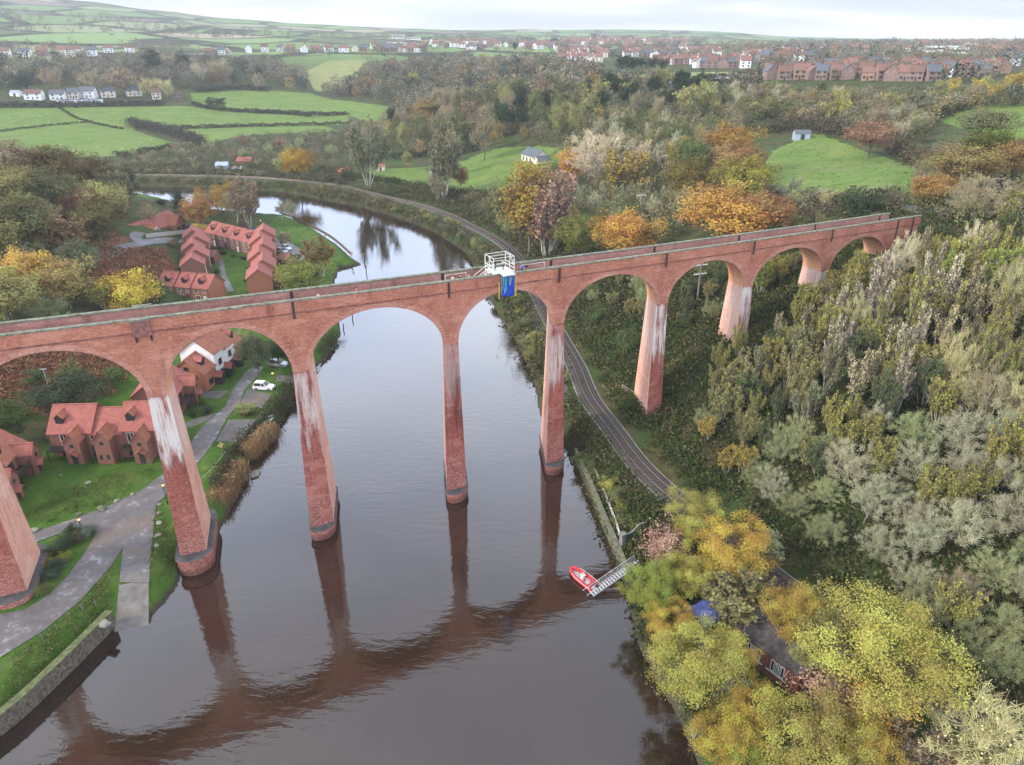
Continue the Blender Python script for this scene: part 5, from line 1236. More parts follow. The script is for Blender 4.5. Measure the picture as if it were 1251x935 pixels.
# bench
x, y = gz(270,548,ZB); o = empty('bench', (x,y,ZB), R(-35), 'wooden garden bench on the lawn beside the reed bank', 'bench'); MW = simple('bench_wood', (.30,.27,.12), .8, .2, 4)
b = MB(); [b.box((-.8,-.25+.15*k,.42),(.8,-.25+.15*k+.12,.47)) for k in range(4)]; b.build('seat', MW, o); b = MB(); [b.box((-.8,.32,.55+.14*k),(.8,.37,.55+.14*k+.11)) for k in range(3)]; b.build('backrest', MW, o)
for s in (-.72,.72):
    for v in (-.2,.32): b = MB(); b.box((s-.04,v-.04,0),(s+.04,v+.04,.42 if v < 0 else .98)); b.build('leg', MW, o)
# dinghy and canoe on the bank
def hull(px, label, mat, Lh, Wh, rz, name='rowing_boat', inner=None):
    x, y = gz(*px, ZB); o = empty(name, (x,y,hz1(x,y)+.02), rz, label, 'boat'); b = MB(); k = 12
    for i in range(k+1):
        u = i/k*2-1; w = Wh*(1-abs(u)**2.6)+.02; rise = .18*u*u
        for a in range(7): an = math.pi*a/6; b.v.append((u*Lh/2, w*math.cos(an), .42+rise-.42*math.sin(an)))
    for i in range(k):
        for a in range(6): b.f.append((i*7+a,i*7+a+1,i*7+7+a+1,i*7+7+a)); b.m.append(0)
    h = b.build('hull', mat, o, smooth=True); sm = h.modifiers.new('thick','SOLIDIFY'); sm.thickness = .05
    for u in (-.35,.3): b = MB(); b.box((u*Lh/2-.12,-Wh*.8,.33),(u*Lh/2+.12,Wh*.8,.37)); b.build('thwart', inner or M_TIMB, o)
hull((328,508), 'upturned white dinghy on the grass beside the hedge bank', simple('dinghy_white', (.62,.68,.74), .5, .08, 2), 3.4, .62, heading((322,513),(334,502)))
hull((360,469), 'red kayak half hidden behind the river pier', M_RIB, 4.2, .42, heading((357,475),(362,462)))
# refuse bin, TV aerial, picnic table on the riverside lawn
x, y = gz(60,531,ZB); o = empty('bin', (x,y,ZB), .4, 'green wheeled refuse bin in the shade behind the brick terrace', 'bin'); b = MB(); b.box((-.6,-.4,.1),(.6,.4,1.15)); b.build('body', simple('bin_green', (.03,.10,.06), .6, .1, 2), o); b = MB(); b.box((-.64,-.44,1.15),(.64,.44,1.28)); b.build('lid', M_RUBB, o)
x, y = gz(346,287,ZB); o = empty('picnic_table', (x,y,ZB), .5, 'picnic table on its paved patch in the riverside lawn', 'table'); b = MB(); b.box((-.9,-.4,.72),(.9,.4,.78)); b.build('table_top', M_TIMB, o)
for s in (-.75,.75): b = MB(); b.box((-.9,s-.14,.42),(.9,s+.14,.47)); b.build('bench_seat', M_TIMB, o)
for s in (-.6,.6): b = MB(); b.box((s-.05,-.85,.36),(s+.05,.85,.42)); b.box((s-.05,-.3,0),(s+.05,-.2,.72)); b.box((s-.05,.2,0),(s+.05,.3,.72)); b.build('leg', M_TIMB, o)
# riverside lawn edge: low timber fence and mooring piles
P = smooth_line(pl([(345,262),(357,265),(370,272),(391,282),(410,294),(429,311)], ZB), 3); o = empty('lawn_fence', (P[0][0],P[0][1],ZB-.4), 0, 'low dark timber edging fence around the curved riverside lawn', 'fence')
b = MB()
for p, q in zip(P[:-1], P[1:]):
    d = q-p; l = math.hypot(*d); n_ = np.array([-d[1], d[0]])/l*.06; v = []
    for z in (0, 1.1): v += [(*(p-n_-P[0]), z), (*(q-n_-P[0]), z), (*(q+n_-P[0]), z), (*(p+n_-P[0]), z)]
    b.add(v, [(4,5,6,7),(0,1,5,4),(2,3,7,6),(1,2,6,5),(3,0,4,7)])
b.build('board_panel', M_HBR if False else simple('old_timber', (.10,.085,.065), .9, .3, 2), o)
for p in P[::3]: b = MB(); b.tube((*(p-P[0]), -.8),(*(p-P[0]), 1.35),.12,.12,6); b.build('post', M_TIMB, o)
for px, lab, h in (((447,333),'taller leaning mooring pile off the lawn point',2.6),((445,322),'shorter mooring pile nearer the lawn point',1.9),((430,390),'thin mooring post in the river seen under the arch',2.0),((419,403),'timber mooring frame on the bank under the arch',1.6)):
    x, y = gz(*px, 0); b = MB(); b.tube((0,0,-1.5),(.25,.1,h),.16,.13,8); q = b.build('mooring_pile', M_FRAMED, loc=(x,y,0)); tag(q, lab, 'mooring post')
x, y = gz(430,313,ZB); o = empty('life_ring', (x,y,ZB), 0, 'red lifebuoy stand at the tip of the riverside lawn', 'lifebuoy'); b = MB(); b.tube((0,0,-.5),(0,0,1.3),.05,.05,6); b.build('post', M_TIMB, o)
b = MB(); b.path([(.33*math.cos(a*math.pi/6), -.08, 1.0+.33*math.sin(a*math.pi/6)) for a in range(13)], .09, 6); b.build('ring', M_RIB, o)
# utility poles with wires
PO = []
for px, h, lab in (((851,372),9.5,'concrete utility pole with white crossarms seen through the arch'), ((781,272),9.0,'timber utility pole with crossarm in the wood behind the viaduct'), ((811,218),9.0,'farther timber utility pole higher in the wooded valley')):
    P = at(*px); o = empty('utility_pole', P, R(20), lab, 'utility pole'); b = MB(); b.tube((0,0,-1),(0,0,h),.2,.14,8); b.build('pole', M_CONC if h > 9.2 else M_TIMB, o)
    for z in ((h-.4,h-2.4) if h > 9.2 else (h-.3,)):
        b = MB(); b.box((-1.6,-.08,z-.09),(1.6,.08,z+.09)); q = b.build('crossarm', M_FRAMEW, o)
        for s in (-1.4,-.5,.5,1.4): b = MB(); b.tube((s,0,z+.09),(s,0,z+.32),.06,.045,6); b.build('insulator', M_LEAD, q)
    PO.append((P, h))
wo_ = empty('power_lines', PO[0][0], 0, 'thin power lines strung between the poles behind the viaduct', 'power line')
for s in (-1.4,-.5,.5):
    b = MB()
    for (P, h), (Q, h2) in zip(PO[:-1], PO[1:]):
        a, c = P+Vector((s,0,h-.05)), Q+Vector((s,0,h2-.05)); b.path([tuple(a+(c-a)*(k/8)+Vector((0,0,-3*.25*math.sin(math.pi*k/8)))-PO[0][0]) for k in range(9)], .014, 4)
    b.build('wire', M_RUBB, wo_)
# aerial
x, y = gz(70,507,ZB); o = empty('aerial', (x,y,ZB+5.0), 0, 'white television aerial on a mast above the terrace roof', 'aerial'); b = MB(); b.tube((0,0,-3),(0,0,5.2),.05,.05,6); b.build('mast', M_GALV, o); b = MB(); b.tube((-.7,0,5.0),(.7,0,5.1),.04,.04,5); [b.tube((-.6+.24*k,-.3,5.05),(-.6+.24*k,.3,5.05),.02,.02,4) for k in range(6)]; b.build('antenna', M_GALV, o)
# ================================================================== trees
def objcol_mat(name, trans, rough=.85, var=.26, tint=False):
    m, nt = new_mat(name)
    out = N(nt, 'ShaderNodeOutputMaterial'); oi = N(nt, 'ShaderNodeObjectInfo'); at_ = N(nt, 'ShaderNodeAttribute', attribute_name='rnd')
    hs = N(nt, 'ShaderNodeHueSaturation'); 
    if tint:
        ca = N(nt, 'ShaderNodeAttribute', attribute_name='tint'); src = ca.outputs['Color']
    else: src = oi.outputs['Color']
    v = math_(nt, 'ADD', math_(nt, 'MULTIPLY', at_.outputs['Fac'], 2*var), 1-var)
    nt.links.new(v, hs.inputs['Value']); nt.links.new(math_(nt, 'ADD', math_(nt, 'MULTIPLY', at_.outputs['Fac'], .07), .465), hs.inputs['Hue']); nt.links.new(src, hs.inputs['Color'])
    d = N(nt, 'ShaderNodeBsdfDiffuse'); nt.links.new(hs.outputs[0], d.inputs[0])
    if trans:
        t = N(nt, 'ShaderNodeBsdfTranslucent'); nt.links.new(hs.outputs[0], t.inputs[0]); mx = N(nt, 'ShaderNodeMixShader', ins={0: trans}); L(nt, d, 0, mx, 1); L(nt, t, 0, mx, 2); L(nt, mx, 0, out, 0)
    else: L(nt, d, 0, out, 0)
    return m
M_LEAF = objcol_mat('leaves', .2); M_TWIGC = objcol_mat('bare_twigs', 0, var=.3); M_TINT = objcol_mat('tinted_foliage', .25, tint=True)
M_BARK = simple('bark', (.17,.145,.115), .95, .4, 2.5, stretch=(3,3,.6)); M_BARKP = simple('pale_bark', (.42,.39,.34), .9, .25, 2.5); M_TWIG = simple('twig_wood', (.20,.175,.14), .95, .3, 2)
def seg_mesh(segs):
    """segs (n,8): a, b, ra, rb -> 3-sided tubes"""
    S_ = np.asarray(segs, float); a, b = S_[:,:3], S_[:,3:6]; w = b-a; w /= np.linalg.norm(w, axis=1)[:,None]+1e-9
    h = np.where(np.abs(w[:,2:3]) > .9, [[1.,0,0]], [[0,0,1.]]); u = np.cross(w, h); u /= np.linalg.norm(u, axis=1)[:,None]; t = np.cross(w, u)
    V = []
    for c, r in ((a, S_[:,6]), (b, S_[:,7])):
        for k in range(3): an = 2*math.pi*k/3; V.append(c+u*(r*math.cos(an))[:,None]+t*(r*math.sin(an))[:,None])
    V = np.stack(V, 1).reshape(-1, 3); n = len(S_); o = (np.arange(n)*6)[:,None]
    Fq = np.concatenate([o+np.array([[i,(i+1)%3,3+(i+1)%3,3+i]]) for i in range(3)]); return V, Fq
def leaf_quads(C, size, g, up=.3, out=None, elong=1.5):
    """rhombic leaf sprays at points C"""
    n = len(C); nrm = g.normal(size=(n,3)); nrm[:,2] += up
    if out is not None: nrm += out
    nrm /= np.linalg.norm(nrm, axis=1)[:,None]+1e-9
    r = g.normal(size=(n,3)); u = np.cross(nrm, r); u /= np.linalg.norm(u, axis=1)[:,None]+1e-9; v = np.cross(nrm, u)
    s = size*g.uniform(.6, 1.35, n)[:,None]
    V = np.stack([C-u*s*elong*.5, C-v*s*.5, C+u*s*elong*.5, C+v*s*.5], 1).reshape(-1, 3)
    return V, np.arange(4*n).reshape(n, 4)
def lumpy(g, n, shape, shell=.55):
    """points in a lumpy crown envelope; shape gives centre height, radii"""
    cz, rx, rz, lump = shape
    d = g.normal(size=(n,3)); d /= np.linalg.norm(d, axis=1)[:,None]
    ph = g.uniform(0, 6.28, 6); k = 1 + lump*(np.sin(3*np.arctan2(d[:,1], d[:,0])+ph[0])*.5+np.sin(5*d[:,2]+ph[1])*.4+np.sin(4*d[:,0]+ph[2])*np.cos(4*d[:,1]+ph[3])*.6)
    r = (g.uniform(0, 1, n)**(1-shell*.75))
    P = d*(r*k)[:,None]*np.array([rx, rx, rz]); P[:,2] = np.where(P[:,2] < 0, P[:,2]*.8, P[:,2]); P[:,2] += cz
    return P
def skeleton(g, ends, trunk_h, r0, lean=.03, nl=8):
    """trunk, limbs towards groups of cluster centres, branches to every cluster"""
    top = np.array([g.normal()*lean, g.normal()*lean, trunk_h]); segs = []
    n = 5; pts = [np.array([0,0,-.02])] + [top*(i/n)+np.array([g.normal()*.008, g.normal()*.008, 0]) for i in range(1, n+1)]
    for i in range(n): segs.append((*pts[i], *pts[i+1], r0*(1-.11*i), r0*(1-.11*(i+1))))
    hub = ends[g.choice(len(ends), min(nl, len(ends)), replace=False)]
    own = np.argmin(((ends[:,None]-hub[None])**2).sum(-1), 1); fine = []
    for k, h in enumerate(hub):
        q = ends[own == k]; c = q.mean(0)*.75+h*.25; s0 = pts[2+int(g.integers(0, n-1))] if trunk_h > .2 else pts[-1]
        c = s0+(c-s0)*.72; mid = (s0+c)/2+np.array([g.normal()*.02, g.normal()*.02, .035])
        segs += [(*s0, *mid, r0*.5, r0*.36), (*mid, *c, r0*.36, r0*.24)]
        for e in q:
            m2 = c+(e-c)*.5+g.normal(size=3)*.02; fine += [(*c, *m2, r0*.18, r0*.11), (*m2, *e, r0*.11, r0*.05)]
    return segs, fine
PROTO = {}
def rnd_attr(n, g): return g.uniform(0, 1, n)
def make_proto(key, seed, kind, **k):
    g = np.random.default_rng(seed); bark = k.get('bark', M_BARK)
    if kind == 'leafy':
        ends = lumpy(g, k['ncl'], k['shape'], k.get('shell', .6)); segs, fine = skeleton(g, ends, k.get('trunk', .42), k.get('r0', .022), nl=9)
        nl = k['npc']; C = np.repeat(ends, nl, 0); sp = k.get('spread', .062); C = C+g.normal(size=C.shape)*np.array([sp, sp, sp*.72])
        out = (C-np.array([0,0,k['shape'][0]])); out /= np.linalg.norm(out, axis=1)[:,None]+1e-9
        V, Q = leaf_quads(C, k['leaf'], g, .8, out*1.1)
        clr = np.repeat(g.uniform(0, 1, len(ends)), nl)*.72+g.uniform(0, 1, len(C))*.28
        V2, Q2 = seg_mesh(fine)
        cm = np_mesh('crown', np.vstack([V, V2]), np.vstack([Q, Q2+len(V)]), [k.get('lm', M_LEAF), M_TWIG], np.r_[np.zeros(len(Q)), np.ones(len(Q2))], attrs={'rnd': ('FACE', 'FLOAT', np.r_[clr, np.full(len(Q2), .5)])})
    elif kind == 'twiggy':
        ends = lumpy(g, k['ncl'], k['shape'], .8); segs, fine = skeleton(g, ends, k['trunk'], k['r0'], nl=12); fr = k.get('fr', 1.2); fine = [(*f[:6], f[6]*fr, f[7]*fr) for f in fine]
        c0 = np.array([0, 0, k['shape'][0]*.45]); nt_ = k['tw']; C = np.repeat(ends, nt_, 0)+g.normal(size=(len(ends)*nt_,3))*.022; out = C-c0; out /= np.linalg.norm(out, axis=1)[:,None]
        d3 = out*.75+g.normal(size=C.shape)*.5+np.array([0,0,.15]); d3 /= np.linalg.norm(d3, axis=1)[:,None]; ln = k['tlen']*g.uniform(.4, 1.25, (len(C),1)); A_ = C-d3*ln*.5; tw = np.c_[A_, C+d3*ln*.6, np.full(len(C), .0031), np.full(len(C), .0015)]
        nl = k['lpc']; Cl = np.repeat(ends, nl, 0)+g.normal(size=(len(ends)*nl,3))*.05; V, Q = leaf_quads(Cl, k['leaf'], g, .6); V2, Q2 = seg_mesh(np.vstack([np.array(fine), tw])); n2 = len(fine)+len(tw)
        r2 = np.tile(np.r_[np.full(len(fine), .8), np.repeat(g.uniform(0,1,len(ends)), nt_)*.6+g.uniform(0,1,len(tw))*.4], 3)
        cm = np_mesh('crown', np.vstack([V2, V]), np.vstack([Q2, Q+len(V2)]), [M_TWIGC, M_LEAF], np.r_[np.zeros(len(Q2)), np.ones(len(Q))], attrs={'rnd': ('FACE','FLOAT', np.r_[r2, g.uniform(0,1,len(Q))])})
    else:  # bare or thinly leaved
        segs, tw = [], []
        ns = k['stems']; r0 = k.get('r0', .014); base = []
        for s in range(ns):
            an = 2*math.pi*(s+g.uniform(-.3,.3))/ns; sp = k['splay']*g.uniform(.35, 1.1); p = np.array([math.cos(an)*.02, math.sin(an)*.02, -.02]); d = np.array([math.cos(an)*sp, math.sin(an)*sp, 1.0]); d /= np.linalg.norm(d)
            ln = g.uniform(.62, .95)*k.get('h', 1)/max(d[2], .45)*.8; m_ = 7; r = r0*g.uniform(.7, 1.15); nodes = []
            for i in range(m_):
                d2 = d+g.normal(size=3)*.10+np.array([0,0,k.get('rise', .06)]); d2 /= np.linalg.norm(d2); q = p+d2*ln/m_
                segs.append((*p, *q, r*(1-i/m_*.8), r*(1-(i+1)/m_*.8))); p, d = q, d2
                if i >= k.get('first', 2): nodes.append((q.copy(), d2.copy(), 1-i/m_*.55))
            for (q, dd, sc) in nodes:
                for _ in range(k['br']):
                    a2 = g.normal(size=3); a2[2] = abs(a2[2])*.5+.25; b2 = dd*k.get('fwd', .7)+a2*.62; b2 /= np.linalg.norm(b2); l2 = k['blen']*sc*g.uniform(.6, 1.25); e = q+b2*l2*.5; e2 = e+(b2+g.normal(size=3)*.15+np.array([0,0,.12]))*l2*.5
                    tw += [(*q, *e, .0065, .005), (*e, *e2, .005, .0035)]
                    for t_ in range(k['tw']):
                        f = g.uniform(.25, 1.0); s0 = q+(e-q)*min(1, 2*f) if f < .5 else e+(e2-e)*(2*f-1); d3 = b2*.75+g.normal(size=3)*.5+np.array([0,0,k.get('tup', .25)]); d3 /= np.linalg.norm(d3); e3 = s0+d3*k['tlen']*g.uniform(.5, 1.2)
                        tw.append((*s0, *e3, .0048, .0028))
        V2, Q2 = seg_mesh(tw); rn_ = g.uniform(0, 1, len(tw)); r2 = np.tile(rn_, 3); mats = [M_TWIGC, M_LEAF]; nlv = k.get('leaves', 0)
        if nlv:
            T = np.asarray(tw); cl = g.uniform(0,1,len(T)) < k.get('lfrac', .5); src = T[cl]; j = g.integers(0, len(src), nlv); f = g.uniform(.2, 1, nlv)[:,None]; C = src[j,:3]*(1-f)+src[j,3:6]*f+g.normal(size=(nlv,3))*.012
            V, Q = leaf_quads(C, k['leaf'], g, .4); cm = np_mesh('crown', np.vstack([V2, V]), np.vstack([Q2, Q+len(V2)]), [M_TWIG if k.get('leafcol') else M_TWIGC, M_LEAF], np.r_[np.zeros(len(Q2)), np.ones(len(Q))], attrs={'rnd': ('FACE', 'FLOAT', np.r_[r2, g.uniform(0,1,nlv)])})
        else: cm = np_mesh('crown', V2, Q2, [M_TWIGC], attrs={'rnd': ('FACE', 'FLOAT', r2)})
    V3, Q3 = seg_mesh(segs); tm = np_mesh('trunk', V3, Q3, [bark])
    co_ = np.empty(len(cm.vertices)*3, np.float32); cm.vertices.foreach_get('co', co_); co_ = co_.reshape(-1,3)
    wd = 2*np.percentile(np.hypot(co_[:,0], co_[:,1]), 96); ht = np.percentile(co_[:,2], 99.5)
    PROTO.setdefault(key, []).append((tm, cm, float(wd), float(ht)))
for s in range(3):
    make_proto('round', 11+s, 'leafy', ncl=105, npc=85, leaf=.020, shape=(.60,.44,.38,.20), spread=.055)
    make_proto('fine', 15+s, 'leafy', ncl=120, npc=320, leaf=.0092, shape=(.60,.45,.38,.24), spread=.04, shell=.85)
    make_proto('tall', 21+s, 'leafy', ncl=85, npc=70, leaf=.019, shape=(.60,.24,.42,.25), spread=.05, trunk=.6, r0=.016)
    make_proto('airy', 31+s, 'leafy', ncl=75, npc=42, leaf=.020, shape=(.60,.36,.38,.3), spread=.06, bark=M_BARKP, r0=.014, trunk=.6)
    make_proto('dome', 41+s, 'twiggy', ncl=125, shape=(.52,.50,.44,.22), tw=20, tlen=.105, lpc=9, leaf=.015, r0=.018, trunk=.25)
    make_proto('bare', 51+s, 'twiggy', ncl=85, shape=(.62,.36,.40,.3), tw=20, tlen=.11, lpc=3, leaf=.015, r0=.018, trunk=.5, bark=M_BARKP, fr=1.7)
    make_proto('stems', 61+s, 'bare', stems=7, splay=.34, br=3, blen=.19, tw=5, tlen=.10, leaves=1900, leaf=.022, lfrac=.28, leafcol=True, bark=M_BARKP, fwd=.95, tup=.4, r0=.011, first=2)
    make_proto('sprink', 71+s, 'bare', stems=6, splay=.45, br=4, blen=.21, tw=5, tlen=.11, leaves=4600, leaf=.024, lfrac=.5, leafcol=True, r0=.013, first=2, bark=M_BARKP)
    make_proto('shrub', 81+s, 'leafy', ncl=38, npc=60, leaf=.045, shape=(.42,.62,.5,.25), spread=.11, trunk=.2, r0=.02)
    make_proto('far', 91+s, 'leafy', ncl=48, npc=26, leaf=.045, shape=(.56,.42,.42,.22), spread=.07, r0=.022)
    make_proto('farbare', 95+s, 'bare', stems=5, splay=.5, br=4, blen=.26, tw=6, tlen=.15, r0=.015, first=2)
    make_proto('pine', 98+s, 'leafy', ncl=60, npc=60, leaf=.026, shape=(.66,.26,.30,.35), spread=.045, trunk=.8, r0=.017)
    make_proto('cone', 105+s, 'leafy', ncl=70, npc=60, leaf=.022, shape=(.5,.2,.46,.15), spread=.05, trunk=.7)
YEL=(.44,.33,.075); YGR=(.35,.325,.085); LIM=(.30,.35,.075); OLI=(.29,.275,.105); DOL=(.16,.165,.072); ORA=(.46,.25,.07); RUS=(.30,.17,.08); GRN=(.105,.145,.055); DGR=(.045,.068,.034); PNK=(.42,.26,.19); BRN=(.27,.20,.125); GRY=(.40,.385,.25); GGR=(.31,.33,.16); TAN=(.46,.40,.21); PAL=(.55,.48,.33); GBR=(.33,.27,.17)
NAMES = {'round':'broadleaf_tree','fine':'broadleaf_tree','tall':'tall_tree','airy':'birch_tree','dome':'willow_bush','bare':'bare_tree','stems':'sapling_clump','sprink':'thin_leaved_tree','shrub':'shrub','far':'broadleaf_tree','farbare':'bare_tree','pine':'pine_tree','cone':'conifer_tree'}
ALLT = []
def plant(x, y, h, key, col, label, group=None, w=None, z=None, cat=None, var=.12):
    i = int(rng.integers(0, 3)); tm, cm, wd, ht = PROTO[key][i]
    z = hz1(x, y) if z is None else z; s = h/ht; sx = s if w is None else w/wd
    nm = NAMES[key]; o = empty(nm, (x, y, z-.05), float(rng.uniform(0, 6.28)), label, cat or ('shrub' if key == 'shrub' else 'tree'), group); o.scale = (sx, sx, s)
    kv = 1+rng.uniform(-var, var)*1.3; c = [max(.01, v*kv*(1+rng.uniform(-.035, .035))) for v in col]
    for me in (tm, cm):
        q = bpy.data.objects.new(me.name.split('.')[0], me); COL.objects.link(q); q.parent = o; q.color = (*c, 1)
    ALLT.append(o); return o
def place(px, top, w, k, key, col, label, group=None, cat=None, wz=1.0):
    """tree whose crown is w pixels wide about column px and whose top reaches row top, standing on the land"""
    r = ray(px, 500); best = None
    ux, uy = r[0], None
    ds = np.geomspace(35, 1500, 420)
    # walk along the vertical plane of the column at pixel px: x = y' * ...
    lo = None
    ya = np.linspace(max(top-20, 49), 1100, 900)
    pts = []
    a = (px-CX)/F
    for y_ in ya[::6]:
        pass
    P0 = None
    # foot candidates: rows below the top
    rows = np.arange(top+2, min(top+w*3+60, 1250), max(1.0, w*.04))
    for y_ in rows:
        P = at(px, y_)
        _, _, d = project(P.x, P.y, P.z+3.0); wm = w*d/F; h = wm*k
        _, ty, _ = project(P.x, P.y, P.z+h)
        # seen from above the far rim of a wide crown stands above its centre top
        _, t2, _ = project(P.x*(1+wm*.22/math.hypot(P.x,P.y)), P.y*(1+wm*.22/math.hypot(P.x,P.y)), P.z+h*.86)
        if min(ty, t2) >= top: P0 = (P, h, wm); break
    if P0 is None: P0 = (P, h, wm)
    P, h, wm = P0
    return plant(P.x, P.y, h, key, col, label, group, w=wm*wz, cat=cat)
# --- the yellow trees round the boathouse
G_ = 'autumn trees around the boathouse'
for a in [(806,640,46,1.5,'airy',PNK,'pink-brown birch above the landward end of the gangway'),(835,636,24,1.4,'airy',ORA,'small bright orange tree between the pink birch and the rail'),(846,608,62,1.1,'fine',YGR,'yellow-green tree closest to the railway at the top of the bank group'),(890,643,80,1.0,'fine',YEL,'golden tree with orange side behind the pink birch'),(794,692,66,1.0,'fine',LIM,'fresh lime-green tree beside the gangway landing'),(838,676,66,1.0,'fine',YGR,'olive-yellow tree between the lime tree and the golden tree'),
 (888,706,80,.85,'sprink',OLI,'thin olive tree with bare twigs over the blue shelter'),(928,660,50,1.0,'sprink',GGR,'grey-green bushy tree at the landward edge behind the golden tree'),(968,722,78,1.0,'fine',YEL,'golden tree growing at the far end of the boathouse roof'),(992,728,56,1.0,'sprink',GGR,'grey-green tree between the golden tree and the big round one'),(816,742,56,1.0,'fine',YEL,'yellow tree below the blue shelter at the water edge'),(848,772,100,.95,'fine',YGR,'broad yellow-green tree overhanging the river beside the boathouse'),(884,782,60,1.0,'fine',YEL,'yellow tree close to the window wall of the boathouse'),
 (873,806,62,.9,'bare',GRY,'small bare grey tree in front of the yellow trees by the river'),(848,850,70,.8,'sprink',DOL,'dark olive bush hanging over the dark water edge'),(1057,738,160,.78,'fine',YGR,'largest round yellow-green tree, right of the boathouse'),(1002,756,90,.95,'fine',OLI,'olive tree squeezed between the boathouse roof and the largest round tree'),(1006,824,78,.85,'airy',PNK,'pink-brown thinning tree at the near corner of the boathouse'),(1063,822,76,1.1,'airy',ORA,'orange birch with a white stem under the largest round tree'),
 (918,846,70,.8,'fine',YEL,'golden tree in front of the boathouse windows'),(985,868,125,.75,'fine',YGR,'broad yellow-green tree at the bottom edge of the photo'),(886,876,84,.9,'fine',YEL,'yellow tree at the bottom edge beside the river'),(1048,886,80,.9,'fine',YEL,'yellow tree at the bottom edge under the orange birch'),(922,912,60,.9,'fine',LIM,'lime tree at the bottom edge between two yellow trees'),(1192,860,130,.8,'dome',TAN,'large tan bare willow dome in the bottom right corner'),(1105,880,80,.8,'sprink',BRN,'brown thinning tree between the orange birch and the tan willow'),(1250,905,90,.8,'dome',GRY,'grey willow dome at the bottom right corner edge')]:
    place(a[0], a[1]-4, a[2]*1.14, *a[3:], group=G_)
# --- trees behind the viaduct and round the upper field
G_ = 'autumn trees behind the viaduct'
for a in [(888,237,92,.62,'round',ORA,'large bright orange tree right behind the viaduct parapet'),(930,238,56,.85,'round',RUS,'dark orange tree touching the large bright orange one'),(872,224,80,.7,'round',(.34,.215,.07),'broad tan-orange tree above the large bright orange one'),(904,192,62,.8,'round',(.25,.21,.05),'yellow-olive tree at the left edge of the upper field'),(890,152,58,.85,'round',(.30,.18,.05),'orange-brown dome tree at the head of the autumn row'),(895,176,50,.8,'round',RUS,'rusty tree between the orange-brown dome and the yellow-olive tree'),(848,171,52,.9,'round',GRN,'green tree with yellow edge beside the rusty tree'),(838,195,50,.95,'round',(.19,.14,.045),'olive-brown tree below the green tree in the valley wood'),(828,170,26,1.3,'tall',YEL,'slim yellow tree at the top of the valley wood'),(770,261,54,.9,'round',ORA,'pale orange tree rising above the parapet left of the utility pole'),(742,266,44,.95,'round',(.40,.25,.07),'amber tree on the left of the pale orange tree above the parapet'),(760,282,36,.8,'round',YEL,'small bright yellow tree against the parapet'),(701,266,36,1.3,'round',(.17,.19,.05),'yellow-green egg-shaped tree left of the amber tree above the parapet'),
 (645,197,56,1.6,'tall',(.30,.20,.055),'tall olive-orange tree at the lower edge of the meadow'),(668,214,46,1.7,'sprink',PNK,'tall pink-brown thin tree beside the tall olive-orange tree'),(697,185,30,1.2,'round',ORA,'small orange tree behind the meadow cottage'),(728,163,62,.9,'bare',PAL,'pale pinkish bare tree on the wood edge right of the cottage'),(757,188,44,1.0,'sprink',YEL,'thin yellow-leaved tree in the valley wood'),(676,246,40,1.3,'sprink',GBR,'grey-brown thin tree in front of the tall olive-orange tree'),(618,228,36,1.1,'sprink',OLI,'olive thin tree at the meadow edge above the railway'),
 (1060,150,46,.75,'round',(.33,.20,.13),'russet oak standing in the upper field'),(1196,133,56,.65,'round',DOL,'dark spreading oak in the far right field'),(1200,160,52,.85,'round',(.12,.13,.035),'olive oak below the dark spreading oak'),(1170,180,64,.75,'round',(.22,.165,.07),'tan-brown dome tree left of the olive oak'),(1236,168,46,1.0,'round',(.30,.19,.08),'orange-tan tree at the right edge of the photo by the field'),(1136,215,42,.75,'round',(.32,.20,.07),'small amber dome tree beside the upper path'),(1186,216,52,.85,'dome',GBR,'brown-grey willow dome beside the walkers path'),(1055,234,42,.7,'shrub',DGR,'dark evergreen bush behind the viaduct end'),(1038,238,24,.8,'shrub',DGR,'smaller dark evergreen bush behind the viaduct end'),
 (591,134,24,2.0,'tall',(.27,.23,.14),'tall tan conifer-shaped tree at the front of the dark wood'),(597,150,14,2.0,'tall',ORA,'slim orange tree beside the tall tan one'),(543,166,34,1.7,'sprink',(.25,.25,.12),'pale green poplar on the meadow by the grey hut'),(552,152,12,4.0,'stems',TAN,'tall narrow bare poplar on the meadow'),(535,215,26,1.0,'sprink',GBR,'low brown thin tree at the foot of the poplars'),(563,205,18,1.3,'round',RUS,'small rusty tree right of the grey hut'),(450,152,46,1.3,'sprink',(.23,.22,.11),'large pale olive tree at the left end of the meadow wood'),(366,184,32,1.0,'round',(.44,.27,.05),'big golden tree on the far bank beside the allotments'),(351,193,20,1.0,'round',YGR,'small yellow-green tree left of the big golden tree'),(498,188,10,1.8,'round',OLI,'small tree on a clean stem alone on the meadow edge')]:
    place(a[0], a[1]-3, a[2]*1.28, *a[3:], group=G_)
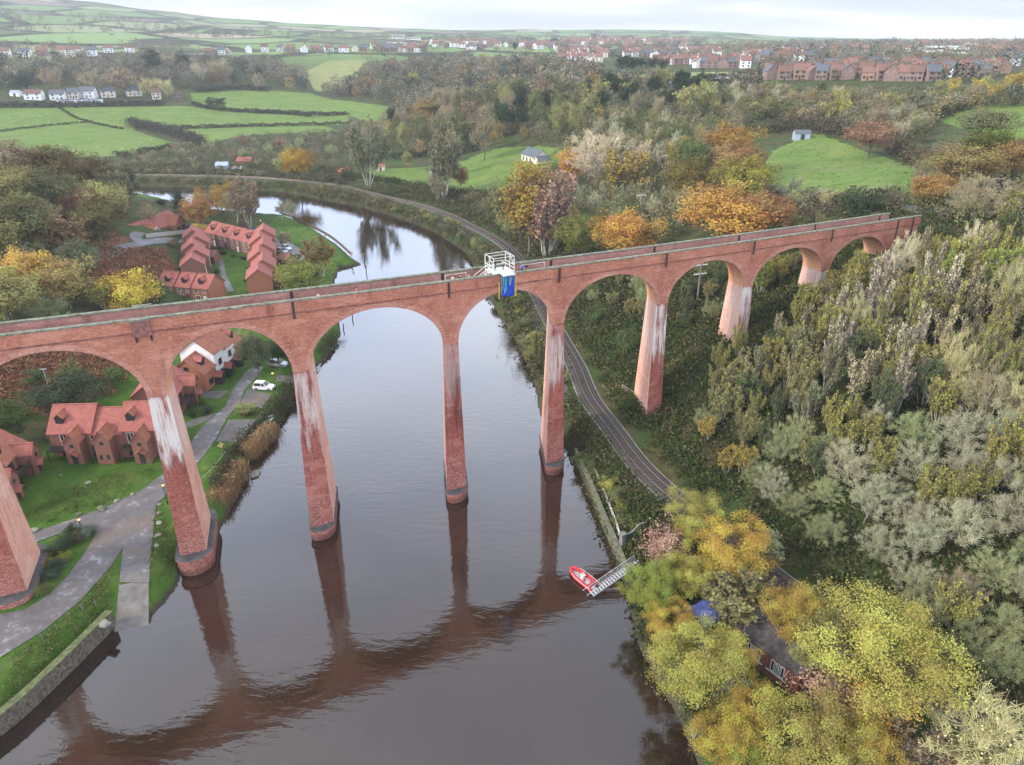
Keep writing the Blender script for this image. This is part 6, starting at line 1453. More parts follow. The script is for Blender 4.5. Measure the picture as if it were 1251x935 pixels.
# --- wooded hill on the left
G_ = 'trees on the left hillside'
for a in [(14,172,66,.8,'round',BRN,'brown oak on the hill skyline at the left edge'),(62,180,66,.75,'round',(.15,.105,.05),'rusty brown oak on the hill skyline'),(108,190,56,.8,'round',(.16,.12,.055),'brown oak sloping down the hill skyline toward the river'),(16,203,62,.8,'round',OLI,'olive oak below the skyline at the left edge'),(66,205,56,.85,'round',(.13,.13,.06),'grey-olive oak in the middle of the hill wood'),(104,228,38,1.0,'round',(.29,.155,.10),'pinkish russet tree in the hill wood'),(132,222,52,.95,'round',OLI,'olive oak above the bracken bank'),(151,210,34,1.2,'sprink',(.22,.20,.10),'pale olive weeping tree beside the dark conifer'),(161,206,22,1.6,'cone',DGR,'dark conifer at the river end of the hill wood'),(50,238,46,1.0,'dome',GBR,'grey-brown bare thicket tree in the hill wood'),(28,240,78,.85,'round',(.13,.135,.055),'large green-olive oak at the left edge above the parapet'),(84,264,46,.9,'sprink',(.30,.20,.10),'tan thinning tree on the bracken bank'),(126,247,50,.9,'round',(.16,.15,.06),'rounded olive tree just left of the bungalow'),(140,240,36,1.0,'round',(.20,.12,.08),'russet tree behind the rounded olive tree'),
 (46,303,54,1.15,'round',(.60,.40,.11),'golden birch with white stems above the parapet'),(88,313,56,1.0,'round',(.36,.27,.11),'amber thin tree right of the golden birch'),(106,296,42,1.2,'round',(.13,.15,.085),'grey-green tree behind the amber thin tree'),(166,335,58,.85,'round',(.56,.42,.08),'bright yellow tree close to the dark brick row'),(134,345,36,.9,'sprink',YGR,'yellow-green bush tree between amber and bright yellow trees'),(196,345,32,.9,'round',GRN,'green tree against the dark brick row'),(14,333,76,.85,'round',OLI,'olive tree at the left edge just above the parapet'),(60,355,44,.8,'dome',GGR,'grey-green thicket under the golden birch'),(28,296,34,.7,'dome',PAL,'pale pinkish bare bush below the large green-olive oak'),(110,262,30,.8,'round',RUS,'small rust-brown tree on the upper bracken bank'),(-20,262,70,.9,'round',OLI,'olive oak half out of frame at the left edge')]:
    place(a[0], a[1]-2, a[2]*1.2, *a[3:], group=G_)
# --- gardens of the left bank
G_ = 'garden trees of the left bank'
for a in [(247,240,34,1.1,'round',(.34,.18,.07),'orange-brown tree behind the dormered terrace'),(277,224,22,1.6,'tall',(.42,.26,.06),'slim golden tree by the river behind the terrace'),(306,221,46,1.0,'sprink',BRN,'cluster of brown bare trees on the river bend'),(290,232,30,1.1,'bare',GBR,'bare brown tree left of the cluster on the river bend'),(223,229,16,1.9,'cone',DGR,'dark conifer behind the bungalow'),(245,229,13,1.6,'airy',ORA,'small orange birch by the river'),(262,232,16,1.3,'bare',PNK,'pinkish bare tree between orange and golden trees'),(245,273,19,1.0,'round',YEL,'small round golden tree at the corner of the dormered terrace'),(394,290,42,.95,'sprink',(.33,.21,.07),'orange thin tree on the riverside lawn'),(374,316,56,.75,'round',(.24,.26,.07),'light green weeping willow beside the riverside row'),(348,281,16,1.1,'dome',GBR,'small bare purple tree in the turning circle'),(298,269,14,1.1,'dome',(.16,.10,.09),'small purple bush at the top of the riverside lawn'),(357,244,12,1.8,'bare',GRY,'thin bare tree on the river edge of the lawn'),(345,248,14,1.2,'bare',GBR,'low bare tree on the river edge left of the thin one'),
 (316,411,36,1.25,'round',(.11,.13,.075),'grey-green tree in the lane seen under the arch'),(343,415,30,1.1,'round',DGR,'dark evergreen tree behind the silver car'),(298,406,30,.8,'dome',GBR,'brown bare thicket behind the white houses'),(96,458,66,.75,'round',(.075,.095,.055),'large dark grey-green tree behind the brick terrace'),(16,486,56,.85,'round',(.07,.10,.035),'dark green tree at the left edge behind the brick house'),(54,474,34,.8,'round',(.08,.095,.06),'dark tree between the two houses on the lawn'),(365,425,22,1.2,'round',DGR,'dark evergreen on the bank close to the pier'),(183,250,22,.9,'dome',GBR,'bare bush by the river beyond the bungalow')]:
    place(a[0], a[1]-1, a[2]*1.22, *a[3:], group=G_)
# --- garden shrubs
G_ = 'garden shrubs of the left bank'
def shr(px, hm, wm, col, label, key='shrub', zz=ZB, name=None):
    x, y = gz(*px, zz); o = plant(x, y, hm, key, col, label, G_, w=wm); return o
for px, hm, wm, col, lab in [((246,493),1.9,2.4,(.17,.21,.03),'bright yellow-green shrub by the driveway'),((252,505),1.9,3.4,(.07,.085,.06),'dark grey-green shrub in front of the bright one'),((235,509),1.6,2.6,DGR,'low dark green shrub beside the pier'),((280,461),2.3,2.4,(.045,.08,.035),'dark green shrub in front of the dark porch'),((233,495),1.5,2,GRN,'small green shrub against the brown house'),
  ((52,722),1.3,2.6,(.16,.18,.06),'yellow-green shrub at the near corner of the planted bed'),((62,704),1.5,3.2,(.08,.11,.075),'grey-green shrub, second from the near corner of the bed'),((59,690),1.2,2.4,(.24,.21,.04),'golden shrub nearest the pier in the bed'),((80,683),1.3,2.4,(.22,.22,.04),'golden shrub in the middle of the planted bed'),((72,692),1.4,3,(.07,.10,.075),'silver-green shrub between the golden shrubs'),((66,675),1.5,3.4,(.06,.085,.05),'dark shrub near the lawn side of the bed'),((82,665),1.6,3.6,(.05,.075,.05),'dark grey shrub in the upper middle of the bed'),((95,660),1.4,3,(.10,.09,.05),'brownish shrub near the road tip of the bed'),((106,654),1.6,3.4,(.13,.16,.13),'silvery rounded shrub at the tip of the planted bed'),((90,652),1.5,3,(.055,.08,.04),'dark shrub next to the silvery rounded one'),
  ((230,297),2,4,GRN,'green hedge shrub at the lane above the bracken'),((220,300),1.8,3,(.08,.12,.035),'bright hedge shrub at the lane end'),((212,312),2.2,4.5,BRN,'brown shrub mound on the bracken edge'),((216,306),1.7,3.2,(.12,.11,.06),'olive shrub beside the brown mound'),((262,308),1.5,3,DGR,'dark rounded shrub before the dormered terrace, first from left of four'),((272,311),1.6,3.2,DGR,'dark rounded shrub before the dormered terrace, second from left of four'),((285,314),1.5,3,GRN,'dark rounded shrub before the dormered terrace, third from left of four'),((297,317),1.5,3,DGR,'dark rounded shrub before the dormered terrace, fourth from left of four'),((304,330),1.5,3,GRN,'shrub at the far corner of the riverside row garden'),((303,345),1.4,2.6,DGR,'shrub beside the middle of the riverside row'),((264,334),1.5,3,DGR,'shrub by the garden path, farther one'),((262,346),1.4,2.8,GRN,'shrub by the garden path, nearer one'),((362,316),1.8,3.4,DGR,'dark shrub by the cars in the turning circle'),((237,290),1.5,2.6,DGR,'dark clipped shrub at the end of the timber fence'),((340,395),2.2,5,BRN,'brown shrub mass under the arch behind the tree'),((200,258),2.5,6,DGR,'dark shrub mass by the river behind the bungalow')]: shr(px, hm, wm, col, lab)
x, y = gz(302,506,ZB); o = plant(x, y, 2.0, 'shrub', (.10,.06,.045), 'large clipped two-tone bush between the parking bays', G_, w=4.6); 
tm, cm, wd, ht = PROTO['shrub'][1]; q = bpy.data.objects.new('pale_top', cm); COL.objects.link(q); q.parent = o; q.scale = (1.02,1.02,.55); q.location = (0,0,ht*.52); q.color = (.30,.33,.13,1)
# --- reeds and hedge bank by the river
M_REED = objcol_mat('reed_stems', .3)
def reeds(px0, px1, wid, h, label):
    g = np.random.default_rng(int(px0[0])); a = np.array(gz(*px0, .6)); b_ = np.array(gz(*px1, .6)); n = 5200; t = g.uniform(0,1,n)[:,None]; P = a+(b_-a)*t+g.normal(size=(n,2))*wid*.38
    hh = h*(.75+.35*g.uniform(0,1,n))*(.85+.12*np.sin(t[:,0]*17)); ln = g.normal(size=(n,2))*.22
    S_ = np.c_[P, np.full(n, .1), P+ln, .1+hh, np.full(n, .045), np.full(n, .016)]; V, Q = seg_mesh(S_)
    f = 900; j = g.integers(0, n, f); C = S_[j,3:6]; V2, Q2 = leaf_quads(C, .22, g, 0)
    V = np.vstack([V, V2]); o_ = np.array([*a, 0]); me = np_mesh('reed_clump', V-o_, np.vstack([Q, Q2+len(S_)*6]), [M_REED], attrs={'rnd': ('FACE', 'FLOAT', g.uniform(0,1,len(Q)+len(Q2)))})
    o = bpy.data.objects.new('reed_bed', me); COL.objects.link(o); o.location = (*a, 0); o.color = (.46,.31,.17,1); tag(o, label, 'reeds', kind='thing')
reeds((266,617), (291,574), 2.1, 3.0, 'nearer clump of tan reeds along the river bank beside the tall pier'); reeds((303,556), (329,529), 2.0, 2.9, 'farther clump of tan reeds along the bank beside the parking bays')
def hedge(name, pts, h, wid, col, label, z=None, n_per=9, leaf=.32, group=None, px=True, cat='hedge', vary=.3):
    P = smooth_line(np.array([at(*p)[:2] for p in pts]) if px else np.array(pts), 6); s = np.r_[0, np.cumsum(np.hypot(*np.diff(P, axis=0).T))]; Lh = s[-1]
    g = np.random.default_rng(int(abs(pts[0][0]*7+pts[0][1]*13))); n = int(min(12000, max(120, Lh*h*n_per))); q = g.uniform(0, Lh, n); x = np.interp(q, s, P[:,0]); y = np.interp(q, s, P[:,1])
    hm = h*(1+vary*np.sin(q*.5+g.uniform(0,6))*np.cos(q*.17)+vary*.6*np.sin(q*1.3)); u = g.uniform(0,1,n)**.6; x = x+g.normal(size=n)*wid*.42*(1-.4*u); y = y+g.normal(size=n)*wid*.42*(1-.4*u)
    z = hz(x, y)+hm*u; V, Q = leaf_quads(np.c_[x,y,z], leaf, g, .6); o0 = np.array([P[0][0], P[0][1], hz1(*P[0])])
    me = np_mesh(name, V-o0, Q, [M_LEAF], attrs={'rnd': ('FACE', 'FLOAT', np.clip(.5+.35*np.sin(q*.9)+.3*g.normal(size=n), 0, 1))}); o = bpy.data.objects.new(name, me); COL.objects.link(o); o.location = o0; o.color = (*col, 1); tag(o, label, cat, group, 'thing'); return o
hedge('hedge', [(262,600),(276,572),(292,548),(310,532),(326,512)], 1.4, 2.4, (.075,.07,.045), 'dark scrubby hedge between the lawn fence and the reeds', leaf=.26, n_per=60)
hedge('hedge', [(330,515),(345,498),(358,480),(372,462),(382,450)], 2.0, 3.0, (.085,.085,.045), 'dark bushy hedge bank beside the dinghy', leaf=.28, n_per=60)
hedge('hedge', [(394,434),(402,422),(409,412)], 1.6, 2.2, (.09,.10,.045), 'green hedge bank on the point seen right of the pier', leaf=.28, n_per=60)
G_ = 'field hedges across the valley'
for pts, h, w, col, lab in [([(158,153),(180,158),(205,164),(230,172),(248,178)],5.5,7,(.085,.075,.06),'thick bare hedge running diagonally between the two lower fields'),([(205,157.5),(260,156),(330,154.5),(400,153),(430,151.5)],2.2,3,(.07,.075,.045),'long straight hedge along the top of the lower right field'),([(-40,131.5),(40,131.5),(110,130.5),(200,129)],4.0,5,(.07,.065,.05),'dark hedge below the row of white houses'),([(140,192),(180,186),(215,180)],2.5,4,(.05,.055,.035),'dark hedge at the lower edge of the left field'),([(70,131),(85,140),(100,147),(150,158)],1.3,1.5,(.09,.10,.05),'thin hedge line crossing the left field'),([(0,161),(50,155),(105,150)],1.2,1.5,(.09,.10,.05),'thin broken hedge at the left edge of the field'),
  ([(236,128),(260,134),(300,137),(360,139),(425,140.5)],2.4,4,(.075,.075,.05),'hedge below the upper pasture'),([(240,113),(290,110),(330,112)],4,6,(.06,.065,.045),'hedge along the top of the upper pasture'),([(310,137),(345,139),(380,143)],2.0,3,(.08,.08,.05),'short bushy hedge inside the upper pasture'),([(735,107),(790,104),(850,99.5),(930,92)],3.0,4,(.05,.055,.04),'dark hedge along the lower edge of the pale upland field'),([(1145,147),(1165,138),(1190,130),(1230,123),(1300,113)],3.5,3.5,(.075,.08,.035),'trimmed hedge around the far right field'),
  ([(420,216),(470,224),(520,233),(560,239),(600,240)],3,5,(.085,.085,.04),'scrubby hedge between the meadow and the railway'),([(930,165),(960,158),(1000,160),(1030,166)],5,8,(.10,.085,.06),'bare brown hedge at the top of the upper field'),([(1060,168),(1090,180),(1125,200),(1140,212)],4,6,(.11,.09,.055),'overgrown hedge down the right side of the upper field'),([(985,248),(1020,252),(1050,246),(1095,243)],3,4,(.12,.11,.075),'straggly pale hedge at the foot of the upper field'),([(470,195),(510,192),(540,190),(590,182)],3,5,(.05,.06,.035),'dark undergrowth hedge along the wood behind the meadow')]:
    hedge('hedge', pts, h, w, col, lab, leaf=.55 if pts[0][1] > 150 else .8, n_per=16 if pts[0][1] > 150 else 9, group=G_)
# ------------------------------------------------------------------ scattered woods: individual trees named by their place
LOOK = {'dome':'willow dome','bare':'bare tree','stems':'cluster of bare stems','sprink':'thin-leaved tree','round':'leafy tree','shrub':'bush','tall':'tall slim tree','far':'leafy tree','farbare':'bare tree','pine':'pine','cone':'conifer','airy':'birch'}
CN = [('grey',GRY),('grey-green',GGR),('tan',TAN),('pale',PAL),('brown-grey',GBR),('yellow',YEL),('yellow-green',YGR),('lime',LIM),('olive',OLI),('dark olive',DOL),('orange',ORA),('russet',RUS),('green',GRN),('dark green',DGR),('brown',BRN),('pinkish',PNK)]
CNAME = {v: k for k, v in CN}
TAKEN = []
def taken_init():
    for o in ALLT: TAKEN.append((o.location.x, o.location.y))
taken_init()
def avoid(x, y, r, via=True):
    """keep trees off water, railway, viaduct and buildings"""
    ok = sdist(x, y, RIVER) > r*.35
    d, _ = seg_dist(x, y, RAILS); ok &= d > 3.2+r*.35
    t = x*vd[0]+(y-VO)*vd[1]; w = x*vn[0]+(y-VO)*vn[1]+VQ*t*t
    if via: ok &= ~((w > -7.5-r*.5) & (w < 2.5+r*.55) & (t > -135) & (t < 108))
    return ok
def scatter(poly, n, hrange, pal, zone, group, gap=1.0, seed=1, tries=9000, place_by='foot'):
    """pal: [(weight, key, colour, width/height)]"""
    g = np.random.default_rng(seed); P = np.asarray(poly, float)
    W_ = np.array([at(*p)[:2] for p in poly]); lo, hi = W_.min(0)-3, W_.max(0)+3
    x = g.uniform(lo[0], hi[0], tries); y = g.uniform(lo[1], hi[1], tries); z = hz(x, y); px, py, fw = project(x, y, z)
    ok = inside(px, py, P) & (fw > 5) & (px > -15) & (px < 1266); x, y, z, px, py = x[ok], y[ok], z[ok], px[ok], py[ok]
    ok = avoid(x, y, hrange[1]*.4); x, y, z, px, py = x[ok], y[ok], z[ok], px[ok], py[ok]
    ws = np.array([p[0] for p in pal], float); ws /= ws.sum(); got = []
    for i in range(len(x)):
        if len(got) >= n: break
        h = g.uniform(*hrange); k = pal[g.choice(len(pal), p=ws)]; r = h*k[3]*.5
        if all((x[i]-a)**2+(y[i]-b)**2 > ((r*gap)+c)**2*.7 for a, b, c in got) and all((x[i]-a)**2+(y[i]-b)**2 > (r*.9)**2 for a, b in TAKEN): got.append((x[i], y[i], r*gap)); TAKEN.append((x[i], y[i])); yield_.append((px[i], x[i], y[i], z[i], h, k, zone, group))
yield_ = []
def ordlab(look, i, n, zone):
    o_ = nth[i] if i < 20 else str(i+1)+{1:'st',2:'nd',3:'rd'}.get((i+1) % 10, 'th')
    for lab in (f'{look}, {o_} from left of {n} {zone}', f'{look}, {o_} from left {zone}', f'{look}, {o_} {zone}'):
        if len(lab.replace('-', ' ').split()) <= 16: break
    return lab
def flush():
    from collections import defaultdict
    D = defaultdict(list)
    for r in yield_: D[(r[6], CNAME[r[5][2]]+' '+LOOK[r[5][1]])].append(r)
    for (zone, look), L_ in D.items():
        L_.sort(key=lambda r: r[0]); n = len(L_)
        for i, (px, x, y, z, h, k, _, grp) in enumerate(L_):
            if n == 1: lab = f'only {look} {zone}'
            elif n == 2: lab = f'{look}, {("left","right")[i]} one of the two {zone}'
            else: lab = ordlab(look, i, n, zone)
            plant(x, y, h, k[1], k[2], lab, grp, w=h*k[3], z=z)
    yield_.clear()
SL = 'trees on the slope below the viaduct'
scatter([(925,345),(1000,352),(1040,330),(1080,355),(1010,420),(930,420)], 22, (6,9), [(4,'sprink',YGR,.55),(1,'stems',TAN,.55),(2,'sprink',LIM,.5),(1,'stems',OLI,.5)], 'below the last two arches', SL, .6, 1)
scatter([(1080,350),(1110,310),(1180,330),(1330,360),(1330,450),(1180,430),(1090,420)], 26, (8,11.5), [(2,'stems',TAN,.45),(4,'sprink',YGR,.5),(1,'bare',PAL,.55),(3,'stems',YGR,.45),(1,'sprink',LIM,.5)], 'along the top of the slope', SL, .6, 2)
scatter([(840,430),(920,440),(1000,430),(1010,520),(930,530),(850,500)], 24, (5.5,8.5), [(4,'sprink',OLI,.6),(2,'sprink',YGR,.55),(1,'stems',TAN,.5),(1,'stems',GGR,.5),(1,'sprink',GRN,.6)], 'before the third arch from right', SL, .6, 3)
scatter([(1000,430),(1180,440),(1330,470),(1330,570),(1180,540),(1010,520)], 30, (7,10.5), [(2,'stems',TAN,.5),(2,'bare',TAN,.7),(3,'sprink',YGR,.5),(2,'stems',OLI,.5),(1,'sprink',GRN,.5),(1,'bare',GBR,.7)], 'half way up the right slope', SL, .6, 4)
scatter([(840,505),(930,530),(1010,525),(1020,600),(930,600),(860,575)], 16, (4,7), [(3,'dome',GGR,1.0),(2,'dome',GBR,1.0),(2,'sprink',OLI,.7),(1,'sprink',YEL,.6),(1,'sprink',GRN,.8)], 'low on the slope above the railway', SL, .65, 5)
scatter([(1010,525),(1180,545),(1330,575),(1330,680),(1170,650),(1020,610)], 30, (6,8.5), [(4,'dome',GRY,1.0),(3,'dome',GGR,1.0),(2,'sprink',YGR,.6),(2,'bare',GRY,.7),(1,'dome',TAN,1.0),(1,'sprink',GRN,.8)], 'in the willow belt of the right slope', SL, .78, 6)
scatter([(930,605),(1020,615),(1170,655),(1330,690),(1330,760),(1150,750),(1010,690)], 22, (5,8), [(4,'dome',GRY,1.05),(3,'dome',GGR,1.05),(1,'dome',GBR,1.0),(1,'bare',GRY,.8)], 'in the lower willow belt', SL, .85, 7)
scatter([(1120,750),(1180,755),(1340,770),(1340,870),(1230,850),(1150,800)], 10, (5,8), [(3,'dome',GGR,1.1),(3,'dome',GRY,1.1),(1,'sprink',YGR,.7)], 'in the bottom right corner', SL, .75, 8)
scatter([(1090,350),(1240,330),(1262,560),(1100,520),(1000,470),(960,400)], 24, (10,13.5), [(3,'stems',PAL,.36),(2,'stems',YGR,.36),(2,'bare',TAN,.5)], 'rising above the slope thicket', SL, .3, 33)
VW = 'trees of the valley wood behind the viaduct'
scatter([(700,345),(790,350),(800,430),(780,475),(725,420)], 12, (3.5,6.5), [(2,'sprink',OLI,.8),(2,'dome',GGR,1.0),(1,'shrub',GRN,1.0),(1,'dome',GBR,1.0)], 'under the arch over the railway', VW, .7, 9)
scatter([(830,360),(890,345),(890,400),(840,420)], 8, (4,6.5), [(2,'sprink',OLI,.7),(2,'sprink',GRN,.7),(1,'dome',GBR,1.0)], 'under the arch with the concrete pole', VW, .7, 10)
scatter([(650,280),(700,250),(790,225),(830,240),(860,275),(760,290),(690,310)], 36, (7,11), [(3,'sprink',OLI,.6),(3,'bare',GRY,.6),(2,'round',DOL,.75),(2,'stems',GGR,.5),(1,'round',GRN,.7),(1,'dome',GGR,.9)], 'in the hollow above the parapet', VW, .5, 11)
scatter([(700,215),(760,205),(840,225),(860,190),(820,150),(720,165)], 44, (8,13), [(3,'sprink',OLI,.6),(2,'bare',PAL,.6),(2,'bare',GRY,.6),(2,'round',DOL,.75),(1,'tall',OLI,.45),(1,'round',GRN,.7)], 'in the middle of the valley wood', VW, .5, 12)
scatter([(930,228),(985,246),(1040,254),(1000,262),(945,258)], 9, (4,7), [(2,'bare',GRY,.8),(2,'dome',GGR,1.0),(1,'bare',TAN,.7)], 'between the parapet and the upper field', VW, .65, 13)
scatter([(850,330),(930,300),(1000,275),(1085,258),(1085,290),(1000,340),(900,400),(850,400)], 16, (3,5.5), [(3,'shrub',DOL,1.2),(2,'dome',GGR,1.1),(2,'sprink',OLI,.7),(1,'shrub',GRN,1.2)], 'behind the last three arches', VW, .7, 31)
UF = 'trees around the upper fields'
scatter([(870,145),(935,150),(1010,150),(1120,180),(1140,150),(1010,118),(880,115)], 60, (7,11), [(3,'far',OLI,.8),(3,'farbare',GBR,.8),(3,'farbare',GRY,.8),(1,'far',YGR,.8),(2,'far',BRN,.8),(1,'far',DOL,.8)], 'in the wood behind the upper field', UF, .5, 14)
scatter([(1110,225),(1165,195),(1260,215),(1300,260),(1200,300),(1140,285)], 18, (4,7), [(3,'dome',GBR,1.0),(2,'dome',GGR,1.0),(2,'shrub',GRN,1.2),(1,'sprink',YGR,.7)], 'beside the path past the viaduct end', UF, .75, 15)
scatter([(1140,118),(1250,100),(1340,100),(1340,112),(1180,130)], 14, (7,10), [(2,'far',OLI,.8),(2,'farbare',GBR,.8),(1,'far',YEL,.8)], 'above the far right field', UF, .7, 16)
MW_ = 'trees of the tall wood behind the meadow'
scatter([(470,188),(540,186),(600,176),(700,175),(720,150),(690,128),(540,132),(480,160)], 75, (15,21), [(4,'tall',(DOL),.5),(3,'far',DOL,.6),(3,'farbare',GBR,.5),(2,'tall',OLI,.5),(2,'pine',DGR,.5),(1,'far',BRN,.6)], 'in the tall wood behind the meadow', MW_, .42, 17)
scatter([(690,128),(780,112),(880,112),(880,140),(800,150),(720,160)], 36, (12,18), [(4,'pine',DGR,.55),(2,'farbare',GBR,.6),(2,'far',OLI,.7)], 'among the pines on the brow', MW_, .45, 18)
RB = 'bushes along the railway and far bank'
scatter([(255,205),(330,205),(410,200),(470,190),(430,168),(300,172),(200,190)], 40, (4,8), [(4,'farbare',GBR,.9),(2,'dome',GGR,1.0),(2,'far',DOL,.9),(2,'far',BRN,.9),(1,'dome',GBR,1.1)], 'in the scrub beyond the railway', RB, .75, 19)
scatter([(150,205),(260,212),(255,180),(200,183),(150,193)], 18, (3,6), [(4,'farbare',GBR,1.0),(2,'dome',GGR,1.0),(2,'far',DOL,1.0)], 'in the scrub left of the blue-grey shed', RB, .75, 20)
scatter([(560,250),(620,240),(670,285),(640,315),(605,270)], 16, (4,7), [(3,'sprink',OLI,.8),(2,'dome',GGR,1.0),(1,'sprink',YGR,.8),(1,'shrub',GRN,1.2)], 'between the meadow track and the railway', RB, .7, 21)
scatter([(400,238),(470,255),(530,278),(570,300),(600,360),(640,425),(660,470),(690,480),(655,400),(620,325),(560,274),(470,246),(400,233)], 44, (1.8,3.4), [(4,'shrub',OLI,1.5),(3,'shrub',DOL,1.5),(2,'dome',GGR,1.5),(1,'shrub',BRN,1.4)], 'between river and railway', RB, .55, 22)
scatter([(705,565),(740,590),(775,640),(790,668),(765,655),(742,605),(722,565)], 10, (1.6,3.0), [(3,'shrub',GRN,1.4),(2,'shrub',DOL,1.4),(1,'shrub',YGR,1.2)], 'behind the river wall and railing', RB, .7, 23)
scatter([(740,545),(790,600),(830,640),(860,650),(800,590),(752,540)], 8, (1.5,2.5), [(3,'shrub',DOL,1.4),(2,'shrub',GRN,1.4)], 'between the railway and the boatyard', RB, .7, 24)
scatter([(228,266),(260,264),(320,266),(322,256),(262,254),(228,258)], 12, (6,10), [(2,'round',ORA,.7),(3,'sprink',BRN,.7),(2,'round',OLI,.8),(1,'airy',YEL,.6),(2,'bare',GBR,.7)], 'along the river behind the terrace', RB, .6, 32)
BH = 'trees on the bracken bank and hill'
scatter([(-30,330),(0,250),(60,235),(110,255),(140,285),(90,300),(30,330)], 20, (6,10), [(3,'far',OLI,.85),(2,'farbare',GBR,.8),(2,'far',BRN,.85),(1,'far',GRN,.85)], 'filling the hill wood', BH, .6, 25)
scatter([(-60,235),(0,205),(60,205),(130,225),(120,240),(40,225),(-40,250)], 16, (7,10), [(3,'far',BRN,.85),(2,'far',OLI,.85),(2,'farbare',GBR,.8)], 'near the top of the hill wood', BH, .6, 26)
scatter([(0,380),(60,350),(130,355),(200,360),(200,372),(100,385),(0,400)], 10, (4,6), [(2,'far',OLI,.9),(2,'dome',GGR,1.0),(1,'far',GRN,.9)], 'hidden low behind the left parapet', BH, .7, 27)
scatter([(-30,500),(0,490),(60,470),(150,474),(60,480),(-30,488)], 4, (4,6.5), [(3,'far',DOL,.9),(2,'far',GRN,.9)], 'behind the brick houses on the lawn', BH, .7, 28)
flush()
# ------------------------------------------------------------------ stuff nobody could count: undergrowth, brambles, far woods
def mass(name, polys, dens, hrange, pal, leafsz, nleaf, seed, spread=(.5,.35), rmin=0, dome=False):
    g = np.random.default_rng(seed); VV, QQ, RN, TN = [], [], [], []; off = 0
    for poly, n in polys:
        P = np.asarray(poly, float); W_ = np.array([at(*p)[:2] for p in poly]); lo, hi = W_.min(0)-2, W_.max(0)+2
        x = g.uniform(lo[0], hi[0], n*25); y = g.uniform(lo[1], hi[1], n*25); z = hz(x, y); px, py, fw = project(x, y, z); ok = inside(px, py, P) & (fw > 5); x, y, z = x[ok], y[ok], z[ok]
        if len(x) == 0: continue
        ok = avoid(x, y, 2.0, dome); x, y, z = x[ok][:n], y[ok][:n], z[ok][:n]; m_ = len(x); h = g.uniform(*hrange, m_)
        pi = g.choice(len(pal), m_, p=np.array([p[0] for p in pal])/sum(p[0] for p in pal)); col = np.array([p[1] for p in pal])[pi]*g.uniform(.75, 1.3, (m_,1))
        C = np.repeat(np.c_[x,y,z], nleaf, 0); hh = np.repeat(h, nleaf)
        if dome:
            d = g.normal(size=(len(C),3)); d /= np.linalg.norm(d, axis=1)[:,None]; r = g.uniform(.55, 1.05, len(C)); C = C+d*np.c_[hh*spread[0], hh*spread[0], hh*spread[1]]*r[:,None]; C[:,2] += hh*.55
        else:
            C = C+g.normal(size=C.shape)*np.c_[hh*spread[0], hh*spread[0], np.zeros(len(C))]; C[:,2] = hz(C[:,0], C[:,1])+hh*spread[1]*g.uniform(0, 1, len(C))**.8*1.6
        V, Q = leaf_quads(C, np.repeat(h, nleaf)[:,None]*leafsz if dome else leafsz, g, .7); VV.append(V); QQ.append(Q+off); off += len(V); RN.append(g.uniform(0,1,len(Q))); TN.append(np.repeat(np.c_[col, np.ones(m_)], nleaf, 0))
    me = np_mesh(name, np.vstack(VV), np.vstack(QQ), [M_TINT], attrs={'rnd': ('FACE','FLOAT',np.concatenate(RN)), 'tint': ('FACE','FLOAT_COLOR',np.vstack(TN))}); o = bpy.data.objects.new(name, me); COL.objects.link(o); tag(o, kind='stuff'); return o
mass('undergrowth', [([(700,330),(800,335),(900,330),(1010,345),(1130,290),(1330,330),(1340,880),(1130,840),(1000,745),(850,628),(760,545),(700,440),(660,360)], 5200), ([(690,470),(720,500),(800,590),(850,640),(830,830),(765,745),(760,690),(715,585)], 700), ([(1110,255),(1330,240),(1330,330),(1130,300)], 600), ([(815,345),(900,300),(1000,268),(1075,252),(1112,262),(1060,300),(1000,345),(900,410),(835,425)], 1500)], 1, (.7,1.7), [(4,(.06,.085,.028)),(3,(.085,.085,.04)),(2,(.13,.11,.06)),(2,(.045,.075,.025)),(1,(.17,.16,.06))], .34, 26, 5, (.75,.75))
mass('undergrowth', [([(400,228),(520,248),(590,280),(640,330),(700,420),(760,400),(760,330),(700,290),(640,260),(600,240),(500,232)], 1500), ([(255,214),(420,226),(430,205),(260,200),(150,203),(150,212)], 900), ([(390,247),(480,262),(540,284),(580,315),(640,425),(665,470),(690,470),(650,380),(600,310),(540,270),(420,237),(360,230),(250,224),(250,229),(340,236)], 1300)], 1, (1.0,2.2), [(4,(.085,.08,.045)),(3,(.06,.07,.03)),(2,(.15,.125,.075)),(1,(.16,.15,.05))], .42, 20, 6, (.8,.75))
mass('brambles', [(p, n) for p, n in (([(-60,420),(60,422),(150,438),(165,450),(140,482),(60,500),(-60,500)], 900), ([(95,352),(108,318),(130,302),(205,306),(212,330),(205,352),(150,368)], 700), ([(-30,330),(0,250),(60,235),(130,262),(150,295),(100,310),(30,350)], 500))], 1, (.6,1.2), [(3,(.27,.125,.08)),(2,(.19,.09,.058)),(1,(.33,.2,.12)),(.6,(.11,.11,.05))], .34, 18, 8, (.8,.7))
FARP = [(3,(.20,.175,.13)),(3,(.23,.20,.15)),(2,(.12,.13,.085)),(2,(.17,.175,.105)),(1,(.24,.19,.11)),(1,(.05,.065,.045)),(.4,(.27,.17,.07))]
